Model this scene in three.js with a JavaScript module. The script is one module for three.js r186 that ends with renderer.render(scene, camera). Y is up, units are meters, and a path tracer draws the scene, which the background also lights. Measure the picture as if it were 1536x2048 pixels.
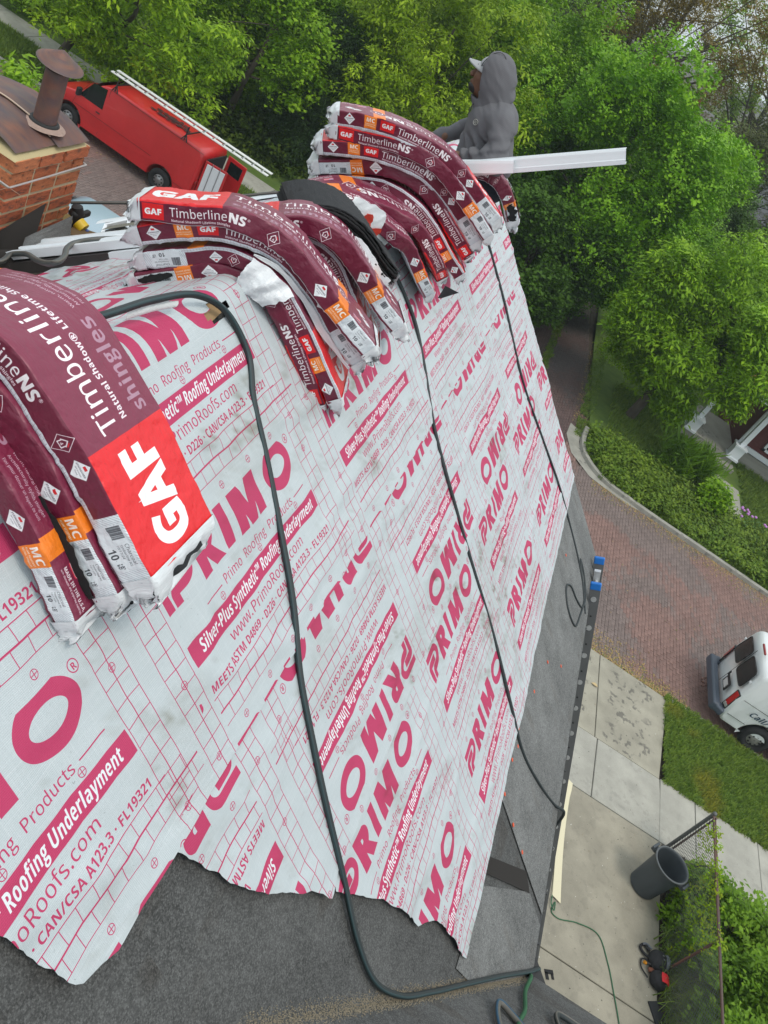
import * as THREE from 'three';
import { mergeGeometries, toCreasedNormals } from 'three/addons/utils/BufferGeometryUtils.js';
import { RoundedBoxGeometry } from 'three/addons/geometries/RoundedBoxGeometry.js';

// ---------------------------------------------------------------- camera, sky, sun, exposure
// the photographer stands on the side wing of the roof; the lens is the origin, the street lies 10.4 m below it
const scene = new THREE.Scene();
const camera = new THREE.PerspectiveCamera(62.29, 0.75, 0.05, 600);
camera.matrixAutoUpdate = true;
camera.up.set(-0.55247, 0.67908, -0.48335);
camera.lookAt(0.03396, -0.56106, -0.82708);
const renderer = new THREE.WebGLRenderer({ antialias: true });
renderer.toneMapping = THREE.LinearToneMapping;
renderer.toneMappingExposure = 1.1;
renderer.shadowMap.enabled = true;
const GY = -10.4;                                   // height of the street

{ // bright overcast sky: a little brighter overhead, soft cloud banks
  const W = 512, H = 256, data = new Float32Array(W * H * 4);
  for (let j = 0; j < H; j++) for (let i = 0; i < W; i++) {
    const up = ((j + 0.5) / H - 0.5) * Math.PI, a = (i / W) * Math.PI * 2, y = Math.sin(up);
    const c = 0.06 * Math.sin(a * 3 + y * 5) * Math.sin(a * 5 - y * 9 + 1) + 0.05 * Math.sin(a * 7 + y * 14);
    const l = (0.76 + 0.42 * Math.max(0, y)) * (1 + c * (y > 0 ? 1 : 0));
    const o = (j * W + i) * 4;
    data[o] = l * 0.92; data[o + 1] = l * 1.0; data[o + 2] = l * 1.05; data[o + 3] = 1;
  }
  const t = new THREE.DataTexture(data, W, H, THREE.RGBAFormat, THREE.FloatType);
  t.mapping = THREE.EquirectangularReflectionMapping; t.magFilter = THREE.LinearFilter; t.needsUpdate = true;
  scene.background = t; scene.environment = t;
}
const sun = new THREE.DirectionalLight(0xfff4e6, 1.1);
sun.position.set(14, 40, 2); sun.target.position.set(0, -6, -10);
sun.castShadow = true; sun.shadow.radius = 30; sun.shadow.mapSize.set(2048, 2048);
Object.assign(sun.shadow.camera, { left: -40, right: 40, top: 40, bottom: -40, near: 1, far: 140 });
scene.add(sun, sun.target);
scene.fog = new THREE.FogExp2(0xc9d8dc, 0.0007);

// ---------------------------------------------------------------- helpers
function rng(seed) { let a = seed >>> 0; return () => { a = (a + 0x6d2b79f5) | 0; let t = Math.imul(a ^ (a >>> 15), 1 | a); t = (t + Math.imul(t ^ (t >>> 7), 61 | t)) ^ t; return ((t ^ (t >>> 14)) >>> 0) / 4294967296; }; }
const R0 = rng(7);
const lerp = (a, b, t) => a + (b - a) * t, clamp = (x, a, b) => Math.min(b, Math.max(a, x)), smooth = (a, b, x) => { const t = clamp((x - a) / (b - a), 0, 1); return t * t * (3 - 2 * t); };
function hash(x, y, z) { let h = Math.imul(x, 374761393) ^ Math.imul(y, 668265263) ^ Math.imul(z, 2147483647 ^ 0x5bd1e995); h = Math.imul(h ^ (h >>> 13), 1274126177); return ((h ^ (h >>> 16)) >>> 0) / 4294967296; }
function vnoise(x, y, z = 0, P = 0) {               // value noise, periodic in x and y when P is given
  const xi = Math.floor(x), yi = Math.floor(y), zi = Math.floor(z), fx = x - xi, fy = y - yi, fz = z - zi;
  const u = fx * fx * (3 - 2 * fx), v = fy * fy * (3 - 2 * fy), w = fz * fz * (3 - 2 * fz), m = (a) => (P ? ((a % P) + P) % P : a);
  const c = (a, b, d) => hash(m(xi + a), m(yi + b), zi + d);
  return lerp(lerp(lerp(c(0, 0, 0), c(1, 0, 0), u), lerp(c(0, 1, 0), c(1, 1, 0), u), v), lerp(lerp(c(0, 0, 1), c(1, 0, 1), u), lerp(c(0, 1, 1), c(1, 1, 1), u), v), w);
}
function fbm(x, y, z = 0, oct = 4, P = 0) { let s = 0, a = 0.5, n = 0; for (let i = 0; i < oct; i++) { s += a * vnoise(x, y, z + i * 17, P); n += a; a *= 0.5; x *= 2; y *= 2; if (P) P *= 2; } return s / n; }

const used = {};
function numbered(n) { const k = (used[n] = (used[n] ?? -1) + 1); return k ? n + '_' + String(k).padStart(3, '0') : n; }
function tag(o, label, category, group, kind) { if (label) o.userData.label = label; if (category) o.userData.category = category; if (group) o.userData.group = group; if (kind) o.userData.kind = kind; return o; }
function shade(o) { o.traverse((m) => { if (m.isMesh) { m.castShadow = true; m.receiveShadow = true; } }); return o; }
function thing(name, label, category, p = [0, 0, 0], ry = 0, group) { const g = new THREE.Group(); g.name = numbered(name); g.position.set(...p); g.rotation.y = ry; scene.add(g); return tag(g, label, category, group); }
function part(name, geo, m, parent, p, r) {
  const o = new THREE.Mesh(Array.isArray(geo) ? merge(geo) : geo, m); o.name = parent ? name : numbered(name); o.castShadow = o.receiveShadow = true;
  if (p) o.position.set(...p); if (r) o.rotation.set(...r); (parent ?? scene).add(o); return o;
}
function structure(name, geo, m) { return tag(part(name, geo, m), null, null, null, 'structure'); }
function merge(list) {
  const keep = list.map((g) => { g = g.index ? g.toNonIndexed() : g; for (const k of Object.keys(g.attributes)) if (!['position', 'normal', 'uv', 'color'].includes(k)) g.deleteAttribute(k); return g; });
  const col = keep.some((g) => g.attributes.color);
  for (const g of keep) { if (!g.attributes.uv) g.setAttribute('uv', new THREE.BufferAttribute(new Float32Array(g.attributes.position.count * 2), 2)); if (!col) g.deleteAttribute('color'); }
  return mergeGeometries(keep);
}
const at = (g, x = 0, y = 0, z = 0, rx = 0, ry = 0, rz = 0) => g.applyMatrix4(new THREE.Matrix4().makeRotationFromEuler(new THREE.Euler(rx, ry, rz)).setPosition(x, y, z));
const box = (w, h, d, x = 0, y = 0, z = 0, ry = 0, rx = 0, rz = 0) => at(new THREE.BoxGeometry(w, h, d), x, y, z, rx, ry, rz);
const rbox = (w, h, d, r, x = 0, y = 0, z = 0, ry = 0, rx = 0, rz = 0, s = 2) => at(new RoundedBoxGeometry(w, h, d, s, r), x, y, z, rx, ry, rz);
const V = (x, y, z) => new THREE.Vector3(x, y, z);
function bar(a, b, w, h = w) {                        // a square bar between two points
  const A = V(...a), B = V(...b), d = B.clone().sub(A), L = d.length(), g = new THREE.BoxGeometry(w, h, L);
  const m = new THREE.Matrix4().lookAt(B, A, Math.abs(d.y / L) > 0.95 ? V(1, 0, 0) : V(0, 1, 0)); m.setPosition(A.add(B).multiplyScalar(0.5)); return g.applyMatrix4(m);
}
function rod(a, b, r0, r1 = r0, n = 8) {
  const A = V(...a), B = V(...b), d = B.clone().sub(A), g = new THREE.CylinderGeometry(r1, r0, d.length(), n, 1);
  g.applyQuaternion(new THREE.Quaternion().setFromUnitVectors(V(0, 1, 0), d.clone().normalize())); return g.translate(...A.add(B).multiplyScalar(0.5).toArray());
}
const tube = (pts, r, seg = 120, n = 8, closed = false) => new THREE.TubeGeometry(new THREE.CatmullRomCurve3(pts.map((p) => V(...p)), closed, 'centripetal'), seg, r, n, closed);
function grid(nu, nv, fn, uvfn, colfn) {             // a sheet of (nu x nv) cells: fn(u, v) -> [x, y, z]
  const P = [], T = [], I = [], C = [];
  for (let j = 0; j <= nv; j++) for (let i = 0; i <= nu; i++) { const u = i / nu, v = j / nv; P.push(...fn(u, v)); T.push(...(uvfn ? uvfn(u, v) : [u, v])); if (colfn) C.push(...colfn(u, v)); }
  for (let j = 0; j < nv; j++) for (let i = 0; i < nu; i++) { const a = j * (nu + 1) + i, b = a + 1, c = a + nu + 1, d = c + 1; I.push(a, b, d, a, d, c); }
  const g = new THREE.BufferGeometry(); g.setAttribute('position', new THREE.Float32BufferAttribute(P, 3)); g.setAttribute('uv', new THREE.Float32BufferAttribute(T, 2));
  if (colfn) g.setAttribute('color', new THREE.Float32BufferAttribute(C, 3)); g.setIndex(I); g.computeVertexNormals(); return g;
}
function canvas(w, h) { const c = document.createElement('canvas'); c.width = w; c.height = h; return [c, c.getContext('2d')]; }
function ctex(c, rep = [1, 1], srgb = true) { const t = new THREE.CanvasTexture(c); if (srgb) t.colorSpace = THREE.SRGBColorSpace; t.wrapS = t.wrapT = THREE.RepeatWrapping; t.repeat.set(...rep); t.anisotropy = 8; return t; }
function ntex(n, fn, rep = [1, 1]) {                  // grey data texture from fn(x, y) in 0..1
  const d = new Uint8Array(n * n * 4); for (let j = 0; j < n; j++) for (let i = 0; i < n; i++) { const v = clamp(fn(i / n, j / n), 0, 1) * 255; d.set([v, v, v, 255], (j * n + i) * 4); }
  const t = new THREE.DataTexture(d, n, n); t.magFilter = t.minFilter = THREE.LinearFilter; t.wrapS = t.wrapT = THREE.RepeatWrapping; t.repeat.set(...rep); t.needsUpdate = true; return t;
}
function coltex(n, fn, rep = [1, 1]) {                // sRGB data texture from fn(x, y) -> linear [r, g, b]
  const e = (c) => 255 * (c <= 0.0031308 ? 12.92 * c : 1.055 * Math.pow(clamp(c, 0, 1), 1 / 2.4) - 0.055), d = new Uint8Array(n * n * 4);
  for (let j = 0; j < n; j++) for (let i = 0; i < n; i++) { const c = fn(i / n, j / n); d.set([e(c[0]), e(c[1]), e(c[2]), 255], (j * n + i) * 4); }
  const t = new THREE.DataTexture(d, n, n); t.colorSpace = THREE.SRGBColorSpace; t.magFilter = t.minFilter = THREE.LinearFilter; t.wrapS = t.wrapT = THREE.RepeatWrapping; t.repeat.set(...rep); t.needsUpdate = true; return t;
}
const lin = (r, g, b) => new THREE.Color().setRGB(r, g, b);
const std = (c, rough = 0.8, o = {}) => new THREE.MeshStandardMaterial({ color: Array.isArray(c) ? lin(...c) : c, roughness: rough, ...o });
function worldUV(g, s = 1, ax = 0, az = 2) { const p = g.attributes.position, u = new Float32Array(p.count * 2); for (let i = 0; i < p.count; i++) { u[2 * i] = p.getComponent(i, ax) / s; u[2 * i + 1] = p.getComponent(i, az) / s; } g.setAttribute('uv', new THREE.BufferAttribute(u, 2)); return g; }
function boxUV(g, s = 1) {                            // uv in metres by the face's main direction
  g = g.index ? g.toNonIndexed() : g; const p = g.attributes.position, n = g.attributes.normal, u = new Float32Array(p.count * 2);
  for (let i = 0; i < p.count; i++) { const a = [Math.abs(n.getX(i)), Math.abs(n.getY(i)), Math.abs(n.getZ(i))], k = a.indexOf(Math.max(...a)); u[2 * i] = (k === 0 ? p.getZ(i) : p.getX(i)) / s; u[2 * i + 1] = (k === 1 ? p.getZ(i) : p.getY(i)) / s; }
  g.setAttribute('uv', new THREE.BufferAttribute(u, 2)); return g;
}

// ---------------------------------------------------------------- roof geometry (10/12 pitch)
const XR = -0.829, YR = -1.45, PITCH = 0.838, LEN = Math.hypot(1, PITCH), DX = 1 / LEN, DY = PITCH / LEN, EAVE_S = 4.08, GABLE = -7.44, ZV = -2.93;
const front = (s, z, o = 0) => [XR + DX * s + DY * o, YR - DY * s + DX * o, z];     // slope to the right: s metres below the ridge, o proud of it
const back = (s, z, o = 0) => [XR - DX * s - DY * o, YR - DY * s + DX * o, z];      // slope to the left
const XE = XR + DX * EAVE_S, YE = YR - DY * EAVE_S;
const wing = (x, z, o = 0) => [x, YE + PITCH * (z - ZV) + o * 1.305, z];            // slope of the side wing, its eave along x
// ---------------------------------------------------------------- printed wrapper of the shingle bundles (one sheet: top, two long sides, white film)
const AW = 2048, AH = 1216, AT = { top: [0, 690], A: [700, 860], B: [870, 1030], white: [1040, 1206] };
const MAROON = '#6a1733', MAROON_T = '#7b2340', RED = '#e0131c', ORANGE = '#f58220', PLASTIC = '#dfe6ea';
const FONT = 'Arial';
function houseMark(g, x, y, s, turn = 0, col = '#e9dfe2') { // outlined diamond with a little gabled house
  g.save(); g.translate(x, y); g.rotate(turn); g.strokeStyle = col; g.lineWidth = s * 0.05;
  g.beginPath(); g.moveTo(0, -s); g.lineTo(s * 0.72, 0); g.lineTo(0, s); g.lineTo(-s * 0.72, 0); g.closePath(); g.stroke();
  g.lineWidth = s * 0.09; g.beginPath(); g.moveTo(-s * 0.34, -s * 0.02); g.lineTo(0, -s * 0.42); g.lineTo(s * 0.34, -s * 0.02); g.moveTo(-s * 0.26, -s * 0.1); g.lineTo(-s * 0.26, s * 0.32); g.lineTo(s * 0.26, s * 0.32); g.lineTo(s * 0.26, -s * 0.1); g.stroke();
  g.strokeStyle = '#d8232a'; g.beginPath(); g.moveTo(s * 0.16, -s * 0.42); g.lineTo(s * 0.4, -s * 0.14); g.stroke();
  g.fillStyle = col; g.font = `bold ${s * 0.36}px ${FONT}`; g.textAlign = 'center'; g.fillText('4', 0, s * 0.24); g.restore();
}
function guardMark(g, x, y, s, turn = 0) {             // white diamond badge with a small red block and fine print
  g.save(); g.translate(x, y); g.rotate(turn); g.fillStyle = '#eef1f3'; g.beginPath(); g.moveTo(0, -s); g.lineTo(s * 0.95, 0); g.lineTo(0, s); g.lineTo(-s * 0.95, 0); g.closePath(); g.fill();
  g.strokeStyle = '#5c3944'; g.lineWidth = s * 0.03; g.stroke(); g.fillStyle = '#d8232a'; g.fillRect(-s * 0.2, -s * 0.6, s * 0.4, s * 0.26);
  g.fillStyle = '#454a55'; g.font = `bold ${s * 0.24}px ${FONT}`; g.textAlign = 'center'; g.fillText('STAINGUARD', 0, s * 0.02, s * 1.4); g.font = `${s * 0.15}px ${FONT}`; g.fillText('algae protection', 0, s * 0.25, s); g.fillText('limited', 0, s * 0.45); g.restore();
}
function gaf(g, x, y, w, h, fs) { g.fillStyle = RED; g.fillRect(x, y, w, h); g.fillStyle = '#f2f4f5'; g.textAlign = 'center'; g.textBaseline = 'middle'; g.font = `bold ${fs}px ${FONT}`; g.save(); g.translate(x + w / 2, y + h / 2); g.scale(1.05, 1); g.lineWidth = fs * 0.05; g.strokeStyle = '#f2f4f5'; g.fillText('GAF', 0, 0); g.strokeText('GAF', 0, 0); g.restore(); g.textBaseline = 'alphabetic'; }
function brand(g, x, y, fs, sx = 1) { g.save(); g.translate(x, y); g.scale(sx, 1); g.fillStyle = '#f0ecee'; g.textAlign = 'left'; g.font = `${fs}px ${FONT}`; g.fillText('Timberline', 0, 0); const w = g.measureText('Timberline').width; g.font = `bold ${fs * 1.04}px ${FONT}`; g.fillText('NS', w + fs * 0.03, 0); g.strokeStyle = '#f0ecee'; g.lineWidth = fs * 0.045; g.strokeText('NS', w + fs * 0.03, 0); const w2 = g.measureText('NS').width; g.font = `${fs * 0.28}px ${FONT}`; g.fillText('®', w + w2 + fs * 0.06, -fs * 0.5); g.restore(); }
function mcBlock(g, x, y, w, h) { g.fillStyle = ORANGE; g.fillRect(x, y, w, h); g.fillStyle = '#fbf3ea'; g.textAlign = 'center'; g.font = `bold ${h * 0.46}px ${FONT}`; g.fillText('MC', x + w / 2, y + h * 0.5, w * 0.86); g.font = `${h * 0.11}px ${FONT}`; g.fillText('ALGAE RESISTANT', x + w / 2, y + h * 0.68, w * 0.86); g.fillText('METRIC SHINGLES', x + w / 2, y + h * 0.82, w * 0.86); }
function hatch(g, x0, y0, w, h, step = 15) { g.save(); g.beginPath(); g.rect(x0, y0, w, h); g.clip(); g.strokeStyle = '#b4bdc4'; g.lineWidth = 3.2; for (let k = -h; k < w; k += step) { g.beginPath(); g.moveTo(x0 + k, y0 + h); g.lineTo(x0 + k + h * 0.8, y0); g.stroke(); } g.restore(); }
function label10(g, x, y, w, h) {                      // white end panel: bar code, shade name, lot 10
  g.fillStyle = PLASTIC; g.fillRect(x, y, w, h); hatch(g, x, y, w, h); g.fillStyle = PLASTIC; g.fillRect(x + w * 0.12, y + h * 0.08, w * 0.66, h * 0.84);
  const r = rng(5); g.fillStyle = '#3a3f46'; for (let k = 0; k < 30; k++) { const a = r() * 4 + 1; g.fillRect(x + w * 0.14 + k * w * 0.0062, y + h * 0.14, a * 0.55, h * 0.42); }
  g.font = `${h * 0.17}px ${FONT}`; g.textAlign = 'left'; g.fillText('Charcoal', x + w * 0.4, y + h * 0.26); g.font = `${h * 0.11}px ${FONT}`; g.fillText('Timberline NS', x + w * 0.4, y + h * 0.4); g.fillText('10/17/24', x + w * 0.4, y + h * 0.53); g.font = `bold ${h * 0.3}px ${FONT}`; g.fillText('10', x + w * 0.44, y + h * 0.84);
  for (let i = 0; i < 7; i++) for (let j = 0; j < 7; j++) if (r() < 0.5) g.fillRect(x + w * 0.66 + i * 4.2, y + h * 0.6 + j * 4.2, 4.2, 4.2);
}
function folds(g, y0, h, n, seed) {                     // dust and tar specks that cling to the film
  const r = rng(seed); for (let k = 0; k < n * 4; k++) { const s = 0.6 + r() * 2.0, cx = r(); g.fillStyle = r() < 0.6 ? `rgba(190,176,170,${0.4 * r()})` : `rgba(20,14,16,${0.55 * r()})`; g.fillRect((0.1 + 0.8 * cx) * AW + (r() - 0.5) * 300, y0 + r() * (h - 2), s, s); }
}
const wrapCanvas = (() => {
  const [c, g] = canvas(AW, AH); g.fillStyle = PLASTIC; g.fillRect(0, 0, AW, AH);
  const X = (u) => u * AW;
  // top face, near edge at the bottom of the drawing
  g.fillStyle = MAROON_T; g.fillRect(0, 0, AW, 690);
  g.fillStyle = RED; g.fillRect(0, 0, X(0.3), 690); g.fillStyle = '#f2f4f5'; g.textAlign = 'center'; g.font = `bold 270px ${FONT}`; g.save(); g.translate(X(0.15), 475); g.scale(0.98, 1.42); g.fillText('GAF', 0, 0); g.lineWidth = 16; g.strokeStyle = '#f2f4f5'; g.strokeText('GAF', 0, 0); g.restore();
  brand(g, X(0.315), 305, 185, 0.79); g.fillStyle = '#e9dfe4'; g.textAlign = 'left'; g.font = `bold 62px ${FONT}`; g.fillText('Natural Shadow® Lifetime Shingles', X(0.325), 400, X(0.4));
  g.fillStyle = '#a98093'; g.font = `bold 150px ${FONT}`; g.fillText('shingles', X(0.32), 590, X(0.22)); g.fillStyle = '#cbb3be'; g.font = `28px ${FONT}`; g.fillText('Warm, natural look of wood', X(0.56), 560, X(0.16)); g.fillText('Architecturally stylish shingles', X(0.56), 600, X(0.16)); g.fillText('Fini pour donner un aspect de bois', X(0.56), 640, X(0.16));
  g.fillStyle = ORANGE; g.fillRect(X(0.755), 0, X(0.062), 690); g.fillStyle = MAROON_T; g.beginPath(); g.moveTo(X(0.786), 190); g.lineTo(X(0.786) + 96, 330); g.lineTo(X(0.786), 470); g.lineTo(X(0.786) - 96, 330); g.closePath(); g.fill(); houseMark(g, X(0.786), 330, 134);
  guardMark(g, X(0.90), 250, 66, 0); guardMark(g, X(0.935), 335, 60, 0);
  for (let k = 0; k < 7; k++) { g.fillStyle = k % 2 ? '#e9b9c2' : '#d23a4c'; g.fillRect(X(0.85), 520 + k * 8, 92, 8); } g.fillStyle = '#b9a9c6'; g.fillRect(X(0.85), 520, 40, 30);
  g.fillStyle = '#e6dade'; g.font = `bold 34px ${FONT}`; g.textAlign = 'left'; g.fillText('MADE IN THE U.S.A.', X(0.85), 620, 270); g.font = `20px ${FONT}`; g.fillText('with domestic and imported materials', X(0.85), 645, 270);
  folds(g, 0, 690, 460, 11);
  // side A
  let [a, b] = AT.A, h = b - a; g.fillStyle = MAROON; g.fillRect(0, a, AW, h); g.fillStyle = RED; g.fillRect(0, a, X(0.3), h * 0.1); gaf(g, X(0.02), a + h * 0.14, X(0.075), h * 0.74, 62); brand(g, X(0.115), a + h * 0.66, 92, 0.93); g.fillStyle = '#e3d6da'; g.font = `bold 25px ${FONT}`; g.textAlign = 'left'; g.fillText('Natural Shadow® Lifetime Shingles', X(0.12), a + h * 0.88, X(0.28));
  houseMark(g, X(0.47), a + h * 0.5, h * 0.42); guardMark(g, X(0.7), a + h * 0.5, h * 0.42); mcBlock(g, X(0.765), a, X(0.065), h); label10(g, X(0.83), a, X(0.17), h * 0.86); folds(g, a, h, 220, 12);
  // side B: the long seam of the film runs along its lower edge
  [a, b] = AT.B; h = b - a; g.fillStyle = MAROON; g.fillRect(0, a, AW, h); guardMark(g, X(0.065), a + h * 0.4, h * 0.38); mcBlock(g, X(0.14), a, X(0.062), h * 0.78); gaf(g, X(0.222), a + h * 0.08, X(0.072), h * 0.6, 56); brand(g, X(0.31), a + h * 0.56, 88, 0.93); g.fillStyle = '#e3d6da'; g.font = `bold 24px ${FONT}`; g.textAlign = 'left'; g.fillText('Natural Shadow® Lifetime Shingles', X(0.315), a + h * 0.74, X(0.28));
  houseMark(g, X(0.655), a + h * 0.4, h * 0.38); guardMark(g, X(0.72), a + h * 0.4, h * 0.34); label10(g, X(0.83), a, X(0.17), h);
  g.fillStyle = '#cfd4da'; g.fillRect(0, a + h * 0.8, X(0.84), h * 0.2); g.strokeStyle = '#9a8d97'; g.lineWidth = 1.6; for (let k = 0; k < 74; k++) { g.beginPath(); g.moveTo(X(0.0115 * k), a + h * 0.82); g.lineTo(X(0.0115 * k) + 6, a + h * 0.97); g.stroke(); } g.beginPath(); g.moveTo(0, a + h * 0.9); g.lineTo(X(0.84), a + h * 0.9); g.stroke(); folds(g, a, h, 220, 13);
  [a, b] = AT.white; folds(g, a, b - a, 60, 14);
  return c;
})();
const crinkle = ntex(512, (x, y) => { let v = 0.5 + 0.13 * Math.sin((x * 5 + y * 3) * 6.2832 + 11 * fbm(x * 3, y * 3, 31, 4, 3)) * smooth(0.45, 0.7, fbm(x * 3, y * 3, 37, 3, 3)); for (let k = 0; k < 3; k++) { const f = 7 * (k + 1), n = fbm(x * f * 1 + 3 * k, y * f, k * 9, 3, f); v += (0.5 - Math.abs(n - 0.5) * 3) * (0.4 / (k + 1)); } return v * 0.7; }, [3, 2.2]);
const M = {};
M.wrap = new THREE.MeshPhysicalMaterial({ map: ctex(wrapCanvas), roughness: 0.42, bumpMap: crinkle, bumpScale: 0.006, clearcoat: 0.25, clearcoatRoughness: 0.3 });
M.film = new THREE.MeshPhysicalMaterial({ color: lin(0.78, 0.81, 0.83), roughness: 0.4, bumpMap: crinkle, bumpScale: 0.002, clearcoat: 0.2, clearcoatRoughness: 0.35 });
M.film.side = THREE.DoubleSide;
M.shingle = std([0.028, 0.030, 0.033], 0.95, { bumpMap: ntex(256, (x, y) => hash((x * 256) | 0, (y * 256) | 0, 3), [14, 6]), bumpScale: 0.0015 });
M.shingleDark = std([0.012, 0.012, 0.013], 0.9);

// ---------------------------------------------------------------- printed roofing underlayment: one repeat, 1.36 m along the roll, 0.63 m down
const UW = 1.36, UH = 0.63;
const primoCanvas = (() => {
  const W = 2048, H = 948, k = W / UW, [c, g] = canvas(W, H); g.fillStyle = '#b9c2c5'; g.fillRect(0, 0, W, H);
  const r = rng(21), INK = '#b93661';
  for (let i = 0; i < 5200; i++) { const v = 190 + r() * 55; g.strokeStyle = `rgba(${v},${v + 4},${v + 6},0.22)`; g.lineWidth = 1; if (r() < 0.5) { const x = r() * W, y = r() * H; g.beginPath(); g.moveTo(x, y); g.lineTo(x + 40 + r() * 160, y); g.stroke(); } else { const x = r() * W, y = r() * H; g.beginPath(); g.moveTo(x, y); g.lineTo(x, y + 30 + r() * 110); g.stroke(); } }
  g.save(); g.scale(k, k); g.strokeStyle = INK; g.fillStyle = INK; g.lineJoin = 'miter';
  const line = (x0, y0, x1, y1, w) => { g.lineWidth = w; g.beginPath(); g.moveTo(x0, y0); g.lineTo(x1, y1); g.stroke(); };
  // the big name: a P drawn as two nested roof strokes, then heavy letters
  g.lineWidth = 0.036; g.beginPath(); g.moveTo(0.018, 0.145); g.lineTo(0.018, 0.075); g.quadraticCurveTo(0.02, 0.058, 0.05, 0.058); g.lineTo(0.115, 0.058); g.stroke();
  g.beginPath(); g.moveTo(0.0, 0.014); g.lineTo(0.11, 0.014); g.bezierCurveTo(0.185, 0.014, 0.185, 0.098, 0.11, 0.098); g.lineTo(0.085, 0.098); g.quadraticCurveTo(0.064, 0.1, 0.064, 0.118); g.lineTo(0.064, 0.145); g.stroke();
  const big = (t, x, w, sk = 0) => { g.save(); g.font = '0.19px Arial'; g.font = 'bold 100px Arial'; const m = g.measureText(t).width; g.translate(x, 0.143); g.transform(w / m, 0, 0, 0.00196, 0, 0); g.fillText(t, 0, 0); g.lineWidth = 9; g.strokeText(t, 0, 0); g.restore(); };
  big('R', 0.195, 0.15); g.fillRect(0.383, -0.004, 0.052, 0.151); big('M', 0.465, 0.225);
  g.lineWidth = 0.047; g.beginPath(); g.ellipse(0.85, 0.071, 0.094, 0.062, 0, 0, 7); g.stroke();
  const txt = (t, x, y, w, fs, style = '', col = INK) => { g.save(); g.fillStyle = col; g.font = `${style} 100px Arial`; const m = g.measureText(t).width; g.translate(x, y); g.scale(w / m, fs / 100); g.fillText(t, 0, 0); g.restore(); };
  const ring = (x, y, q = 0.0125) => { g.lineWidth = 0.0022; g.beginPath(); g.arc(x, y, q, 0, 7); g.stroke(); line(x - q, y, x + q, y, 0.0022); line(x, y - q, x, y + q, 0.0022); };
  g.lineWidth = 0.003; g.beginPath(); g.arc(0.985, 0.02, 0.017, 0, 7); g.stroke(); txt('R', 0.977, 0.031, 0.017, 0.026, 'bold');
  line(0.16, 0.212, 0.27, 0.212, 0.004); line(0.86, 0.212, 0.97, 0.212, 0.004); txt('Primo  Roofing  Products', 0.29, 0.226, 0.55, 0.047);
  g.fillRect(0.0, 0.258, 1.02, 0.074); txt('Silver-Plus Synthetic™ Roofing Underlayment', 0.05, 0.314, 0.92, 0.06, 'italic bold', '#dfe6e8');
  txt('www.PrimoRoofs.com', 0.2, 0.386, 0.62, 0.056); txt('MEETS ASTM D4869 · D226 · CAN/CSA A123.3 · FL19321', 0.01, 0.442, 1.0, 0.042, 'bold');
  // courses of squares between the lines of print, and the two blocks of squares between names
  line(-0.01, 0.458, 1.06, 0.458, 0.0028); line(-0.05, 0.507, 1.2, 0.507, 0.0055); line(-0.05, 0.556, 1.2, 0.556, 0.0024);
  for (let i = 0; i < 19; i++) { line(0.02 + i * 0.062, 0.458, 0.02 + i * 0.062, 0.507, 0.0024); line(0.05 + i * 0.062, 0.507, 0.05 + i * 0.062, 0.556, 0.0024); }
  for (const x0 of [1.03, 1.225]) { for (const q of [0, 0.056, 0.112]) line(x0 + q, 0.0, x0 + q, 0.63, q === 0.056 ? 0.0034 : 0.0026); for (let j = 0; j < 10; j++) line(x0, 0.02 + j * 0.063, x0 + 0.112, 0.02 + j * 0.063, 0.0024); }
  for (let i = 0; i < 7; i++) ring(0.1 + i * 0.195, 0.592); for (let i = 0; i < 3; i++) ring(0.25 + i * 0.3, 0.24); ring(1.09, 0.11); ring(1.28, 0.33);
  g.restore();
  for (let i = 0; i < 5200; i++) { const q = r(); g.fillStyle = q < 0.7 ? `rgba(70,66,60,${0.05 + 0.25 * r()})` : `rgba(245,248,248,${0.2 * r()})`; const s = 0.5 + 1.6 * r() * r(); g.fillRect(r() * W, r() * H, s, s * (0.6 + r())); }
  for (let i = 0; i < 34; i++) { g.strokeStyle = `rgba(58,56,54,${0.25 + 0.3 * r()})`; g.lineWidth = 1 + r(); const x = r() * W, y = r() * H, a = r() * 6.3; g.beginPath(); g.moveTo(x, y); g.lineTo(x + 9 * Math.cos(a), y + 9 * Math.sin(a)); g.stroke(); }
  return c;
})();
const weave = ntex(512, (x, y) => 0.35 + 0.25 * (0.5 + 0.5 * Math.sin(x * 512 * 0.785)) + 0.25 * (0.5 + 0.5 * Math.sin(y * 512 * 0.785)) + 0.35 * (fbm(x * 8, y * 8, 2, 4, 8) - 0.5), [4, 2]);
M.under = new THREE.MeshPhysicalMaterial({ map: ctex(primoCanvas), roughness: 0.62, vertexColors: true, bumpMap: weave, bumpScale: 0.0016, side: THREE.DoubleSide });
M.underPlain = std([0.7, 0.72, 0.72], 0.6, { side: THREE.DoubleSide, bumpMap: crinkle, bumpScale: 0.002 });

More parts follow.
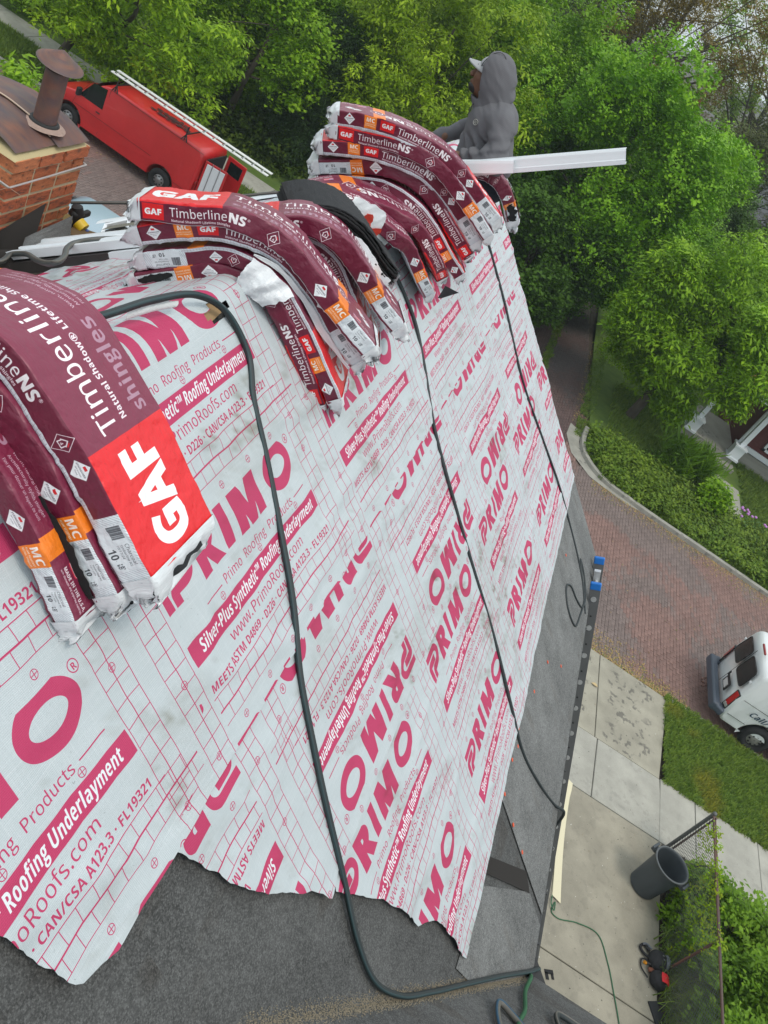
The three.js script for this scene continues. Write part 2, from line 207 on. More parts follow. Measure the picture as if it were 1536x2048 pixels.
// ---------------------------------------------------------------- roof, masonry, ground
const mem = (base, stain) => coltex(1024, (x, y) => { const grain = 0.5 * hash((x * 1024) | 0, (y * 1024) | 0, 1) + 0.5 * hash((x * 230) | 0, (y * 230) | 0, 4), f = fbm(x * 60, y * 60, 1, 2, 60), b = fbm(x * 5, y * 5, 5, 4, 5), s = fbm(x * 3, y * 9, 9, 4, 9); const q = base * (0.4 + 1.35 * grain * grain + 0.3 * (f - 0.5) + 0.5 * (b - 0.5)); const t = smooth(0.60, 0.76, s) * stain; return [q * (1 + 0.0 * t) * (1 - 0.35 * t), q * 1.02 * (1 - 0.42 * t), q * 1.0 * (1 - 0.48 * t)]; });
M.membrane = std(0xffffff, 0.93, { map: mem(0.105, 0.6), bumpMap: ntex(512, (x, y) => 0.5 * hash((x * 512) | 0, (y * 512) | 0, 2) + 0.5 * fbm(x * 20, y * 20, 3, 3, 20), [1, 1]), bumpScale: 0.003 });
M.membrane2 = std(0xffffff, 0.8, { map: mem(0.19, 0.4), bumpMap: ntex(256, (x, y) => 0.25 * hash((x * 256) | 0, (y * 256) | 0, 2) + 0.75 * fbm(x * 4, y * 14, 3, 4, 14)), bumpScale: 0.004 });
M.felt = std([0.02, 0.017, 0.015], 0.95);
M.osb = std([0.36, 0.24, 0.12], 0.9);
M.gutter = std([0.045, 0.046, 0.048], 0.5, { metalness: 0.2 });
M.white = std([0.72, 0.76, 0.79], 0.35); M.whiteOld = std([0.7, 0.7, 0.68], 0.5);
M.siding = std([0.55, 0.55, 0.53], 0.6);
const brickMap = (c, seed) => coltex(128, (x, y) => { const n = fbm(x * 6, y * 6, seed, 4, 6), p = fbm(x * 24, y * 24, seed + 5, 2, 24), d = smooth(0.62, 0.8, fbm(x * 4, y * 4, seed + 9, 3, 4)); const k = 0.65 + 0.5 * n + 0.3 * (p - 0.5); return [lerp(c[0] * k, 0.05, d * 0.6), lerp(c[1] * k, 0.045, d * 0.6), lerp(c[2] * k, 0.04, d * 0.6)]; });
const speck = ntex(128, (x, y) => 0.6 * fbm(x * 10, y * 10, 4, 3, 10) + 0.4 * hash((x * 128) | 0, (y * 128) | 0, 8));
M.bricks = [[0.52, 0.155, 0.065], [0.46, 0.125, 0.055], [0.55, 0.19, 0.08], [0.30, 0.09, 0.055]].map((c, i) => std(0xffffff, 0.9, { map: brickMap(c, i * 7 + 1), bumpMap: speck, bumpScale: 0.003 }));
M.mortar = std([0.50, 0.42, 0.27], 0.95, { bumpMap: speck, bumpScale: 0.004 });
M.crown = std([0.50, 0.42, 0.23], 0.9, { bumpMap: speck, bumpScale: 0.004 });
M.rust = std(0xffffff, 0.6, { metalness: 0.25, map: coltex(256, (x, y) => { const n = fbm(x * 5, y * 5, 3, 5, 5), m = fbm(x * 9, y * 9, 13, 4, 9); return [0.085 + 0.12 * n * m * 2, 0.06 + 0.05 * m, 0.058 + 0.03 * (1 - n)]; }) });
const conc = (c, seed, st) => coltex(512, (x, y) => { const n = fbm(x * 5, y * 5, seed, 5, 5), p = hash((x * 512) | 0, (y * 512) | 0, seed), s = smooth(0.58, 0.72, fbm(x * 16, y * 16, seed + 3, 4, 16)) * smooth(0.45, 0.6, fbm(x * 3, y * 3, seed + 6, 3, 3)) * st, k = 0.68 + 0.5 * n + 0.2 * (p - 0.5); return [c[0] * k * (1 - s), c[1] * k * (1 - s), c[2] * k * (1 - s * 0.95)]; });
M.drive = std(0xffffff, 0.95, { map: conc([0.31, 0.285, 0.225], 2, 0.10), bumpMap: speck, bumpScale: 0.003 });
M.apron = std(0xffffff, 0.95, { map: conc([0.325, 0.305, 0.245], 19, 0.5), bumpMap: speck, bumpScale: 0.003 });
M.walk = std(0xffffff, 0.95, { map: conc([0.37, 0.36, 0.315], 4, 0.12), bumpMap: speck, bumpScale: 0.003 });
M.kerb = std(0xffffff, 0.95, { map: conc([0.33, 0.32, 0.28], 6, 0.4), bumpMap: speck, bumpScale: 0.004 });
M.sand = std(0xffffff, 1, { map: conc([0.16, 0.12, 0.10], 9, 0.3), bumpMap: speck, bumpScale: 0.004 });
M.paver = new THREE.MeshStandardMaterial({ color: 0xffffff, roughness: 0.92, map: conc([0.9, 0.9, 0.9], 8, 0.25) });
M.soil = std(0xffffff, 1, { map: conc([0.075, 0.058, 0.042], 12, 0.4), bumpMap: speck, bumpScale: 0.02 });
M.lawn = std(0xffffff, 1, { map: coltex(512, (x, y) => { const n = fbm(x * 6, y * 6, 3, 5, 6), q = hash((x * 512) | 0, (y * 512) | 0, 4); return [0.05 + 0.06 * n + 0.02 * q, 0.095 + 0.07 * n + 0.03 * q, 0.018 + 0.012 * n]; }) });
M.black = std([0.012, 0.012, 0.013], 0.55); M.tyre = std([0.014, 0.014, 0.015], 0.9); M.rubber = std([0.02, 0.021, 0.022], 0.7);
M.glass = new THREE.MeshPhysicalMaterial({ color: lin(0.008, 0.012, 0.012), roughness: 0.12, metalness: 0, specularIntensity: 0.6, clearcoat: 0.3, clearcoatRoughness: 0.05 });
M.steel = std([0.45, 0.46, 0.47], 0.35, { metalness: 0.9 }); M.alu = std([0.62, 0.63, 0.64], 0.4, { metalness: 0.7 });
M.paleAlu = std([0.68, 0.69, 0.66], 0.5, { metalness: 0.15 });
// ---------------------------------------------------------------- the house whose roof is being covered
const house = thing('house', 'house under the photographer with steep gable roof half covered in printed underlayment', 'house', [0, 0, 0]);
function slopePoly(pts, o, d = 0.003, side = front) { // a thin sheet lying on a slope; pts are [metres below the ridge, z]
  const s = new THREE.Shape(pts.map((p) => new THREE.Vector2(p[0], p[1]))), g = new THREE.ExtrudeGeometry(s, { depth: d, bevelEnabled: false }), p = g.attributes.position;
  for (let i = 0; i < p.count; i++) { const q = side(p.getX(i), p.getY(i), o + p.getZ(i)); p.setXYZ(i, ...q); }
  g.computeVertexNormals(); const u = g.attributes.uv; for (let i = 0; i < u.count; i++) u.setXY(i, u.getX(i), u.getY(i)); return g;
}
const nailMat = std([0.72, 0.10, 0.035], 0.6);
const zValley = (s) => ZV + (XE - (XR + DX * s));
{
  const ZN = 3.2;                                   // the roof goes on behind the photographer
  const deck = (fn, z0, z1, L = EAVE_S) => grid(1, 1, (u, v) => fn(u * L, lerp(z0, z1, v), -0.02));
  part('roof_deck', [deck(front, ZN, GABLE + 0.02), grid(1, 1, (u, v) => fnBoard(u, v))], M.osb, house);
  part('roof_deck', deck(back, ZN, -5.2, 1.93), std([0.22, 0.20, 0.165], 0.95, { bumpMap: speck, bumpScale: 0.004 }), house); part('eave_board', bar([-2.32, -2.76, -5.2], [-2.32, -2.76, ZN], 0.02, 0.12), M.gutter, house);
  function fnBoard(u, v) { return front(u * EAVE_S, GABLE + 0.012, -0.02 - v * 0.16); }
  part('membrane', grid(60, 90, (u, v) => { const s = u * (EAVE_S + 0.015), z = lerp(Math.min(zValley(s), 1.2) + 0.02, GABLE, v); return front(s, z, 0.006 * fbm(s * 3, z * 3, 2) - 0.004); }, (u, v) => { const s = u * EAVE_S; return [lerp(zValley(s), GABLE, v) * 0.9, s * 0.9]; }), M.membrane, house);
  part('membrane', grid(60, 50, (u, v) => { const z = lerp(ZV - 0.012, 0.19, v), x = lerp(XE - (z - ZV) - 0.02, 4.6, u); return wing(x, z, 0.006 * fbm(x * 3, z * 3, 7) - 0.002); }, (u, v) => { const z = lerp(ZV, 0.19, v), x = lerp(XE - (z - ZV), 4.6, u); return [x * 0.9, z * 1.1]; }), M.membrane, house);
  part('membrane', grid(2, 2, (u, v) => [lerp(XR, 4.6, u), YR - v * 2.6, 0.19 + v * 3.1]), M.membrane, house);   // far side of the wing, behind the lens
  // smoother membrane along the eave, in two lapped sheets, and the bare felt between them
  part('eave_membrane', slopePoly([[3.05, -3.40], [EAVE_S + 0.012, -3.33], [EAVE_S + 0.012, GABLE + 0.01], [3.05, GABLE + 0.01]], 0.006, 0.004), M.membrane2, house);
  part('eave_membrane', slopePoly([[3.12, -2.30], [3.52, -2.42], [EAVE_S + 0.012, -2.97], [EAVE_S + 0.012, -3.26], [3.84, -3.29], [3.18, -2.80]], 0.0035, 0.003), M.membrane2, house);
  part('bare_felt', slopePoly([[3.12, -2.84], [3.84, -3.28], [3.73, -3.345], [3.10, -2.93]], 0.0075, 0.002), M.felt, house);
  part('fascia', [box(0.024, 0.19, 4.5, XE - 0.03, YE - 0.11, (ZV + GABLE) / 2), box(2.4, 0.19, 0.024, XE + 1.16, YE - 0.12, ZV - 0.0)], M.membrane2, house);
  part('wall', [box(0.2, 6.2, 4.6, XE - 0.52, GY + 3.1, (ZV + GABLE) / 2 - 0.05), box(2.6, 6.2, 0.2, 0.4, GY + 3.1, GABLE + 0.35), box(2.6, 6.2, 0.2, XE + 0.9, GY + 3.1, ZV + 0.42), box(0.2, 7.4, 8, -2.0, GY + 3.7, -1.1), box(0.2, 8.6, 2.1, -0.93, GY + 4.35, -6.2), box(1.3, 7.4, 0.2, -1.5, GY + 3.7, -5.0)], M.siding, house);
  part('gable_wall', (() => { const s = new THREE.Shape([new THREE.Vector2(XR - 0.1, YE - 0.1), new THREE.Vector2(XR + 2.75, YE - 0.1), new THREE.Vector2(XR, YR - 0.28), new THREE.Vector2(XR - 0.1, YR - 0.36)]); return at(new THREE.ExtrudeGeometry(s, { depth: 0.18, bevelEnabled: false }), 0, 0, GABLE + 0.28); })(), M.siding, house);
  // gutter along the eave
  const prof = [[0, 0.006], [0.02, 0.008], [0.034, 0.0], [0.036, -0.06], [0.03, -0.09], [0, -0.09]];
  const gut = part('gutter', grid(prof.length - 1, 1, (u, v) => { const p = prof[Math.round(u * (prof.length - 1))]; return [XE + 0.0 + p[0], YE - 0.022 + p[1], lerp(ZV - 0.02, GABLE, v)]; }), M.gutter, house); M.gutter.side = THREE.DoubleSide;
  const hang = box(0.03, 0.006, 0.012);
  for (let k = 0; k < 13; k++) part('gutter_hanger', hang, M.gutter, gut, [XE + 0.018, YE - 0.0125, ZV - 0.22 - k * 0.345]);
  part('valley_tip', rbox(0.09, 0.02, 0.16, 0.008, XE + 0.04, YE - 0.03, ZV - 0.05, 0.7, 0.1), M.black, house);
  for (const [x, y, z] of [[1.60, -3.49, -4.96], [1.80, -3.65, -4.92], [1.71, -3.58, -4.46], [1.62, -3.50, -3.97], [1.66, -3.54, -3.87], [1.62, -3.49, -3.69], [1.63, -3.51, -3.44], [1.78, -3.63, -3.39], [1.94, -3.77, -3.38], [2.0, -3.82, -5.2], [1.75, -3.61, -6.3]])
    part('nail_cap', cap0(), nailMat, house, [x + DY * 0.012, y + DX * 0.012, z], [0, 0, -Math.atan(PITCH)]);
}
function cap0() { return (cap0.g ??= new THREE.CylinderGeometry(0.0125, 0.0125, 0.003, 10)); }

// ---------------------------------------------------------------- chimney: every brick its own piece
{
  const ch = new THREE.Group(); ch.name = 'chimney'; house.add(ch); ch.userData.label = 'red brick chimney with a rusty metal cap and flue';
  const x1 = -2.225, x0 = -2.86, z1 = -3.60, z0 = -4.205, top = -1.935, H = 0.0735, rows = 17, w = 0.095;
  part('mortar', box(x1 - x0 - 0.012, rows * H + 0.3, z1 - z0 - 0.012, (x0 + x1) / 2, top - (rows * H + 0.3) / 2 - 0.006, (z0 + z1) / 2), M.mortar, ch);
  const r = rng(31), variants = [];
  const brickGeo = (l) => { const g = new RoundedBoxGeometry(l, H - 0.0145, w, 1, 0.004); const p = g.attributes.position; for (let i = 0; i < p.count; i++) { const a = hash(Math.round(p.getX(i) * 999), Math.round(p.getY(i) * 999), Math.round(p.getZ(i) * 999) + 5); p.setXYZ(i, p.getX(i) + (a - 0.5) * 0.005, p.getY(i) + (a - 0.5) * 0.004, p.getZ(i) + (a - 0.5) * 0.003); } g.computeVertexNormals(); return g; };
  const cache = {}; const geo = (l) => (cache[l.toFixed(3)] ??= brickGeo(l));
  for (let k = 0; k < rows; k++) {
    const y = top - (k + 0.5) * H, out = (k === 0 ? 0.012 : 0) - 0.002, even = k % 2;
    const run = (L, place) => { let a = 0; const first = even ? 0.098 : 0.2; let l = first; while (a < L - 0.02) { l = Math.min(l, L - a); if (L - a - l < 0.04) l = L - a; place(a + l / 2, l - 0.0145); a += l; l = 0.2; } };
    const mat = () => (k > 4 && r() < 0.22 ? M.bricks[3] : M.bricks[Math.floor(r() * 3)]);
    const j = () => (r() - 0.5) * 0.006;
    const eL = z1 - z0, eX = x1 - x0;
    const e = 0.00725, a0 = even ? w : 0, b0 = even ? 0 : w;
    run(eL - 2 * a0 + 2 * e, (c, l) => part('brick', geo(l), mat(), ch, [x1 - w / 2 + out + j(), y + j() * 0.5, z1 - a0 + e - c], [0, Math.PI / 2, 0]));
    run(eX - 2 * b0 + 2 * e, (c, l) => part('brick', geo(l), mat(), ch, [x1 - b0 + e - c, y + j() * 0.5, z1 - w / 2 + out + j()]));
    run(eL - 2 * a0 + 2 * e, (c, l) => part('brick', geo(l), mat(), ch, [x0 + w / 2 - out, y, z1 - a0 + e - c], [0, Math.PI / 2, 0]));
    run(eX - 2 * b0 + 2 * e, (c, l) => part('brick', geo(l), mat(), ch, [x1 - b0 + e - c, y, z0 + w / 2 - out]));
  }
  part('mortar_crown', grid(20, 20, (u, v) => { const n = fbm(u * 6, v * 6, 3), e = Math.max(Math.abs(u - 0.5), Math.abs(v - 0.5)) * 2; return [lerp(x0 - 0.006, x1 + 0.006, u), top + 0.004 + (e > 0.99 ? -0.012 : 0.010 + 0.008 * n), lerp(z0 - 0.006, z1 + 0.006, v)]; }), M.crown, ch);
  const arch = (x) => top + 0.012 + 0.07 * (1 - ((x - (x0 + x1) / 2) / 0.33) ** 2);
  const capSheet = (za, zb, xa, xb, o) => grid(24, 10, (u, v) => { const x = lerp(xa, xb, u), z = lerp(za, zb, v); return [x + 0.006 * fbm(z * 30, 1, 4), arch(x) + o + 0.008 * fbm(x * 9, z * 9, 2), z + 0.012 * (fbm(x * 14, v * 3, 8) - 0.5)]; });
  part('cap_sheet', capSheet(z1 - 0.012, z1 - 0.335, x0 + 0.02, x1 - 0.016, -0.002), M.rust, ch); part('cap_sheet', capSheet(z1 - 0.32, z0 + 0.02, x0 + 0.02, x1 + 0.004, 0.005), M.rust, ch);
  part('seam_caulk', tube(Array.from({ length: 15 }, (_, i) => { const x = lerp(x0 + 0.03, x1 - 0.05, i / 14); return [x, arch(x) + 0.012, z1 - 0.325 + 0.012 * (fbm(i * 0.7, 3) - 0.5)]; }), 0.0045, 60, 5), std([0.55, 0.44, 0.34], 0.9), ch);
  const px = -2.352, pz = -3.965, yb = arch(px);
  part('flue_flange', (() => { const g = new THREE.CylinderGeometry(0.082, 0.108, 0.012, 28, 2); const p = g.attributes.position; for (let i = 0; i < p.count; i++) { const a = Math.atan2(p.getZ(i), p.getX(i)), f = 1 + 0.16 * (fbm(a * 2 + 9, 1, 3) - 0.5); p.setX(i, p.getX(i) * f); p.setZ(i, p.getZ(i) * f); } g.computeVertexNormals(); return at(g, px, yb + 0.012, pz); })(), std([0.42, 0.30, 0.25], 0.85, { bumpMap: speck, bumpScale: 0.004 }), ch);
  part('flue_collar', at(new THREE.TorusGeometry(0.062, 0.013, 10, 28), px, yb + 0.018, pz, Math.PI / 2), M.rubber, ch);
  part('flue_pipe', at(new THREE.CylinderGeometry(0.055, 0.057, 0.285, 28, 1, true), px, yb + 0.14, pz), M.rust, ch); M.rust.side = THREE.DoubleSide;
  for (const a of [0.4, 2.5, 4.6]) part('cap_strut', box(0.012, 0.07, 0.003, px + 0.054 * Math.cos(a), yb + 0.305, pz + 0.054 * Math.sin(a), -a + Math.PI / 2), M.rust, ch);
  part('rain_cap', at(new THREE.ConeGeometry(0.112, 0.07, 32, 1, true), px + 0.004, yb + 0.352, pz, 0.06, 0, -0.08), M.rust, ch);
  const b = 0.012, cy = top - 0.115, cor = [[x1 + b, cy, z0 - b], [x1 + b, cy - 0.012, (z0 + z1) / 2], [x1 + b, cy - 0.02, z1 + b], [(x0 + x1) / 2, cy - 0.005, z1 + b], [x0 - b, cy, z1 + b], [x0 - b, cy, z0 - b]];
  part('wire_band', new THREE.TubeGeometry((() => { const c = new THREE.CurvePath(); for (let i = 0; i < cor.length; i++) c.add(new THREE.LineCurve3(V(...cor[i]), V(...cor[(i + 1) % cor.length]))); return c; })(), 180, 0.005, 6), std([0.42, 0.40, 0.39], 0.6), ch);
  part('wire_end', [tube([[x1 + 0.012, cy - 0.02, z1 + 0.01], [x1 + 0.02, cy - 0.05, z1 - 0.04], [x1 + 0.016, cy - 0.085, z1 - 0.1]], 0.0016, 20, 4), tube([[x1 + 0.01, cy - 0.02, z1 + 0.012], [x1 - 0.06, cy - 0.075, z1 + 0.03], [x1 - 0.16, cy - 0.06, z1 + 0.02]], 0.0016, 20, 4)], std([0.5, 0.3, 0.2], 0.7), ch);
  // loose flashing round its foot
  const quad = (p, n = 8) => grid(n, n, (u, v) => { const q = [0, 1, 2].map((k) => lerp(lerp(p[0][k], p[1][k], u), lerp(p[3][k], p[2][k], u), v)); q[1] += 0.02 * Math.sin(u * 3.1) * Math.sin(v * 3.1) + 0.01 * (fbm(u * 4, v * 4, 6) - 0.5); return q; });
  part('flashing_flap', quad([[-2.06, -2.40, -3.56], [-2.03, -2.42, -3.96], [-2.10, -2.245, -4.02], [-2.09, -2.27, -3.62]]), M.membrane2, ch); M.membrane2.side = THREE.DoubleSide;
  part('flashing_flap', quad([[-2.14, -2.43, -3.36], [-1.975, -2.37, -3.46], [-2.01, -2.272, -3.56], [-2.2, -2.36, -3.40]]), M.felt, ch); M.felt.side = THREE.DoubleSide;
  part('flashing_flap', quad([[-2.16, -2.46, -3.52], [-2.04, -2.42, -3.6], [-2.19, -2.2, -3.9], [-2.2, -2.3, -3.56]]), M.felt, ch);
}

// ---------------------------------------------------------------- underlayment, strip over strip
const dirt = (s, z, seed) => { const a = smooth(0.56, 0.74, fbm(s * 2.1 + seed, z * 2.1, seed, 4)), b = smooth(0.6, 0.72, fbm(s * 13, z * 9, seed + 4, 3)), gr = hash(Math.round(s * 90), Math.round(z * 90), seed); const t = 0.42 * a * (0.4 + 0.6 * gr) * (0.4 + 0.6 * b) + 0.16 * b * gr; return [1 - t * 0.9, 1 - t * 0.98, 1 - t * 1.12]; };
const overRidge = (s, z, o) => { if (s > 0.06) return front(s, z, o); const t = clamp(s / 0.06, -1, 1), nx = DY * t, ny = Math.sqrt(1 - nx * nx); return [XR + DX * s + nx * o, YR - DY * (s * s / 0.12 * (Math.abs(s) < 0.06 ? 1 : 0) + (Math.abs(s) < 0.06 ? 0.03 : Math.abs(s))) + ny * o, z]; };
function sheet(name, label, { s0, s1, zEnd, zFar, layer, uv, seed, hole, side = front, slack = 1 }) {
  const nu = Math.round((s1 - s0) / 0.02), nv = 280, span = zFar - zEnd((s0 + s1) / 2);
  const off = (s, z, v) => {
    const c = Math.abs(fbm(z * 1.3 + s * 0.9, s * 2.6 - z * 0.3, 3, 3) - 0.5), w = (0.5 - Math.min(0.5, c * 6)) * 0.021 * slack;
    let o = layer + 0.003 + 0.015 * slack * fbm(z * 2.2, s * 3.2, 6, 3) + 0.008 * slack * fbm(z * 8 + s * 3, s * 10, 9, 2) + w + 0.004 * slack * Math.abs(Math.sin(z * 21 + 4 * fbm(z, s * 2, 3))) * smooth(0.45, 0.7, fbm(z * 1.1, s * 1.4, 11));
    o += 0.012 * (1 - smooth(0, 0.02, v)) * fbm(s * 16, 1, seed + 6) + (s > s1 - 0.03 ? 0.004 * fbm(z * 7, 2, seed) : 0);
    const over = GABLE - z; if (over > 0) o -= over * 0.7 * fbm(s * 5, 3, seed + 2) + over * 0.25;
    return o;
  };
  const S = (u, v) => lerp(s0, s1 + 0.012 * (fbm(v * 24, 4, seed) - 0.5), u), Z = (s, v) => lerp(zEnd(s), zFar - 0.11 * fbm(s * 4.5, 7, seed + 1, 3) - 0.05 * fbm(s * 21, 5, seed), v);
  const g = grid(nu, nv, (u, v) => { const s = S(u, v), z = Z(s, v); return side(s, z, off(s, z, v)); }, (u, v) => { const s = S(u, v); return uv(s, Z(s, v)); }, (u, v) => { const s = S(u, v); return dirt(s, Z(s, v), seed); });
  if (hole) { const I = [], ix = g.index.array; for (let k = 0; k < ix.length; k += 3) { const a = ix[k], u = (a % (nu + 1)) / nu, v = Math.floor(a / (nu + 1)) / nv, s = S(u, v); if (!hole(s, Z(s, v))) I.push(ix[k], ix[k + 1], ix[k + 2]); } g.setIndex(I); }
  return tag(part(name, g, M.under), label, 'roofing underlayment');
}
const interp = (pts) => (s) => { if (s <= pts[0][0]) return pts[0][1]; for (let i = 1; i < pts.length; i++) if (s <= pts[i][0]) return lerp(pts[i - 1][1], pts[i][1], (s - pts[i - 1][0]) / (pts[i][0] - pts[i - 1][0])); return pts[pts.length - 1][1]; };
const jag = (f, seed, a = 0.02) => (s) => f(s) + a * (fbm(s * 30, 2, seed, 3) - 0.5);
const ul1 = sheet('underlayment_strip', 'uppermost printed white underlayment strip running along the right side of the ridge', { s0: -0.1, s1: 1.2, layer: 0.022, side: overRidge, zFar: GABLE, seed: 3, zEnd: jag(interp([[0, -0.66], [0.6, -0.76], [0.95, -0.82], [1.05, -0.85], [1.12, -0.86], [1.16, -0.88], [1.2, -1.0]]), 5), uv: (s, z) => [(-z - 1.70) / UW, 1 - (s - 0.56) / UH],
  hole: (s, z) => { const a = (z + 2.60) / 0.08, b = (s - 0.045) / 0.03; return a * a + b * b < 1; } });
sheet('underlayment_strip', 'middle printed underlayment strip with its lettering upside down', { s0: 0.76, s1: 1.96, layer: 0.013, zFar: GABLE - 0.02, seed: 11, zEnd: jag(interp([[0.7, -1.7], [1.12, -1.6], [1.165, -1.28], [1.25, -1.32], [1.37, -1.38], [1.47, -1.42], [1.57, -1.47], [1.68, -1.55], [1.85, -1.69], [1.96, -1.75]]), 6), uv: (s, z) => [(z + 3.02) / UW, 1 - (1.90 - s) / UH] });
sheet('underlayment_strip', 'lowest printed underlayment strip, its edge meeting the grey membrane', { s0: 1.72, s1: 3.17, layer: 0.005, zFar: GABLE - 0.0, seed: 17, zEnd: jag(interp([[1.72, -2.1], [1.92, -2.0], [1.965, -1.79], [2.08, -1.87], [2.29, -2.01], [2.5, -2.11], [2.64, -2.16], [2.69, -2.22], [2.79, -2.30], [2.95, -2.34], [3.08, -2.36], [3.17, -2.38]]), 7), uv: (s, z) => [(-z - 3.12) / (UW * 0.965), 1 - (s - 1.99) / UH] });
sheet('underlayment_strip', 'printed underlayment strip on the far slope below the chimney', { s0: 0.02, s1: 1.28, layer: 0.008, zFar: -5.08, seed: 23, side: back, slack: 1.4, zEnd: jag((s) => -0.5 - 0.3 * s, 8), uv: (s, z) => [(z + 3.4) / UW, 1 - (s - 0.32) / UH] });
// the torn flap on the ridge and the bare board below it
{ const c = new THREE.CatmullRomCurve3([[-0.905, -1.435, -2.15], [-0.86, -1.425, -2.34], [-0.80, -1.435, -2.52], [-0.75, -1.475, -2.60]].map((p) => V(...p)));
  part('torn_flap', grid(50, 6, (u, v) => { const p = c.getPointAt(u * 0.5), w = (0.04 - 0.02 * u) * (0.8 + 0.4 * fbm(u * 7, 2)), a = 0.35 + 1.1 * v + 0.4 * u; return [p.x + DY * 0.02 + v * w * Math.cos(a), p.y + DX * 0.026 + v * w * Math.sin(a) * 0.9, p.z - 0.02 * v]; }), M.underPlain, ul1); }
part('roof_board', box(0.07, 0.018, 0.14, -0.80, -1.475, -2.60, 0.1, 0, -0.5), M.osb, house);
// ---------------------------------------------------------------- bundles of shingles draped over the ridge
// path: points of the near side's middle line, left to right, [x, y, z]; w: width along the ridge; t: thickness
function bundleShape(path, t, w, side, turned, seed, blank, topTurned = turned, tilt = 0.1) {
  const curve = new THREE.CatmullRomCurve3(path.map((p) => V(...p)), false, 'centripetal'), N = 100, c = curve.getSpacedPoints(N), A = c[0], B = c[N];
  const dir = V(B.x - A.x, 0, B.z - A.z).normalize(), across = V(dir.z, 0, -dir.x); if (across.z > 0) across.negate(); across.multiplyScalar(Math.cos(tilt)); across.y = -Math.sin(tilt);   // horizontal, away from the camera side
  const fr = c.map((p, i) => { const T = c[Math.min(N, i + 1)].clone().sub(c[Math.max(0, i - 1)]).normalize(), n = V().crossVectors(across, T).normalize(); if (n.y < 0 && Math.abs(T.y) < 0.9) n.negate(); return { p, T, n }; });
  const r = Math.min(0.0115, t * 0.3), K = 4, ring = [];                    // ring of [across, normal, arc] with four rounded corners, from the near top corner's middle
  const mids = [10, 3, 10, 3]; const arc = (cx, cy, a0, q) => { if (q >= 0) { const A = ring[ring.length - 1], B = [cx + r * Math.cos(a0), cy + r * Math.sin(a0)]; for (let k = 1; k < mids[q]; k++) ring.push([lerp(A[0], B[0], k / mids[q]), lerp(A[1], B[1], k / mids[q])]); } for (let k = 0; k <= K; k++) { const a = a0 + (k / K) * Math.PI / 2; ring.push([cx + r * Math.cos(a), cy + r * Math.sin(a)]); } };
  arc(w - r, t / 2 - r, 0, -1); arc(r, t / 2 - r, Math.PI / 2, 0); arc(r, -t / 2 + r, Math.PI, 1); arc(w - r, -t / 2 + r, 1.5 * Math.PI, 2); for (let k = 1; k < mids[3]; k++) ring.push([w, lerp(-t / 2 + r, t / 2 - r, k / mids[3])]);
  const crease = (i, q) => { const a = i * 0.22 + q[0] * 24 + q[1] * 30, n = fbm(a * 0.55 + seed, (i * 0.09 - q[0] * 6 - q[1] * 9), seed + 2, 3); return 0.0065 * (0.5 - Math.min(0.5, Math.abs(n - 0.5) * 5)) - 0.002; };
  const bulge = (i, a) => 0.004 * (fbm(i * 0.16 + seed, a * 9, seed, 3) - 0.5) * 2;
  const pos = (i, q) => { const f = fr[i], cr = crease(i, q), b = 1 + (bulge(i, q[0]) + 2 * cr) / t, e = Math.min(i, N - i), pinch = e < 3 ? 0.94 + 0.02 * e : 1; return f.p.clone().addScaledVector(across, q[0] + bulge(i, q[1] * 3 + 5) + (q[0] < w * 0.1 ? -cr * 1.3 : 0)).addScaledVector(f.n, q[1] * b * pinch); };
  const faces = [[0, 'top'], [1, side], [2, 'bottom'], [3, side === 'A' ? 'B' : 'A']], out = [];
  const ringN = ring.length, start = [0]; for (let q = 0; q < 3; q++) start.push(start[q] + K + 1 + mids[q] - 1);
  const seq = (face) => { const m = Math.floor(K / 2), l = [], a = start[face] + m, len = (K - m) + mids[face] + m; for (let k = 0; k <= len; k++) l.push((a + k) % ringN); return l; };   // from the middle of one corner to the middle of the next
  for (const [f, kind] of faces) {
    const ids = seq(f), P = [], U = [], I = [], n = ids.length; let len = [0]; for (let k = 1; k < n; k++) len.push(len[k - 1] + Math.hypot(ring[ids[k]][0] - ring[ids[k - 1]][0], ring[ids[k]][1] - ring[ids[k - 1]][1]));
    for (let i = 0; i <= N; i++) for (let k = 0; k < n; k++) {
      const q = pos(i, ring[ids[k]]); P.push(q.x, q.y, q.z); let u = i / N, v = len[k] / len[n - 1]; // v runs: top far->near, near top->bottom, bottom near->far, far bottom->top
      if (f === 3) v = 1 - v; if (f % 2 ? turned : topTurned) { u = 1 - u; v = 1 - v; }
      const [a, b] = blank ? AT.white : kind === 'top' ? AT.top : kind === 'bottom' ? (turned ? AT.top : AT.white) : AT[kind]; U.push(lerp(0.002, 0.998, u), 1 - lerp(a + 1, b - 1, v) / AH);
    }
    for (let i = 0; i < N; i++) for (let k = 0; k < n - 1; k++) { const a = i * n + k, b = a + 1, d = a + n, e = d + 1; I.push(a, d, b, b, d, e); }
    const g = new THREE.BufferGeometry(); g.setAttribute('position', new THREE.Float32BufferAttribute(P, 3)); g.setAttribute('uv', new THREE.Float32BufferAttribute(U, 2)); g.setIndex(I); g.computeVertexNormals(); out.push(g);
  }
  return { geo: merge(out), fr, across, t, w, ring };
}
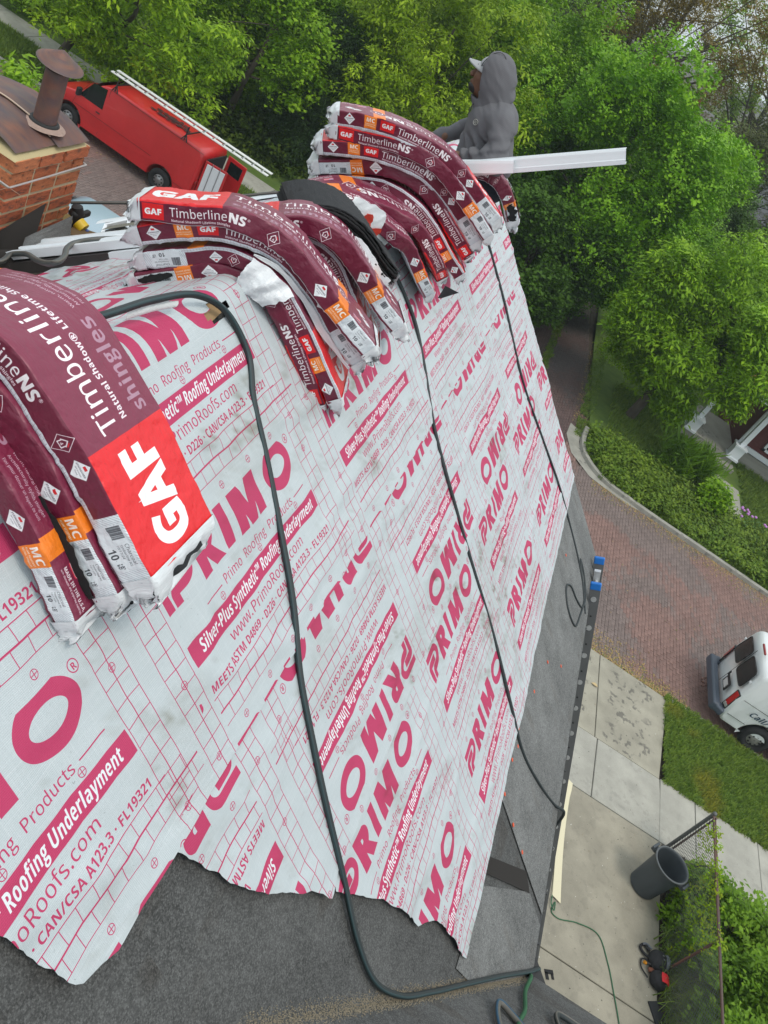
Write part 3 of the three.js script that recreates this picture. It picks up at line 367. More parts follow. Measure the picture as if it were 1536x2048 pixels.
function endFold(sh, right, seed, len = 0.06) {       // crumpled white film closing an end
  const { fr, across, w, t, ring } = sh, f = fr[right ? fr.length - 1 : 0], T = f.T.clone().multiplyScalar(right ? 1 : -1), n = ring.length, J = 6, P = [], U = [], I = [];
  for (let j = 0; j <= J; j++) for (let k = 0; k <= n; k++) {
    const q = ring[k % n], a = j / J, sq = 1 - 0.75 * a * a, jx = (fbm(k * 0.55 + seed, j * 0.8, seed, 3) - 0.5) * 0.085 * a, jy = (fbm(k * 0.7, j * 0.9 + seed, seed + 7, 3) - 0.5) * 0.06 * a;
    const p = f.p.clone().addScaledVector(across, lerp(w / 2, q[0], 1 - 0.14 * a) + jx).addScaledVector(f.n, q[1] * sq + jy - 0.018 * a).addScaledVector(T, (j === 0 ? -0.012 : len * a * (0.3 + 1.4 * fbm(q[0] * 16 + seed, q[1] * 20, seed + 3, 3))));
    if (j === 0) p.addScaledVector(f.n, q[1] * 0.03).addScaledVector(across, (q[0] - w / 2) * 0.012); P.push(p.x, p.y, p.z); U.push(k / n, a);
  }
  for (let j = 0; j < J; j++) for (let k = 0; k < n; k++) { const a = j * (n + 1) + k, b = a + 1, c = a + n + 1, d = c + 1; I.push(a, b, d, a, d, c); }
  const c0 = J * (n + 1); for (let k = 1; k < n - 1; k++) I.push(c0, c0 + k, c0 + k + 1);
  const g = new THREE.BufferGeometry(); g.setAttribute('position', new THREE.Float32BufferAttribute(P, 3)); g.setAttribute('uv', new THREE.Float32BufferAttribute(U, 2)); g.setIndex(I); g.computeVertexNormals(); return g;
}
function tear(sh, u0, u1, v0, v1, face, seed, o = 0.004) { // a ragged opening: shingle edges seen through torn film, face 'side' or 'top' or 'end'
  const { fr, across, t, w } = sh, N = fr.length - 1;
  return grid(26, 5, (a, b) => { const u = lerp(u0, u1, a), i = clamp(u * N, 0, N - 0.001), k = Math.floor(i), f = fr[k], p = f.p.clone().lerp(fr[k + 1].p, i - k), env = Math.sin(Math.PI * clamp(a, 0.02, 0.98)) ** 0.35, c = (v0 + v1) / 2 + (v1 - v0) * (b - 0.5) * env * (0.6 + 0.8 * fbm(a * 9, b * 2, seed, 3)) + (v1 - v0) * 0.5 * (fbm(a * 6 + 3, 1, seed) - 0.5);
    if (face === 'side') p.addScaledVector(f.n, c * t).addScaledVector(across, -o - 0.006 * fbm(a * 20, b * 4, seed)); else p.addScaledVector(f.n, t / 2 + o + 0.004 * fbm(a * 20, b * 4, seed)).addScaledVector(across, c * w);
    return [p.x, p.y, p.z]; });
}
function bundle(label, path, { side = 'A', turned = false, t = 0.078, w = 0.337, seed = 1, group = 'shingle bundles draped over the ridge', ends = [1, 1], endLen = 0.062, hole = 0, topTurned = turned, tilt = 0.1 }) {
  const b = path[Math.floor(path.length / 2)], o = thing('shingle_bundle', label, 'shingle bundle', b, 0, group), sh = bundleShape(path, t, w, side, turned, seed, false, topTurned, tilt), P = [-b[0], -b[1], -b[2]];
  part('wrapper', sh.geo, M.wrap, o, P);
  if (ends[0]) part('end_fold', endFold(sh, false, seed + 2, endLen), M.film, o, P); if (ends[1]) part('end_fold', endFold(sh, true, seed + 5, endLen), M.film, o, P);
  if (hole) { const f = sh.fr[sh.fr.length - 1], c = f.p.clone().addScaledVector(sh.across, w * hole).addScaledVector(f.T, 0.03).addScaledVector(f.n, -0.004), g = new THREE.BoxGeometry(0.05, t * 0.72, w * 0.42, 3, 5, 12), p = g.attributes.position; for (let i = 0; i < p.count; i++) { const a = fbm(p.getY(i) * 90 + seed, p.getZ(i) * 24, 5); p.setX(i, p.getX(i) + (a - 0.5) * 0.04); if (Math.abs(p.getZ(i)) > w * 0.14) p.setY(i, p.getY(i) * 0.5); } g.applyMatrix4(new THREE.Matrix4().makeBasis(f.T, f.n, sh.across.clone().negate()).setPosition(c)); g.computeVertexNormals(); part('exposed_shingles', g, M.shingle, o, P); }
  return { o, sh, P };
}
function strip2(sh, seed, u0, u1, v0, v1, face, P, o, m = M.shingleDark, name = 'exposed_shingles', k = 0.004) { part(name, tear(sh, u0, u1, v0, v1, face, seed, k), m, o, P); }

{ // near stack, cut by the left edge of the picture
  const n1 = bundle('nearest bundle on top, its red end panel facing down the slope', [[-1.235, -1.40, -1.42], [-1.09, -1.275, -1.42], [-0.95, -1.195, -1.42], [-0.82, -1.178, -1.42], [-0.703, -1.236, -1.42], [-0.604, -1.302, -1.42], [-0.510, -1.375, -1.42], [-0.419, -1.453, -1.42], [-0.325, -1.531, -1.42]], { side: 'B', topTurned: true, seed: 3, t: 0.092, w: 0.345, tilt: 0.07 });
  const n2 = bundle('torn bundle directly under the nearest top bundle', [[-1.17, -1.50, -1.40], [-1.03, -1.385, -1.40], [-0.90, -1.29, -1.40], [-0.794, -1.275, -1.40], [-0.709, -1.325, -1.40], [-0.616, -1.395, -1.40], [-0.540, -1.465, -1.40], [-0.460, -1.537, -1.40], [-0.372, -1.615, -1.40]], { side: 'A', seed: 8, t: 0.08, hole: 0.45 });
  strip2(n2.sh, 9, 0.70, 0.985, -0.62, -0.12, 'side', n2.P, n2.o, M.shingleDark, 'exposed_shingles', 0.006);
  const n3 = bundle('lowest bundle of the nearest stack, lying on the underlayment with a white corner', [[-1.16, -1.62, -1.325], [-1.02, -1.50, -1.325], [-0.90, -1.40, -1.325], [-0.80, -1.355, -1.325], [-0.710, -1.395, -1.325], [-0.630, -1.46, -1.325], [-0.555, -1.53, -1.325], [-0.487, -1.605, -1.325], [-0.418, -1.685, -1.325]], { side: 'A', seed: 12, t: 0.075 });
  part('exposed_shingles', (() => { const f = n1.sh.fr[n1.sh.fr.length - 1], c = f.p.clone().addScaledVector(n1.sh.across, 0.2).addScaledVector(f.T, 0.02).addScaledVector(f.n, -0.004); const g = new THREE.BoxGeometry(0.05, 0.06, 0.2, 3, 6, 12), p = g.attributes.position; for (let i = 0; i < p.count; i++) { const a = fbm(p.getY(i) * 90, p.getZ(i) * 24, 5); p.setX(i, p.getX(i) + (a - 0.5) * 0.03); if (Math.abs(p.getZ(i)) > 0.08) p.setY(i, p.getY(i) * 0.45); } const m = new THREE.Matrix4().makeBasis(f.T, f.n, n1.sh.across.clone().negate()); m.setPosition(c); g.applyMatrix4(m); g.computeVertexNormals(); return g; })(), M.shingle, n1.o, n1.P);
}
{ // second stack
  const l4 = bundle('lowest bundle of the middle stack, upside down with a red lower edge', [[-1.182, -1.694, -2.86], [-1.038, -1.568, -2.86], [-0.887, -1.452, -2.86], [-0.710, -1.442, -2.889], [-0.570, -1.556, -2.943], [-0.445, -1.693, -2.994], [-0.351, -1.825, -3.06]], { side: 'A', turned: true, seed: 21, t: 0.072 });
  strip2(l4.sh, 4, 0.02, 0.16, -0.1, 0.3, 'side', l4.P, l4.o);
  const l3 = bundle('third bundle down in the middle stack, torn white film hanging at its bend', [[-1.183, -1.593, -2.86], [-1.032, -1.479, -2.86], [-0.875, -1.375, -2.86], [-0.700, -1.389, -2.898], [-0.556, -1.497, -2.954], [-0.425, -1.623, -3.004], [-0.301, -1.754, -3.06]], { side: 'B', turned: true, seed: 24, t: 0.072 });
  part('torn_film', [grid(30, 20, (u, v) => { const f = l3.sh.fr[Math.round(lerp(0.40, 0.555, u) * 100)], e = 0.5 + 0.28 * Math.sin(u * 2.8) + 0.22 * fbm(u * 6, 3, 9, 3); return f.p.clone().addScaledVector(f.n, lerp(0.04, -0.06 - 0.035 * e, v)).addScaledVector(l3.sh.across, -0.012 - 0.028 * Math.sin(v * 2.6) * (0.5 + fbm(u * 4, v * 3, 2)) - 0.008 * Math.sin(u * 13 + v * 4)).addScaledVector(f.T, -0.02 * v + 0.016 * (fbm(v * 7, u * 2, 5) - 0.5)).toArray(); })], M.film, l3.o, l3.P);
  const l2 = bundle('second bundle from the top of the middle stack', [[-1.224, -1.508, -2.84], [-1.070, -1.389, -2.84], [-0.903, -1.289, -2.84], [-0.725, -1.283, -2.906], [-0.579, -1.372, -2.995], [-0.444, -1.491, -3.072], [-0.302, -1.596, -3.152]], { side: 'B', seed: 27, t: 0.076, hole: 0.5 });
  part('torn_film', tear(l2.sh, 0.42, 0.99, -0.72, -0.38, 'side', 6, 0.006), M.film, l2.o, l2.P);
  const l1 = bundle('top bundle of the middle stack, its red panel at the left end', [[-1.250, -1.405, -2.82], [-1.080, -1.319, -2.82], [-0.913, -1.229, -2.82], [-0.739, -1.231, -2.88], [-0.584, -1.313, -2.95], [-0.435, -1.407, -3.021], [-0.283, -1.500, -3.102]], { side: 'A', seed: 30, t: 0.08, tilt: 0.2 });
  part('exposed_shingles', (() => { const f = l1.sh.fr[l1.sh.fr.length - 1], c = f.p.clone().addScaledVector(l1.sh.across, 0.22).addScaledVector(f.T, 0.012); const g = new THREE.BoxGeometry(0.04, 0.055, 0.14, 2, 3, 8); const m = new THREE.Matrix4().makeBasis(f.T, f.n, l1.sh.across.clone().negate()); m.setPosition(c); return g.applyMatrix4(m); })(), M.shingleDark, l1.o, l1.P);
  // between the stacks
  const b1 = bundle('bundle under the opened black shingles, orange band on its right end', [[-1.16, -1.60, -3.38], [-1.03, -1.485, -3.37], [-0.909, -1.385, -3.35], [-0.788, -1.304, -3.35], [-0.660, -1.304, -3.387], [-0.557, -1.368, -3.455], [-0.474, -1.445, -3.533], [-0.392, -1.525, -3.612], [-0.278, -1.60, -3.685]], { side: 'A', seed: 36, t: 0.085, endLen: 0.08, tilt: 0.17, hole: 0.4 });
  const under = bundle('maroon bundle half hidden beneath the opened bundle between the stacks', [[-1.1, -1.66, -3.5], [-0.96, -1.53, -3.5], [-0.83, -1.445, -3.5], [-0.68, -1.45, -3.53], [-0.55, -1.57, -3.6], [-0.43, -1.69, -3.66], [-0.33, -1.785, -3.72]], { side: 'B', turned: true, seed: 39, t: 0.078 });
  const bb = [[-0.952, -1.349, -3.62], [-0.856, -1.282, -3.62], [-0.753, -1.252, -3.652], [-0.659, -1.272, -3.706], [-0.575, -1.322, -3.767], [-0.500, -1.385, -3.83], [-0.433, -1.437, -3.91]], c = bb[3], o = thing('opened_shingle_bundle', 'opened bundle of bare black shingles curving over the ridge', 'shingle bundle', c, 0, 'shingle bundles draped over the ridge'), P = [-c[0], -c[1], -c[2]];
  for (let k = 0; k < 7; k++) { const sh = bundleShape(bb.map((p, i) => [p[0] + 0.004 * Math.sin(k * 2.3), p[1] - 0.085 + k * 0.0105, p[2] + 0.012 * Math.sin(k * 1.7 + 1)]), 0.011, 0.36, 'A', false, 50 + k, true, false, 0.12); part('shingle', sh.geo, k === 6 ? M.shingle : M.shingleDark, o, P); }
const bs = bundleShape(bb.map((p) => [p[0], p[1] - 0.022, p[2]]), 0.085, 0.33, 'A', false, 57, true, false, 0.12), fr = bs.fr, nF = fr.length - 1, on = (u, a, n) => { const f = fr[clamp(Math.round(u * nF), 0, nF)]; return f.p.clone().addScaledVector(bs.across, a).addScaledVector(f.n, n).addScaledVector(f.T, u > 1 ? u - 1 : u < 0 ? u : 0); };
  part('torn_wrapper', grid(60, 4, (u, v) => on(lerp(0.25, 1, u), -0.008 - 0.012 * v * fbm(u * 20, v, 5), -0.055 + 0.03 * (fbm(u * 9, 2, 3) - 0.3) * (1 - v) - 0.03 * v).toArray()), M.film, o, P);
  part('torn_wrapper', grid(40, 5, (u, v) => on(1.0 + 0.012 + 0.05 * v * (0.2 + fbm(u * 13, 3, 8)), lerp(-0.012, 0.345, u), lerp(-0.005, -0.075, v) + 0.02 * (fbm(u * 15, v * 2, 4) - 0.5)).toArray()), M.film, o, P);
  part('torn_wrapper', grid(40, 8, (u, v) => on(lerp(0.52, 1.0, u), 0.325 + 0.02 * v + 0.016 * fbm(u * 9, v * 3, 2), lerp(-0.04, 0.035 + 0.07 * Math.sin(u * 2.9) * (0.4 + fbm(u * 11, 5, 6)), v)).toArray()), M.film, o, P);
  part('red_film', grid(12, 4, (u, v) => on(lerp(0.66, 0.86, u), 0.322 + 0.016 * fbm(u * 9, v * 3, 2), lerp(0.0, 0.03 + 0.02 * Math.sin(u * 9), v)).toArray()), std([0.6, 0.05, 0.03], 0.5, { side: THREE.DoubleSide }), o, P);
}
{ // third stack, beside the man
  bundle('short visible bundle wedged at the bottom between the middle and far stacks', [[-1.05, -1.60, -4.15], [-0.94, -1.50, -4.15], [-0.834, -1.425, -4.15], [-0.693, -1.40, -4.15], [-0.563, -1.42, -4.162], [-0.488, -1.458, -4.264], [-0.414, -1.544, -4.354], [-0.345, -1.63, -4.446], [-0.290, -1.71, -4.565]], { side: 'A', topTurned: true, seed: 61, t: 0.075, w: 0.30 });
  bundle('bundle under the far stack with a red lower edge, nearest to the black shingles', [[-1.05, -1.60, -4.4], [-0.901, -1.475, -4.4], [-0.756, -1.425, -4.4], [-0.604, -1.405, -4.414], [-0.506, -1.433, -4.505], [-0.418, -1.514, -4.608], [-0.342, -1.599, -4.717], [-0.292, -1.69, -4.84]], { side: 'A', turned: true, seed: 64, t: 0.078 });
  bundle('lowest full bundle of the far stack, white label on its left end', [[-1.185, -1.620, -4.79], [-1.009, -1.496, -4.748], [-0.822, -1.396, -4.695], [-0.627, -1.394, -4.702], [-0.479, -1.487, -4.834], [-0.354, -1.604, -4.97], [-0.229, -1.71, -5.115]], { side: 'B', turned: true, seed: 67, t: 0.082 });
  bundle('fourth bundle down in the far stack, upside down orange block at its left end', [[-1.225, -1.542, -4.79], [-1.046, -1.422, -4.743], [-0.866, -1.311, -4.684], [-0.673, -1.286, -4.72], [-0.515, -1.372, -4.845], [-0.368, -1.482, -4.967], [-0.248, -1.585, -5.115]], { side: 'A', turned: true, seed: 70, t: 0.082 });
  bundle('middle bundle of the far stack, pale seam along its lower edge', [[-1.247, -1.428, -4.759], [-1.065, -1.326, -4.708], [-0.873, -1.244, -4.657], [-0.685, -1.217, -4.692], [-0.538, -1.281, -4.833], [-0.396, -1.376, -4.963], [-0.253, -1.483, -5.082]], { side: 'B', seed: 73, t: 0.082 });
  bundle('second bundle from the top of the far stack, red block at its left end', [[-1.205, -1.308, -4.738], [-1.015, -1.23, -4.685], [-0.826, -1.155, -4.627], [-0.637, -1.145, -4.676], [-0.486, -1.22, -4.805], [-0.340, -1.31, -4.93], [-0.205, -1.408, -5.06]], { side: 'A', seed: 76, t: 0.08, hole: 0.6 });
  const p1 = [[-1.228, -1.242, -4.738], [-1.044, -1.157, -4.682], [-0.849, -1.096, -4.629], [-0.662, -1.086, -4.676], [-0.501, -1.14, -4.799], [-0.352, -1.225, -4.92], [-0.216, -1.305, -5.06]];
  bundle('top bundle of the far stack beside the man, red panel at its right end', p1, { side: 'B', topTurned: true, seed: 79, t: 0.085, w: 0.30 });
  const far = bundle('crumpled torn bundle beyond the far stack, behind the white trim', [[-0.62, -1.30, -5.5], [-0.50, -1.235, -5.5], [-0.40, -1.215, -5.5], [-0.31, -1.24, -5.52], [-0.22, -1.31, -5.56], [-0.15, -1.385, -5.6]], { side: 'A', seed: 83, t: 0.085, w: 0.32, endLen: 0.07 });
  strip2(far.sh, 5, 0.78, 0.99, -0.35, 0.35, 'side', far.P, far.o); strip2(far.sh, 8, 0.7, 0.98, 0.42, 0.68, 'top', far.P, far.o);
  part('torn_film', tear(far.sh, 0.55, 0.98, 0.08, 0.34, 'top', 17, 0.006), M.film, far.o, far.P);
  const lead = thing('membrane_scrap', 'small dark membrane scrap hanging below the far stack', 'roofing scrap', [-0.24, -1.78, -5.0]);
  part('sheet', grid(6, 6, (u, v) => [lerp(-0.03, 0.06, u * (1 - 0.8 * v)), 0.03 - 0.09 * v, 0.05 - 0.03 * u]), std([0.03, 0.032, 0.035], 0.8, { side: THREE.DoubleSide }), lead);
}
// ---------------------------------------------------------------- hoses and cords on the roof
M.hose = std([0.022, 0.03, 0.032], 0.55); M.hoseTan = std([0.12, 0.115, 0.10], 0.6); M.hoseTeal = std([0.02, 0.045, 0.05], 0.5); M.hoseBlue = std([0.02, 0.075, 0.13], 0.5); M.cordGreen = std([0.02, 0.11, 0.045], 0.5); M.cable = std([0.05, 0.06, 0.06], 0.6);
function hose(name, label, pts, r, m, stripe, seg = 220) {
  const b = pts[0], o = thing(name, label, 'hose', b), P = [-b[0], -b[1], -b[2]], c = new THREE.CatmullRomCurve3(pts.map((p) => V(...p)), false, 'centripetal');
  part('jacket', new THREE.TubeGeometry(c, seg, r, 10), m, o, P);
  if (stripe) { const n = 2 * seg, q = c.getSpacedPoints(n), l = q.map((p, i) => { const T = q[Math.min(n, i + 1)].clone().sub(q[Math.max(0, i - 1)]).normalize(), s = V().crossVectors(T, V(0, 1, 0)).normalize(); return p.clone().addScaledVector(s, r * 0.55).add(V(0, r * 0.55, 0)); }); part('stripe', new THREE.TubeGeometry(new THREE.CatmullRomCurve3(l), seg, r * 0.5, 6), stripe, o, P); }
  return o;
}
const onFront = (l) => l.map((p) => { const s = (p[0] - XR) / DX, o = s < 1.2 ? 0.046 : s < 1.96 ? 0.036 : s < 3.18 ? 0.028 : 0.014; return front(s, p[2], o); });
hose('air_hose', 'thick dark hose crossing the ridge and sagging down to the roof corner', [[-1.25, -1.62, -1.72], [-1.0, -1.41, -1.86], [-0.91, -1.37, -2.04], [-0.87, -1.365, -2.28], [-0.82, -1.385, -2.5], [-0.745, -1.455, -2.64], ...onFront([[-0.65, -1.58, -2.67], [-0.54, -1.675, -2.58], [-0.40, -1.79, -2.51], [-0.21, -1.95, -2.40], [-0.02, -2.11, -2.28], [0.16, -2.26, -2.14], [0.33, -2.40, -2.04], [0.48, -2.53, -1.96], [0.70, -2.715, -1.87]], 0.018), ...[[0.90, -1.79], [1.05, -1.77], [1.22, -1.86], [1.40, -2.03], [1.66, -2.30], [1.97, -2.62], [2.25, -2.90]].map(([x, z]) => [x, 0.027 + Math.max(YR - PITCH * (x - XR), YE + PITCH * (z - ZV)), z]), [2.36, -4.10, -3.02]], 0.0125, M.hose, M.hoseTeal, 320);
hose('safety_rope', 'middle dark rope running straight down the slope from under the middle stack', [[-0.70, -1.50, -4.30], ...onFront([[-0.52, -1.70, -4.42], [-0.32, -1.875, -4.47], [-0.15, -2.01, -4.39], [0.11, -2.22, -4.24], [0.44, -2.50, -4.15], [0.76, -2.765, -4.11], [1.10, -3.05, -4.06], [1.44, -3.335, -3.95], [1.72, -3.57, -3.90], [1.97, -3.775, -3.97], [2.24, -4.005, -4.11]], 0.016), [2.36, -4.07, -4.16], [2.42, -4.3, -4.18]], 0.0105, M.hose);
hose('safety_rope', 'far dark rope running down near the gable edge to a loop at the eave', [[-0.40, -1.74, -6.6], ...onFront([[-0.21, -1.965, -6.62], [0.07, -2.19, -6.59], [0.56, -2.60, -6.48], [0.98, -2.96, -6.60], [1.39, -3.30, -6.70], [1.72, -3.57, -6.73], [1.94, -3.755, -6.68], [2.09, -3.88, -6.6], [2.2, -3.97, -6.52], [2.17, -3.95, -6.30], [2.05, -3.85, -6.2], [1.92, -3.74, -6.15], [1.85, -3.68, -6.0], [1.93, -3.745, -5.86], [2.1, -3.88, -5.9], [2.16, -3.935, -6.15], [2.19, -3.96, -6.5], [2.12, -3.905, -6.7], [2.0, -3.8, -6.75], [2.1, -3.88, -6.6], [2.25, -4.01, -6.35]], 0.014)], 0.0095, M.hose, null, 300);
hose('air_hose', 'blue and tan hose loop at the bottom edge on the side wing', [wing(2.05, -2.10, 0.02), wing(1.93, -2.28, 0.02), wing(1.865, -2.33, 0.025), wing(1.82, -2.27, 0.03), wing(1.79, -2.10, 0.02), wing(1.85, -1.8, 0.02)], 0.0145, M.hoseTan, M.hoseBlue);
hose('air_hose', 'dark hose bend on the side wing beside the bottom edge', [wing(2.62, -2.62, 0.02), wing(2.45, -2.62, 0.02), wing(2.33, -2.61, 0.025), wing(2.28, -2.56, 0.03), wing(2.27, -2.4, 0.02), wing(2.35, -2.1, 0.02)], 0.0145, M.hose, M.hoseTan);
hose('power_cable', 'bright green cord leading off the roof corner at the bottom', [[2.31, -4.2, -2.98], [2.26, -4.0, -2.88], wing(2.13, -2.64, 0.02), wing(2.04, -2.42, 0.02), wing(1.94, -2.25, 0.02), wing(1.86, -2.0, 0.02)], 0.011, M.cordGreen);
hose('cable', 'dark cable stretched from the chimney to the far stack', [[-2.232, -2.29, -4.21], [-1.9, -2.12, -4.42], [-1.55, -1.905, -4.66], [-1.184, -1.678, -4.9], [-1.0, -1.6, -5.0]], 0.0085, M.cable, M.hoseTan, 80);
hose('air_hose', 'grey hose snaking over the white trim at the chimney', [[-2.2, -2.42, -3.3], [-2.01, -2.28, -3.33], [-2.05, -2.305, -3.47], [-1.97, -2.24, -3.44], [-1.77, -2.08, -3.21], [-1.63, -1.96, -3.06], [-1.60, -1.93, -3.05], [-1.65, -1.975, -3.19], [-1.77, -2.07, -3.43], [-1.80, -2.095, -3.56], [-1.74, -2.05, -3.60], [-1.62, -1.99, -3.72], [-1.5, -1.9, -3.85]], 0.013, std([0.075, 0.085, 0.085], 0.5), M.hoseTan, 160);

// ---------------------------------------------------------------- white aluminium trim left on the roof
function channel(o, a, b, prof, m, name = 'channel') {  // prof: [across z, up] outline, from a to b
  const A = V(...a), B = V(...b), T = B.clone().sub(A), L = T.length(); T.normalize(); const side = V().crossVectors(T, V(0, 1, 0)).normalize(), up = V().crossVectors(side, T).normalize(), n = prof.length - 1;
  const g = grid(n, 1, (u, v) => { const p = prof[Math.round(u * n)]; return A.clone().addScaledVector(T, v * L).addScaledVector(side, p[0]).addScaledVector(up, p[1]).sub(o.position).toArray(); }).toNonIndexed(); g.computeVertexNormals(); return part(name, g, m, o);
}
M.whiteD = M.white.clone(); M.whiteD.side = THREE.DoubleSide; M.brownD = std([0.035, 0.03, 0.03], 0.4, { side: THREE.DoubleSide });
{
  const t1 = thing('metal_trim', 'long white trim with a dark underside lying below the chimney', 'metal trim', [-1.9, -2.3, -3.7]);
  const up = [0.40, 0.335, 0.0];
  channel(t1, [-2.07, -2.346, -3.665], [-0.98, -1.50, -3.74], [[-0.10, -0.03], [-0.10, 0.03], [-0.075, 0.03], [-0.07, 0.018], [0.06, 0.018], [0.065, 0.036], [0.085, 0.036], [0.09, 0.024], [0.155, 0.024], [0.16, 0.04], [0.19, 0.04], [0.19, 0.0]], M.whiteD);
  channel(t1, [-2.12, -2.42, -3.50], [-1.60, -2.015, -3.535], [[-0.06, 0.012], [0.055, 0.012], [0.055, -0.045]], M.brownD, 'drip_leg');
  channel(t1, [-1.60, -2.015, -3.535], [-1.0, -1.535, -3.56], [[-0.06, 0.012], [0.055, 0.012], [0.055, -0.045]], M.whiteD, 'return_leg');
  const t2 = thing('metal_trim', 'second white trim farther up the left slope, with an open square end', 'metal trim', [-2.36, -2.70, -4.98]);
  channel(t2, [-2.45, -2.78, -5.08], [-1.1, -1.66, -5.14], [[-0.06, -0.03], [-0.06, 0.02], [-0.03, 0.03], [0.02, 0.03], [0.05, 0.02]], M.whiteD);
  channel(t2, [-2.3, -2.66, -4.86], [-1.1, -1.66, -4.94], [[-0.05, 0.01], [0.06, 0.01]], std([0.16, 0.15, 0.12], 0.7, { side: THREE.DoubleSide }), 'bare_strip');
  part('square_end', [bar([0.0, 0.0, 0.02], [0.10, 0.085, -0.06], 0.02, 0.03), bar([0.0, 0.0, 0.02], [0.06, 0.0, 0.16], 0.02, 0.03), bar([0.10, 0.085, -0.06], [0.16, 0.09, 0.07], 0.02, 0.03)], M.white, t2);
  const t3 = thing('metal_trim', 'white metal trim sticking out past the man into the air', 'metal trim', [-0.1, -0.9, -5.35]);
  channel(t3, [-0.62, -1.265, -5.35], [0.19, -0.672, -5.35], [[-0.05, 0.036], [0.045, 0.04], [0.05, 0.03], [0.052, 0.012], [0.056, -0.012], [0.06, -0.016], [0.06, -0.04], [-0.05, -0.04]], M.whiteD);
  channel(t3, [-0.64, -1.25, -5.30], [-0.315, -1.045, -5.30], [[-0.05, 0.03], [0.03, 0.032], [0.034, 0.018], [0.038, -0.02], [0.04, -0.035]], M.whiteD, 'liner');
}
{ // nail gun standing on a wooden bracket
  const br = thing('roof_bracket', 'brown wooden bracket block beside the chimney', 'bracket', [-2.04, -2.40, -4.08]);
  part('block', box(0.15, 0.10, 0.12, 0.01, 0.02, 0, 0.3, 0, 0.15), std([0.13, 0.085, 0.04], 0.9), br); part('edge_board', box(0.02, 0.13, 0.13, 0.09, 0.015, 0, 0.3, 0, 0.4), M.osb, br);
  const ng = thing('nail_gun', 'black and yellow nail gun propped beside the chimney', 'nail gun', [-2.135, -2.32, -4.13]);
  part('body', [at(new THREE.CapsuleGeometry(0.036, 0.07, 6, 14), 0, 0.0, 0, 0.2, 0, 0.25), at(new THREE.CylinderGeometry(0.03, 0.036, 0.05, 14), -0.005, 0.055, 0, 0.2, 0, 0.25), rbox(0.03, 0.035, 0.12, 0.01, 0.0, 0.02, -0.06)], M.black, ng);
  part('magazine', [at(new THREE.CylinderGeometry(0.036, 0.036, 0.045, 20), 0.045, -0.005, 0.01, 0, 0, 1.2), rbox(0.03, 0.06, 0.05, 0.01, 0.05, -0.012, 0.01)], std([0.62, 0.42, 0.01], 0.4), ng);
  part('nail_coil', at(new THREE.CylinderGeometry(0.026, 0.026, 0.03, 20), -0.02, 0.0, 0.034, 1.2, 0.2, 0.2), std([0.5, 0.42, 0.2], 0.5, { metalness: 0.4 }), ng);
  part('air_plug', [at(new THREE.SphereGeometry(0.011, 10, 8), 0.085, -0.012, 0.01)], std([0.03, 0.06, 0.2], 0.4), ng);
}

// ---------------------------------------------------------------- the man kneeling behind the far stack
function surfaceNets(f, lo, hi, n) {                  // one smooth closed surface where f = 0
  const size = [hi[0] - lo[0], hi[1] - lo[1], hi[2] - lo[2]], cell = Math.max(...size) / n, N = size.map((s) => Math.ceil(s / cell) + 1), idx = (i, j, k) => (k * N[1] + j) * N[0] + i, val = new Float32Array(N[0] * N[1] * N[2]);
  for (let k = 0; k < N[2]; k++) for (let j = 0; j < N[1]; j++) for (let i = 0; i < N[0]; i++) val[idx(i, j, k)] = f(lo[0] + i * cell, lo[1] + j * cell, lo[2] + k * cell);
  const vid = new Int32Array(val.length).fill(-1), P = [], I = [], cs = [[0, 0, 0], [1, 0, 0], [0, 1, 0], [1, 1, 0], [0, 0, 1], [1, 0, 1], [0, 1, 1], [1, 1, 1]], es = [[0, 1], [2, 3], [4, 5], [6, 7], [0, 2], [1, 3], [4, 6], [5, 7], [0, 4], [1, 5], [2, 6], [3, 7]];
  for (let k = 0; k < N[2] - 1; k++) for (let j = 0; j < N[1] - 1; j++) for (let i = 0; i < N[0] - 1; i++) {
    let x = 0, y = 0, z = 0, c = 0; for (const [a, b] of es) { const A = cs[a], B = cs[b], va = val[idx(i + A[0], j + A[1], k + A[2])], vb = val[idx(i + B[0], j + B[1], k + B[2])]; if (va < 0 !== vb < 0) { const t = va / (va - vb); x += A[0] + t * (B[0] - A[0]); y += A[1] + t * (B[1] - A[1]); z += A[2] + t * (B[2] - A[2]); c++; } }
    if (c) { vid[idx(i, j, k)] = P.length / 3; P.push(lo[0] + (i + x / c) * cell, lo[1] + (j + y / c) * cell, lo[2] + (k + z / c) * cell); }
  }
  const quad = (a, b, c, d, fl) => { if (a < 0 || b < 0 || c < 0 || d < 0) return; fl ? I.push(a, b, c, a, c, d) : I.push(a, c, b, a, d, c); };
  for (let k = 1; k < N[2] - 1; k++) for (let j = 1; j < N[1] - 1; j++) for (let i = 1; i < N[0] - 1; i++) {
    const v = val[idx(i, j, k)] < 0; if (v !== val[idx(i + 1, j, k)] < 0) quad(vid[idx(i, j - 1, k - 1)], vid[idx(i, j, k - 1)], vid[idx(i, j, k)], vid[idx(i, j - 1, k)], v);
    if (v !== val[idx(i, j + 1, k)] < 0) quad(vid[idx(i - 1, j, k - 1)], vid[idx(i - 1, j, k)], vid[idx(i, j, k)], vid[idx(i, j, k - 1)], v);
    if (v !== val[idx(i, j, k + 1)] < 0) quad(vid[idx(i - 1, j - 1, k)], vid[idx(i, j - 1, k)], vid[idx(i, j, k)], vid[idx(i - 1, j, k)], v);
  }
  const g = new THREE.BufferGeometry(); g.setAttribute('position', new THREE.Float32BufferAttribute(P, 3)); g.setAttribute('uv', new THREE.Float32BufferAttribute(P.filter((_, i) => i % 3 < 2), 2)); g.setIndex(I); g.computeVertexNormals(); return g;
}
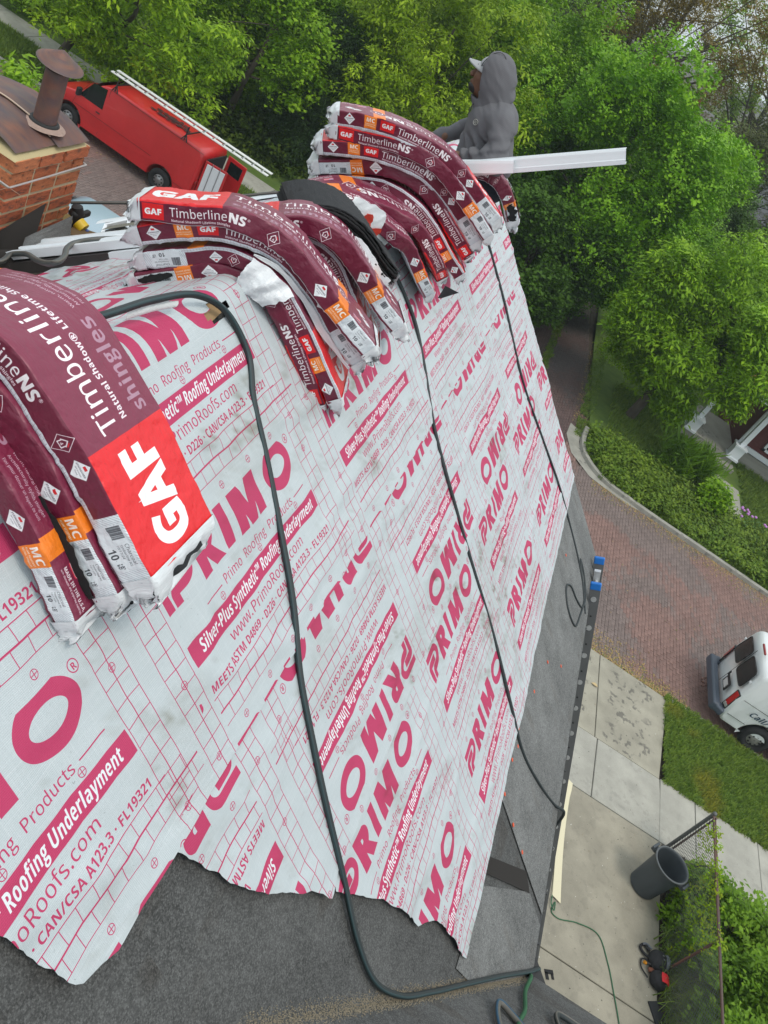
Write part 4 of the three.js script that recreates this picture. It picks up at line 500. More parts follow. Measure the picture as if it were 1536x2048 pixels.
const smin = (a, b, k) => { const h = clamp(0.5 + (0.5 * (b - a)) / k, 0, 1); return b + (a - b) * h - k * h * (1 - h); };
function capsule(x, y, z, a, b, ra, rb) { const bx = b[0] - a[0], by = b[1] - a[1], bz = b[2] - a[2], px = x - a[0], py = y - a[1], pz = z - a[2], t = clamp((px * bx + py * by + pz * bz) / (bx * bx + by * by + bz * bz), 0, 1); return Math.hypot(px - t * bx, py - t * by, pz - t * bz) - lerp(ra, rb, t); }
const ell = (x, y, z, c, r) => { const q = Math.hypot((x - c[0]) / r[0], (y - c[1]) / r[1], (z - c[2]) / r[2]); return (q - 1) * Math.min(...r); };
{
  // head 0.25 m; facing left along the ridge's far side; local origin between the knees on the roof
  const B = [-0.50, -1.80, -5.76], man = thing('person', 'person in a grey hooded sweatshirt and pale cap kneeling behind the far stack', 'person', B);
  const L = (p) => [p[0] * 1.085 - B[0], p[1] * 1.085 - B[1], p[2] * 1.085 - B[2]];
  const hood = L([-0.676, -0.718, -5.3]), neck = L([-0.606, -0.835, -5.3]), shN = L([-0.485, -0.875, -5.15]), elN = L([-0.395, -1.045, -5.035]), wrN = L([-0.555, -1.105, -5.10]), shF = L([-0.56, -0.90, -5.45]), elF = L([-0.70, -1.07, -5.48]), wrF = L([-0.80, -1.16, -5.36]), chest = L([-0.515, -0.95, -5.3]), waist = L([-0.43, -1.13, -5.3]), hip = L([-0.40, -1.22, -5.3]);
  const wr = (x, y, z) => 0.03 * (fbm(x * 9 + y * 5, y * 19 + x * 8, z * 9, 3) - 0.5) + 0.011 * Math.sin((y + 0.6 * x + 0.3 * z) * 75 + 6 * fbm(x * 6, y * 6, z * 6, 2)) * smooth(0.5, 0.7, fbm(x * 5 + 3, y * 5, z * 5, 2));
  const shirt = surfaceNets((x, y, z) => {
    let d = ell(x, y, z, [chest[0] - 0.035, chest[1] + 0.015, chest[2]], [0.155, 0.17, 0.185]); d = smin(d, ell(x, y, z, [waist[0] - 0.065, waist[1] + 0.04, waist[2]], [0.19, 0.16, 0.17]), 0.07);
    d = smin(d, capsule(x, y, z, [shN[0] - 0.01, shN[1], shN[2]], [shF[0], shF[1], shF[2]], 0.078, 0.078), 0.06); d = smin(d, capsule(x, y, z, neck, [neck[0] + 0.03, neck[1] - 0.06, neck[2]], 0.075, 0.10), 0.05);
    let a = smin(capsule(x, y, z, shN, elN, 0.08, 0.064), capsule(x, y, z, elN, wrN, 0.066, 0.044), 0.03); a += 0.006 * Math.sin((x * 0.9 - y * 1.2) * 62 + 4 * fbm(x * 9, y * 9, z * 9, 2)) * smooth(0.0, 0.1, shN[1] - y); d = smin(d, a, 0.014); d = smin(d, capsule(x, y, z, shF, elF, 0.074, 0.056), 0.04); d = smin(d, capsule(x, y, z, elF, wrF, 0.058, 0.042), 0.02);
    return d + wr(x, y, z);
  }, [-0.55, 0.25, -0.48], [0.42, 1.08, 0.48], 110);
  M.hoodie = std([0.125, 0.125, 0.135], 0.92, { bumpMap: weave, bumpScale: 0.001 });
  part('sweatshirt', shirt, M.hoodie, man);
  const hd = surfaceNets((x, y, z) => {              // the hood: a shell around the head, open towards the face
    let o = ell(x, y, z, [hood[0] + 0.006, hood[1] + 0.004, hood[2]], [0.132, 0.142, 0.112]); o = smin(o, capsule(x, y, z, [hood[0] + 0.05, hood[1] - 0.06, hood[2]], [neck[0] + 0.04, neck[1] - 0.05, neck[2]], 0.095, 0.118), 0.08); o = smin(o, capsule(x, y, z, [hood[0] + 0.02, hood[1] - 0.11, hood[2]], [neck[0] + 0.02, neck[1] - 0.06, neck[2]], 0.075, 0.11), 0.06);
    const inn = ell(x, y, z, [hood[0] - 0.05, hood[1] - 0.025, hood[2]], [0.14, 0.128, 0.088]), cut = x - (hood[0] - 0.078 + 0.5 * Math.max(0, hood[1] + 0.02 - y) * (y > hood[1] - 0.1 ? 1 : 0.83)); const open = Math.max(inn, -1); let d = Math.max(o, -open); if (y > neck[1] - 0.02) d = Math.max(d, -cut); return d + 0.6 * wr(x, y, z);
  }, [hood[0] - 0.2, neck[1] - 0.16, -0.2], [hood[0] + 0.22, hood[1] + 0.2, 0.24], 92);
  part('hood', hd, M.hoodie, man);
  const seam = std([0.06, 0.06, 0.066], 0.95); part('hood_seam', [tube(Array.from({ length: 13 }, (_, i) => { const a = lerp(0.15, 2.6, i / 12); return [hood[0] + 0.006 - 0.127 * Math.cos(a) * 0.62 - 0.02, hood[1] + 0.004 + 0.145 * Math.sin(a) * 0.98 - 0.01, hood[2] + 0.055]; }), 0.0022, 40, 5)], seam, man); part('drawcord', tube([[neck[0] - 0.075, neck[1] - 0.01, neck[2] + 0.06], [neck[0] - 0.095, neck[1] - 0.06, neck[2] + 0.075], [neck[0] - 0.09, neck[1] - 0.12, neck[2] + 0.085]], 0.003, 20, 5), seam, man);
  const skin = std([0.15, 0.075, 0.045], 0.6), fc = [hood[0] - 0.018, hood[1] - 0.02, hood[2]];
  const face = surfaceNets((x, y, z) => {
    let d = ell(x, y, z, fc, [0.09, 0.112, 0.074]); d = smin(d, ell(x, y, z, [fc[0] - 0.045, fc[1] - 0.075, fc[2]], [0.04, 0.045, 0.045]), 0.03);
    d = smin(d, capsule(x, y, z, [fc[0] - 0.086, fc[1] + 0.012, fc[2]], [fc[0] - 0.108, fc[1] - 0.03, fc[2]], 0.008, 0.014), 0.012); d = smin(d, ell(x, y, z, [fc[0] - 0.102, fc[1] - 0.036, fc[2]], [0.012, 0.01, 0.02]), 0.008);
    d = smin(d, capsule(x, y, z, [fc[0] - 0.086, fc[1] + 0.034, fc[2] - 0.03], [fc[0] - 0.086, fc[1] + 0.034, fc[2] + 0.03], 0.009, 0.009), 0.012);                                             // brow
    for (const s of [-1, 1]) { d = Math.max(d, -ell(x, y, z, [fc[0] - 0.088, fc[1] + 0.014, fc[2] + s * 0.03], [0.012, 0.011, 0.016])); d = smin(d, ell(x, y, z, [fc[0] - 0.05, fc[1] - 0.02, fc[2] + s * 0.045], [0.03, 0.03, 0.02]), 0.02); d = smin(d, ell(x, y, z, [fc[0] + 0.012, fc[1] - 0.005, fc[2] + s * 0.076], [0.018, 0.03, 0.01]), 0.006); }
    d = smin(d, capsule(x, y, z, [fc[0] - 0.088, fc[1] - 0.063, fc[2] - 0.018], [fc[0] - 0.088, fc[1] - 0.063, fc[2] + 0.018], 0.008, 0.008), 0.006); d = smin(d, capsule(x, y, z, [fc[0] - 0.084, fc[1] - 0.078, fc[2] - 0.014], [fc[0] - 0.084, fc[1] - 0.078, fc[2] + 0.014], 0.008, 0.008), 0.006);
    d = smin(d, capsule(x, y, z, [fc[0] + 0.01, fc[1] - 0.08, fc[2]], [neck[0], neck[1] - 0.02, neck[2]], 0.05, 0.055), 0.03); return d;
  }, [fc[0] - 0.14, fc[1] - 0.2, -0.11], [fc[0] + 0.13, fc[1] + 0.14, 0.11], 96);
  const hm = part('head', face, skin, man);
  for (const s of [-1, 1]) part('eye', new THREE.SphereGeometry(0.0105, 12, 8), std([0.35, 0.33, 0.3], 0.3), hm, [fc[0] - 0.079, fc[1] + 0.014, fc[2] + s * 0.03]), part('iris', new THREE.SphereGeometry(0.006, 10, 8), std([0.015, 0.01, 0.008], 0.3), hm, [fc[0] - 0.0855, fc[1] + 0.013, fc[2] + s * 0.031]), part('eyebrow', at(new THREE.CapsuleGeometry(0.004, 0.03, 4, 8), 0, 0, 0, Math.PI / 2), M.black, hm, [fc[0] - 0.094, fc[1] + 0.034, fc[2] + s * 0.03]);
  part('beard', surfaceNets((x, y, z) => Math.max(ell(x, y, z, [fc[0] - 0.05, fc[1] - 0.088, fc[2]], [0.046, 0.036, 0.05]), -ell(x, y, z, [fc[0] - 0.05, fc[1] - 0.05, fc[2]], [0.1, 0.026, 0.06])), [fc[0] - 0.12, fc[1] - 0.15, -0.08], [fc[0] + 0.02, fc[1] - 0.02, 0.08], 40), M.black, man);
  const cap = std([0.33, 0.34, 0.35], 0.8), cy = fc[1] + 0.075;
  part('cap', [grid(24, 10, (u, v) => { const a = u * Math.PI * 2, b = v * Math.PI / 2; return [fc[0] + 0.094 * Math.cos(a) * Math.cos(b), cy - 0.03 + 0.075 * Math.sin(b), fc[2] + 0.078 * Math.sin(a) * Math.cos(b)]; })], cap, man);
  part('cap_brim', (() => { const s = (o) => grid(16, 8, (u, v) => { const a = lerp(-1.25, 1.25, u), r = lerp(0.082, 0.165, v * Math.cos(a * 0.75) ** 0.5); return [fc[0] - r * Math.cos(a), cy - 0.022 - 0.022 * v + o - 0.016 * Math.abs(Math.sin(a)) , fc[2] + Math.sin(a) * lerp(0.078, 0.086, v)]; }); return [s(0), s(-0.005)]; })(), cap, man); cap.side = THREE.DoubleSide;
  // hands: palm, four bent fingers of different length, a thumb from the palm's side
  const hand = (w, dx, s) => { const R = rng(3), c = [w[0] + dx[0] * 0.05, w[1] + dx[1] * 0.05, w[2]], f = []; const F = V(...dx).normalize(), U = V(0, 1, 0).addScaledVector(F, -F.y).normalize(), Q = V().crossVectors(F, U); const pt = (a, b, q) => V(...w).addScaledVector(F, a).addScaledVector(U, b).addScaledVector(Q, q).toArray();
    for (let k = 0; k < 4; k++) { const q = (k - 1.5) * 0.019, l = [0.07, 0.08, 0.076, 0.06][k]; f.push([pt(0.085, 0.004, q), pt(0.085 + l * 0.45, -0.006, q * 1.1)], [pt(0.085 + l * 0.45, -0.006, q * 1.1), pt(0.085 + l * 0.72, -0.03, q * 1.1)], [pt(0.085 + l * 0.72, -0.03, q * 1.1), pt(0.085 + l * 0.74, -0.052, q)]); } f.push([pt(0.03, -0.004, s * 0.036), pt(0.06, -0.02, s * 0.058)], [pt(0.06, -0.02, s * 0.058), pt(0.088, -0.034, s * 0.052)]);
    return surfaceNets((x, y, z) => { let d = capsule(x, y, z, pt(0.02, 0, -0.018), pt(0.08, 0, -0.02), 0.019, 0.018); d = smin(d, capsule(x, y, z, pt(0.02, 0, 0.018), pt(0.08, 0, 0.02), 0.019, 0.018), 0.012); d = smin(d, capsule(x, y, z, pt(-0.04, 0, 0), pt(0.02, 0, 0), 0.026, 0.026), 0.015); for (const [a, b] of f) d = smin(d, capsule(x, y, z, a, b, 0.009, 0.0082), 0.004); return d; }, [w[0] - 0.18, w[1] - 0.18, w[2] - 0.13], [w[0] + 0.12, w[1] + 0.12, w[2] + 0.13], 90); };
  part('hand', hand(wrN, [-0.9, -0.35, 0.0], 1), skin, man); part('hand', hand(wrF, [-0.85, -0.45, 0.05], -1), skin, man);
  const jeans = std([0.03, 0.036, 0.05], 0.9, { bumpMap: weave, bumpScale: 0.001 });
  part('trousers', surfaceNets((x, y, z) => { let d = ell(x, y, z, hip, [0.135, 0.12, 0.165]); for (const s of [-1, 1]) { const kn = [-0.24 + 0.02 * s, 0.16, s * 0.13], an = [0.04, 0.12, s * 0.12]; d = smin(d, capsule(x, y, z, [hip[0], hip[1] - 0.03, s * 0.09], kn, 0.092, 0.066), 0.04); d = smin(d, capsule(x, y, z, kn, an, 0.064, 0.046), 0.02); } return d + 0.6 * wr(x, y, z); }, [-0.45, -0.1, -0.3], [0.4, 0.75, 0.3], 80), jeans, man);
  for (const s of [-1, 1]) part('boot', surfaceNets((x, y, z) => smin(ell(x, y, z, [0.06, 0.11, s * 0.12], [0.06, 0.05, 0.045]), capsule(x, y, z, [0.05, 0.10, s * 0.12], [0.11, 0.0, s * 0.12], 0.042, 0.036), 0.03), [-0.04, -0.08, s * 0.12 - 0.1], [0.22, 0.2, s * 0.12 + 0.1], 40), std([0.06, 0.04, 0.025], 0.8), man);
  part('emblem', [at(new THREE.TorusGeometry(0.016, 0.0025, 6, 16), 0, 0, 0), box(0.004, 0.016, 0.003, -0.005, 0, 0), box(0.004, 0.016, 0.003, 0.005, 0, 0), box(0.012, 0.004, 0.003)], std([0.33, 0.33, 0.3], 0.8), man, [chest[0] - 0.115, chest[1] + 0.01, chest[2] + 0.165], [0, -0.4, 0]);
}

// ---------------------------------------------------------------- extension ladder leaning on the eave
{
  const top = [2.255, -3.90, -6.89], foot = [5.82, GY + 0.06, -6.05], lad = thing('extension_ladder', 'grey extension ladder with blue caps leaning against the eave', 'ladder', foot), rel = (p) => p.map((q, i) => q - foot[i]);
  const T = V(...top).sub(V(...foot)), L = T.length(); T.normalize(); const n = V().crossVectors(V(0, 0, 1), T).normalize().negate(), K = V().crossVectors(n, T).normalize(); if (K.z < 0) K.negate(); const pt = (l, o, w) => V().addScaledVector(T, l).addScaledVector(n, o).addScaledVector(K, w).toArray(), gr = std([0.14, 0.145, 0.148], 0.55, { metalness: 0.3 }), blue = std([0.01, 0.16, 0.55], 0.45);
  const rail = (l0, l1, o, w) => { const a = pt(l0, o, w), b = pt(l1, o, w), g = new THREE.BoxGeometry(0.03, 0.1, l1 - l0), m = new THREE.Matrix4().makeBasis(K, n, T); m.setPosition(V(...a).add(V(...b)).multiplyScalar(0.5)); return g.applyMatrix4(m); };
  for (const [l0, l1, o, W] of [[0, L, 0, 0.27]]) {
    for (const s of [-1, 1]) { part('rail', rail(l0, l1, o, s * W), gr, lad); part('rail_cap', (() => { const g = new RoundedBoxGeometry(0.04, 0.1, 0.075, 2, 0.012), m = new THREE.Matrix4().makeBasis(K, n, T); m.setPosition(V(...pt(l1 - 0.01, o, s * W))); return g.applyMatrix4(m); })(), blue, lad); }
    for (let l = l1 - 0.14 - 24 * 0.305; l < l1 - 0.1; l += 0.305) part('rung', [rod(pt(l, o, -W - 0.02), pt(l, o, W + 0.02), 0.018, 0.018, 10), rod(pt(l, o, W + 0.012), pt(l, o, W + 0.024), 0.026, 0.026, 12)], M.alu, lad);
  }
  part('bracket', (() => { const g = new THREE.BoxGeometry(0.05, 0.06, 0.13), m = new THREE.Matrix4().makeBasis(K, n, T); m.setPosition(V(...pt(L - 0.10, -0.0, -0.1))); return g.applyMatrix4(m); })(), M.alu, lad);
  part('hole', Array.from({ length: 12 }, (_, k) => { const g = new THREE.CylinderGeometry(0.009, 0.009, 0.004, 10).rotateX(Math.PI / 2); return g.translate(...pt(L - 0.32 - k * 0.305, 0.0, 0.286)); }), M.black, lad);
}
// ---------------------------------------------------------------- the ground, the brick street, kerbs, pavements
const flat = (pts, y, m, name, s = 1) => { const sh = new THREE.Shape(pts.map((p) => new THREE.Vector2(p[0], -p[1]))), g = new THREE.ShapeGeometry(sh, 4).rotateX(-Math.PI / 2).translate(0, y, 0); return structure(name, worldUV(g, s), m); };
structure('ground', worldUV(new THREE.PlaneGeometry(900, 900).rotateX(-Math.PI / 2).translate(0, GY - 0.06, -150), 3), M.soil);
const street = structure('street', worldUV(new THREE.PlaneGeometry(74, 8.9).rotateX(-Math.PI / 2).translate(3, GY - 0.032, -19.65), 1.2), M.sand);
const alley = flat([[-0.9, -24], [4.75, -24], [4.9, -25.8], [4.2, -33], [2.6, -52], [-2.4, -52]], GY - 0.028, M.sand, 'alley', 1.2);
{ // paving bricks, laid across the street; each one geometry, too small to pick apart singly
  const g = new RoundedBoxGeometry(0.086, 0.05, 0.206, 1, 0.006), list = [], r = rng(41);
  const lay = (x0, x1, z0, z1, ok = () => true) => { for (let x = x0, i = 0; x < x1; x += 0.092, i++) for (let z = z0 + (i % 2) * 0.107; z < z1; z += 0.214) if (ok(x, z)) list.push([x, z]); };
  lay(2.2, 17.5, -23.0, -15.32); lay(-19.5, -4.5, -24.0, -15.3); lay(-0.9, 5.0, -36, -23.0, (x, z) => x < (z > -25.8 ? 4.75 : 4.9 + (z + 25.8) * 0.0972));
  const im = new THREE.InstancedMesh(g, M.paver, list.length), m = new THREE.Matrix4(), c = new THREE.Color();
  list.forEach(([x, z], i) => { const n = fbm(x * 0.5, z * 0.5, 5, 3), red = smooth(0.5, 0.62, n + 0.12 * (r() - 0.5)), k = 1.06 + 0.26 * r() + 0.3 * (fbm(x * 1.7, z * 1.7, 8) - 0.5); m.makeRotationFromEuler(new THREE.Euler((r() - 0.5) * 0.014, (r() - 0.5) * 0.02, (r() - 0.5) * 0.016)); m.setPosition(x + (r() - 0.5) * 0.006, GY - 0.024 + 0.03 * (fbm(x * 0.7, z * 0.7, 12) - 0.5) + (r() - 0.5) * 0.004, z + (r() - 0.5) * 0.006); im.setMatrixAt(i, m); im.setColorAt(i, c.setRGB((z < -24 ? 0.5 : 1) * lerp(0.165, 0.2, red) * k, (z < -24 ? 0.53 : 1) * lerp(0.126, 0.122, red) * k, (z < -24 ? 0.58 : 1) * lerp(0.115, 0.105, red) * k)); });
  im.name = 'paving_bricks'; im.receiveShadow = im.castShadow = true; tag(im, null, null, null, 'stuff'); street.add(im);
}
const slab = (name, pts, y, h, m, parent) => { const sh = new THREE.Shape(pts.map((p) => new THREE.Vector2(p[0], -p[1]))), g = new THREE.ExtrudeGeometry(sh, { depth: h - 0.012, bevelEnabled: true, bevelSize: 0.012, bevelThickness: 0.012, bevelSegments: 2, bevelOffset: -0.012 }).rotateX(-Math.PI / 2).translate(0, y - h, 0); return part(name, boxUV(g, 1.6), m, parent); };
const rect = (x0, x1, z0, z1) => [[x0, z0], [x1, z0], [x1, z1], [x0, z1]];
{
  const dr = structure('driveway', worldUV(new THREE.PlaneGeometry(5.6, 17).rotateX(-Math.PI / 2).translate(5.3, GY - 0.04, -6.8), 1), M.soil);
  slab('slab', [[2.6, -15.29], [6.33, -15.29], [6.43, -12.79], [2.6, -12.79]], GY + 0.05, 0.1, M.apron, dr); slab('slab', [[6.345, -15.29], [8.12, -15.27], [7.97, -12.79], [6.445, -12.79]], GY + 0.055, 0.1, M.apron, dr);
  slab('slab', rect(2.6, 6.49, -12.775, -11.29), GY + 0.06, 0.1, M.walk, dr); slab('slab', [[6.51, -12.775], [7.97, -12.775], [8.07, -11.29], [6.51, -11.29]], GY + 0.062, 0.1, M.walk, dr);
  slab('slab', [[2.6, -11.275], [8.06, -11.275], [8.03, -7.93], [2.6, -8.02]], GY + 0.058, 0.1, M.drive, dr); slab('slab', [[2.6, -8.0], [8.03, -7.91], [8.03, -2.5], [2.6, -2.5]], GY + 0.056, 0.1, M.drive, dr); slab('slab', rect(2.6, 8.03, -2.48, 3), GY + 0.056, 0.1, M.drive, dr);
  const sw = structure('sidewalk', worldUV(new THREE.PlaneGeometry(24, 1.6).rotateX(-Math.PI / 2).translate(20, GY + 0.02, -12.03), 1), M.soil);
  for (let k = 0; k < 8; k++) slab('slab', rect(k ? 8.82 + (k - 1) * 1.5 : 7.99, 8.805 + k * 1.5, -12.79 + 0.004 * k, -11.27), GY + 0.075 + 0.004 * (k % 2), 0.1, M.walk, sw);
  // kerbs: one long lip along the verge, one round the far corner with its apron
  const sweep = (pts, w, h, y) => { const c = new THREE.CatmullRomCurve3(pts.map((p) => V(p[0], y, p[1])), false, 'centripetal'), P = [[-w / 2, -0.1], [-w / 2, h - 0.02], [-w / 2 + 0.02, h], [w / 2 - 0.02, h], [w / 2, h - 0.02], [w / 2, -0.1]], q = c.getSpacedPoints(90); return grid(5, 90, (u, v) => { const k = Math.round(v * 90), p = q[k], T = q[Math.min(90, k + 1)].clone().sub(q[Math.max(0, k - 1)]).normalize(), s = P[Math.round(u * 5)]; return [p.x - T.z * s[0], p.y + s[1] + 0.012 * (fbm(p.x * 2, p.z * 2, 3) - 0.5), p.z + T.x * s[0]]; }, (u, v) => [u * 0.3, v * 12]); };
  M.kerb.side = THREE.DoubleSide;
  structure('kerb', sweep([[8.1, -15.3], [10, -15.36], [14, -15.36], [26, -15.36]], 0.12, 0.08, GY), M.kerb);
  structure('kerb', sweep([[4.85, -25.6], [4.82, -24.6], [5.02, -23.75], [5.7, -23.08], [7.2, -22.86], [9.5, -22.84], [14, -22.75], [26, -22.7]], 0.16, 0.13, GY), M.kerb);
  structure('kerb', sweep([[-30, -23.9], [-15.6, -23.95], [-8, -24.15], [-2.5, -24.2], [-1.2, -25]], 0.15, 0.12, GY), M.kerb);
  flat([[4.3, -25.4], [4.75, -25.2], [4.72, -24.5], [4.95, -23.7], [5.65, -23.0], [7.1, -22.76], [6.6, -22.62], [5.3, -22.8], [4.55, -23.5], [4.25, -24.5]], GY + 0.012, M.kerb, 'kerb_apron', 1.5);
  flat(rect(8.1, 30, -15.3, -12.8), GY + 0.07, M.lawn, 'verge', 1.5);
  flat([[8.06, -11.26], [30, -11.26], [30, 2], [8.06, 2]], GY + 0.06, M.soil, 'planting_bed', 1.5);
  flat([[4.95, -25.6], [4.92, -24.6], [5.1, -23.8], [5.75, -23.16], [7.2, -22.94], [30, -22.8], [30, -60], [3.2, -60], [4.4, -33]], GY + 0.05, M.lawn, 'lawn', 1.5);
  flat([[-60, -24.0], [-8, -24.2], [-2.6, -24.28], [-1.1, -25.2], [-2.6, -60], [-60, -60]], GY + 0.05, M.lawn, 'lawn', 1.5);
  const sl = structure('sidewalk', worldUV(new THREE.PlaneGeometry(36, 1.3).rotateX(-Math.PI / 2).translate(-22, GY + 0.06, -27), 1), M.soil);
  for (let k = 0; k < 18; k++) slab('slab', rect(-32 + k * 1.5, -30.52 + k * 1.5, -27.6, -26.35), GY + 0.10 + 0.004 * (k % 2), 0.1, M.walk, sl);
  flat(rect(-60, 2, -15.3, -9), GY + 0.04, M.lawn, 'lawn', 1.5);
  structure('path', worldUV(new THREE.ShapeGeometry(new THREE.Shape([[9.75, 28.9], [11.0, 28.6], [11.0, 27.0], [10.9, 25.9], [11.6, 24.6], [10.5, 24.6], [10.0, 25.6], [9.7, 27]].map((p) => new THREE.Vector2(...p))), 4).rotateX(-Math.PI / 2).translate(0, GY + 0.075, 0), 1.5), M.walk);
}
// ---------------------------------------------------------------- small growth and litter nobody could count
function scatter(name, geo, m, list, fn, parent) { const im = new THREE.InstancedMesh(geo, m, list.length), c = new THREE.Color(); list.forEach((p, i) => { const [M4, col] = fn(p, i); im.setMatrixAt(i, M4); if (col) im.setColorAt(i, c.setRGB(...col)); }); im.castShadow = im.receiveShadow = true; im.name = parent ? name : numbered(name); (parent ?? scene).add(im); return tag(im, null, null, null, 'stuff'); }
const mat4 = (x, y, z, s, r, sy = s) => new THREE.Matrix4().compose(V(x, y, z), new THREE.Quaternion().setFromEuler(new THREE.Euler(...r)), V(s, sy, s));
function tuft(n, h, w, lean, seed) { const r = rng(seed), P = [], I = []; for (let k = 0; k < n; k++) { const a = r() * 6.28, l = h * (0.55 + 0.6 * r()), b = lean * (0.3 + r()), x = (r() - 0.5) * h * 0.9, z = (r() - 0.5) * h * 0.9, dx = Math.cos(a), dz = Math.sin(a), o = P.length / 3; P.push(x - dz * w, 0, z + dx * w, x + dz * w, 0, z - dx * w, x + dx * b * 0.4 - dz * w * 0.8, l * 0.62, z + dz * b * 0.4 + dx * w * 0.8, x + dx * b * 0.4 + dz * w * 0.8, l * 0.62, z + dz * b * 0.4 - dx * w * 0.8, x + dx * b, l, z + dz * b); I.push(o, o + 1, o + 3, o, o + 3, o + 2, o + 2, o + 3, o + 4); } const g = new THREE.BufferGeometry(); g.setAttribute('position', new THREE.Float32BufferAttribute(P, 3)); g.setIndex(I); g.computeVertexNormals(); return g; }
M.blade = new THREE.MeshPhysicalMaterial({ color: 0xffffff, roughness: 0.8, side: THREE.DoubleSide, transmission: 0.25, thickness: 0 });
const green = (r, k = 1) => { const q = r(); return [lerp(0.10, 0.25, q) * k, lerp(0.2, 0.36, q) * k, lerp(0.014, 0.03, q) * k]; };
{
  const r = rng(51), t1 = tuft(9, 0.09, 0.006, 0.04, 3), L = []; for (let i = 0; i < 15000; i++) L.push([8.06 + 7.5 * r(), -15.36 + 2.62 * r()]);
  scatter('grass', t1, M.blade, L, ([x, z]) => { const dry = smooth(0.45, 0.7, fbm(x * 1.2, z * 1.2, 4)), e = green(r); const edge = 1; return [mat4(x, GY + 0.06, z, (0.7 + 0.6 * r()) * edge, [0, r() * 6.28, 0]), [lerp(e[0], e[0] * 1.6, dry), lerp(e[1], e[1] * 1.05, dry), e[2]]]; });
  const L2 = []; for (let i = 0; i < 9000; i++) { const x = -20 + 19 * r(), z = -26.3 + 2.2 * r(); L2.push([x, z]); } for (let i = 0; i < 9000; i++) L2.push([4.9 + 9 * r(), -31 + 8 * r()]);
  scatter('grass', tuft(9, 0.13, 0.009, 0.06, 5), M.blade, L2.filter(([x, z]) => x < 0 || (x > 5.6 && !(x > 9.6 && x < 11.1 && z < -24.6))), ([x, z]) => [mat4(x, GY + 0.04, z, 0.8 + 0.7 * r(), [0, r() * 6.28, 0]), green(r, 0.85)]);
  // weeds at the edges and along the middle of the alley
  const L3 = []; for (let i = 0; i < 500; i++) L3.push([2.95 - 0.1 * (Math.random, r()) * 3, -27 - 9 * r()]); for (let i = 0; i < 700; i++) L3.push([4.5 + 0.5 * r() - 0.0, -26.5 - 8 * r()]); for (let i = 0; i < 260; i++) L3.push([4.5 + 0.9 * r(), -24.8 - 1.4 * r()]);
  scatter('weeds', tuft(8, 0.12, 0.008, 0.07, 7), M.blade, L3, ([x, z]) => [mat4(x, GY, z, 0.5 + 0.6 * r(), [0, r() * 6.28, 0]), green(r, 0.9)]);
  // dry leaf litter by the kerbs, crumbs on the driveway, mulch in the bed
  const flake = (() => { const g = new THREE.BufferGeometry(); g.setAttribute('position', new THREE.Float32BufferAttribute([-0.5, 0, 0, 0, 0.1, -0.3, 0.5, 0.05, 0, 0, 0.12, 0.3], 3)); g.setIndex([0, 1, 3, 1, 2, 3]); g.computeVertexNormals(); return g; })(), dry = std(0xffffff, 0.95, { side: THREE.DoubleSide });
  const L4 = []; for (let i = 0; i < 2600; i++) L4.push([5.4 + 9 * r(), -22.72 + 0.9 * r() * r()]); for (let i = 0; i < 3200; i++) { const x = 3.5 + 5.2 * r(); L4.push([x, -15.33 - 0.75 * r() * r() * (x < 7.6 ? 1.4 : 0.8)]); } for (let i = 0; i < 2600; i++) L4.push([-17 + 8 * r(), -23.8 + 1.5 * r() * r()]); for (let i = 0; i < 900; i++) L4.push([4.3 + 0.5 * r(), -25.5 - 8 * r()]); for (let i = 0; i < 130; i++) L4.push([4 + 12 * r(), -22.5 + 7 * r()]);
  scatter('leaf_litter', flake, dry, L4, ([x, z]) => { const q = r(); return [mat4(x, GY + 0.005 + 0.012 * r(), z, 0.02 + 0.035 * r(), [0.3 * r(), r() * 6.28, 0.3 * r()]), q < 0.6 ? [0.36, 0.25, 0.10] : q < 0.8 ? [0.2, 0.12, 0.06] : [0.14, 0.17, 0.04]]; });
  const L5 = []; for (let i = 0; i < 9000; i++) L5.push([8.05 + 4 * r(), -11.25 + 6.5 * r()]);
  scatter('mulch', new THREE.BoxGeometry(0.07, 0.016, 0.022), dry, L5, ([x, z]) => { const q = 0.02 + 0.05 * r(); return [mat4(x, GY + 0.065 + 0.012 * r(), z, 0.5 + 0.8 * r(), [0.5 * r(), r() * 6.28, 0.5 * r()]), [q * 1.25, q * 1.0, q * 0.8]]; });
  const L6 = []; for (let i = 0; i < 420; i++) L6.push([4.8 + 3.3 * r(), -11.2 + 5 * r()]); for (let i = 0; i < 160; i++) L6.push([5 + 3.0 * r(), -15.2 + 4 * r()]);
  scatter('crumbs', flake, dry, L6, ([x, z]) => { const q = r(); return [mat4(x, GY + 0.06 + 0.003 * r(), z, 0.01 + 0.03 * r() * r(), [0.2 * r(), r() * 6.28, 0.2 * r()]), q < 0.5 ? [0.06, 0.05, 0.04] : q < 0.8 ? [0.25, 0.19, 0.12] : [0.6, 0.58, 0.52]]; });
  // sand grains caught in the roof valley
  const L7 = []; for (let i = 0; i < 11000; i++) { const a = r(), k = lerp(0.1, 1.78, Math.pow(a, 0.8)); L7.push([XE - 1.85 + k * 1.0, 0, k, (r() + r() + r() - 1.5) * 0.05]); }
  scatter('roof_grit', flake, dry, L7, ([x, , , e]) => { const q = 0.6 + 0.5 * r(), z = ZV + (XE - x) + e, p = e > 0 ? wing(x, z, 0.004) : front((x - XR) / DX, z, 0.003); return [mat4(p[0], p[1] + 0.002, p[2], 0.0025 + 0.0045 * r(), [0.3 * r(), r() * 6.28, -0.5 + 0.3 * r()]), [0.24 * q, 0.205 * q, 0.145 * q]]; });
}
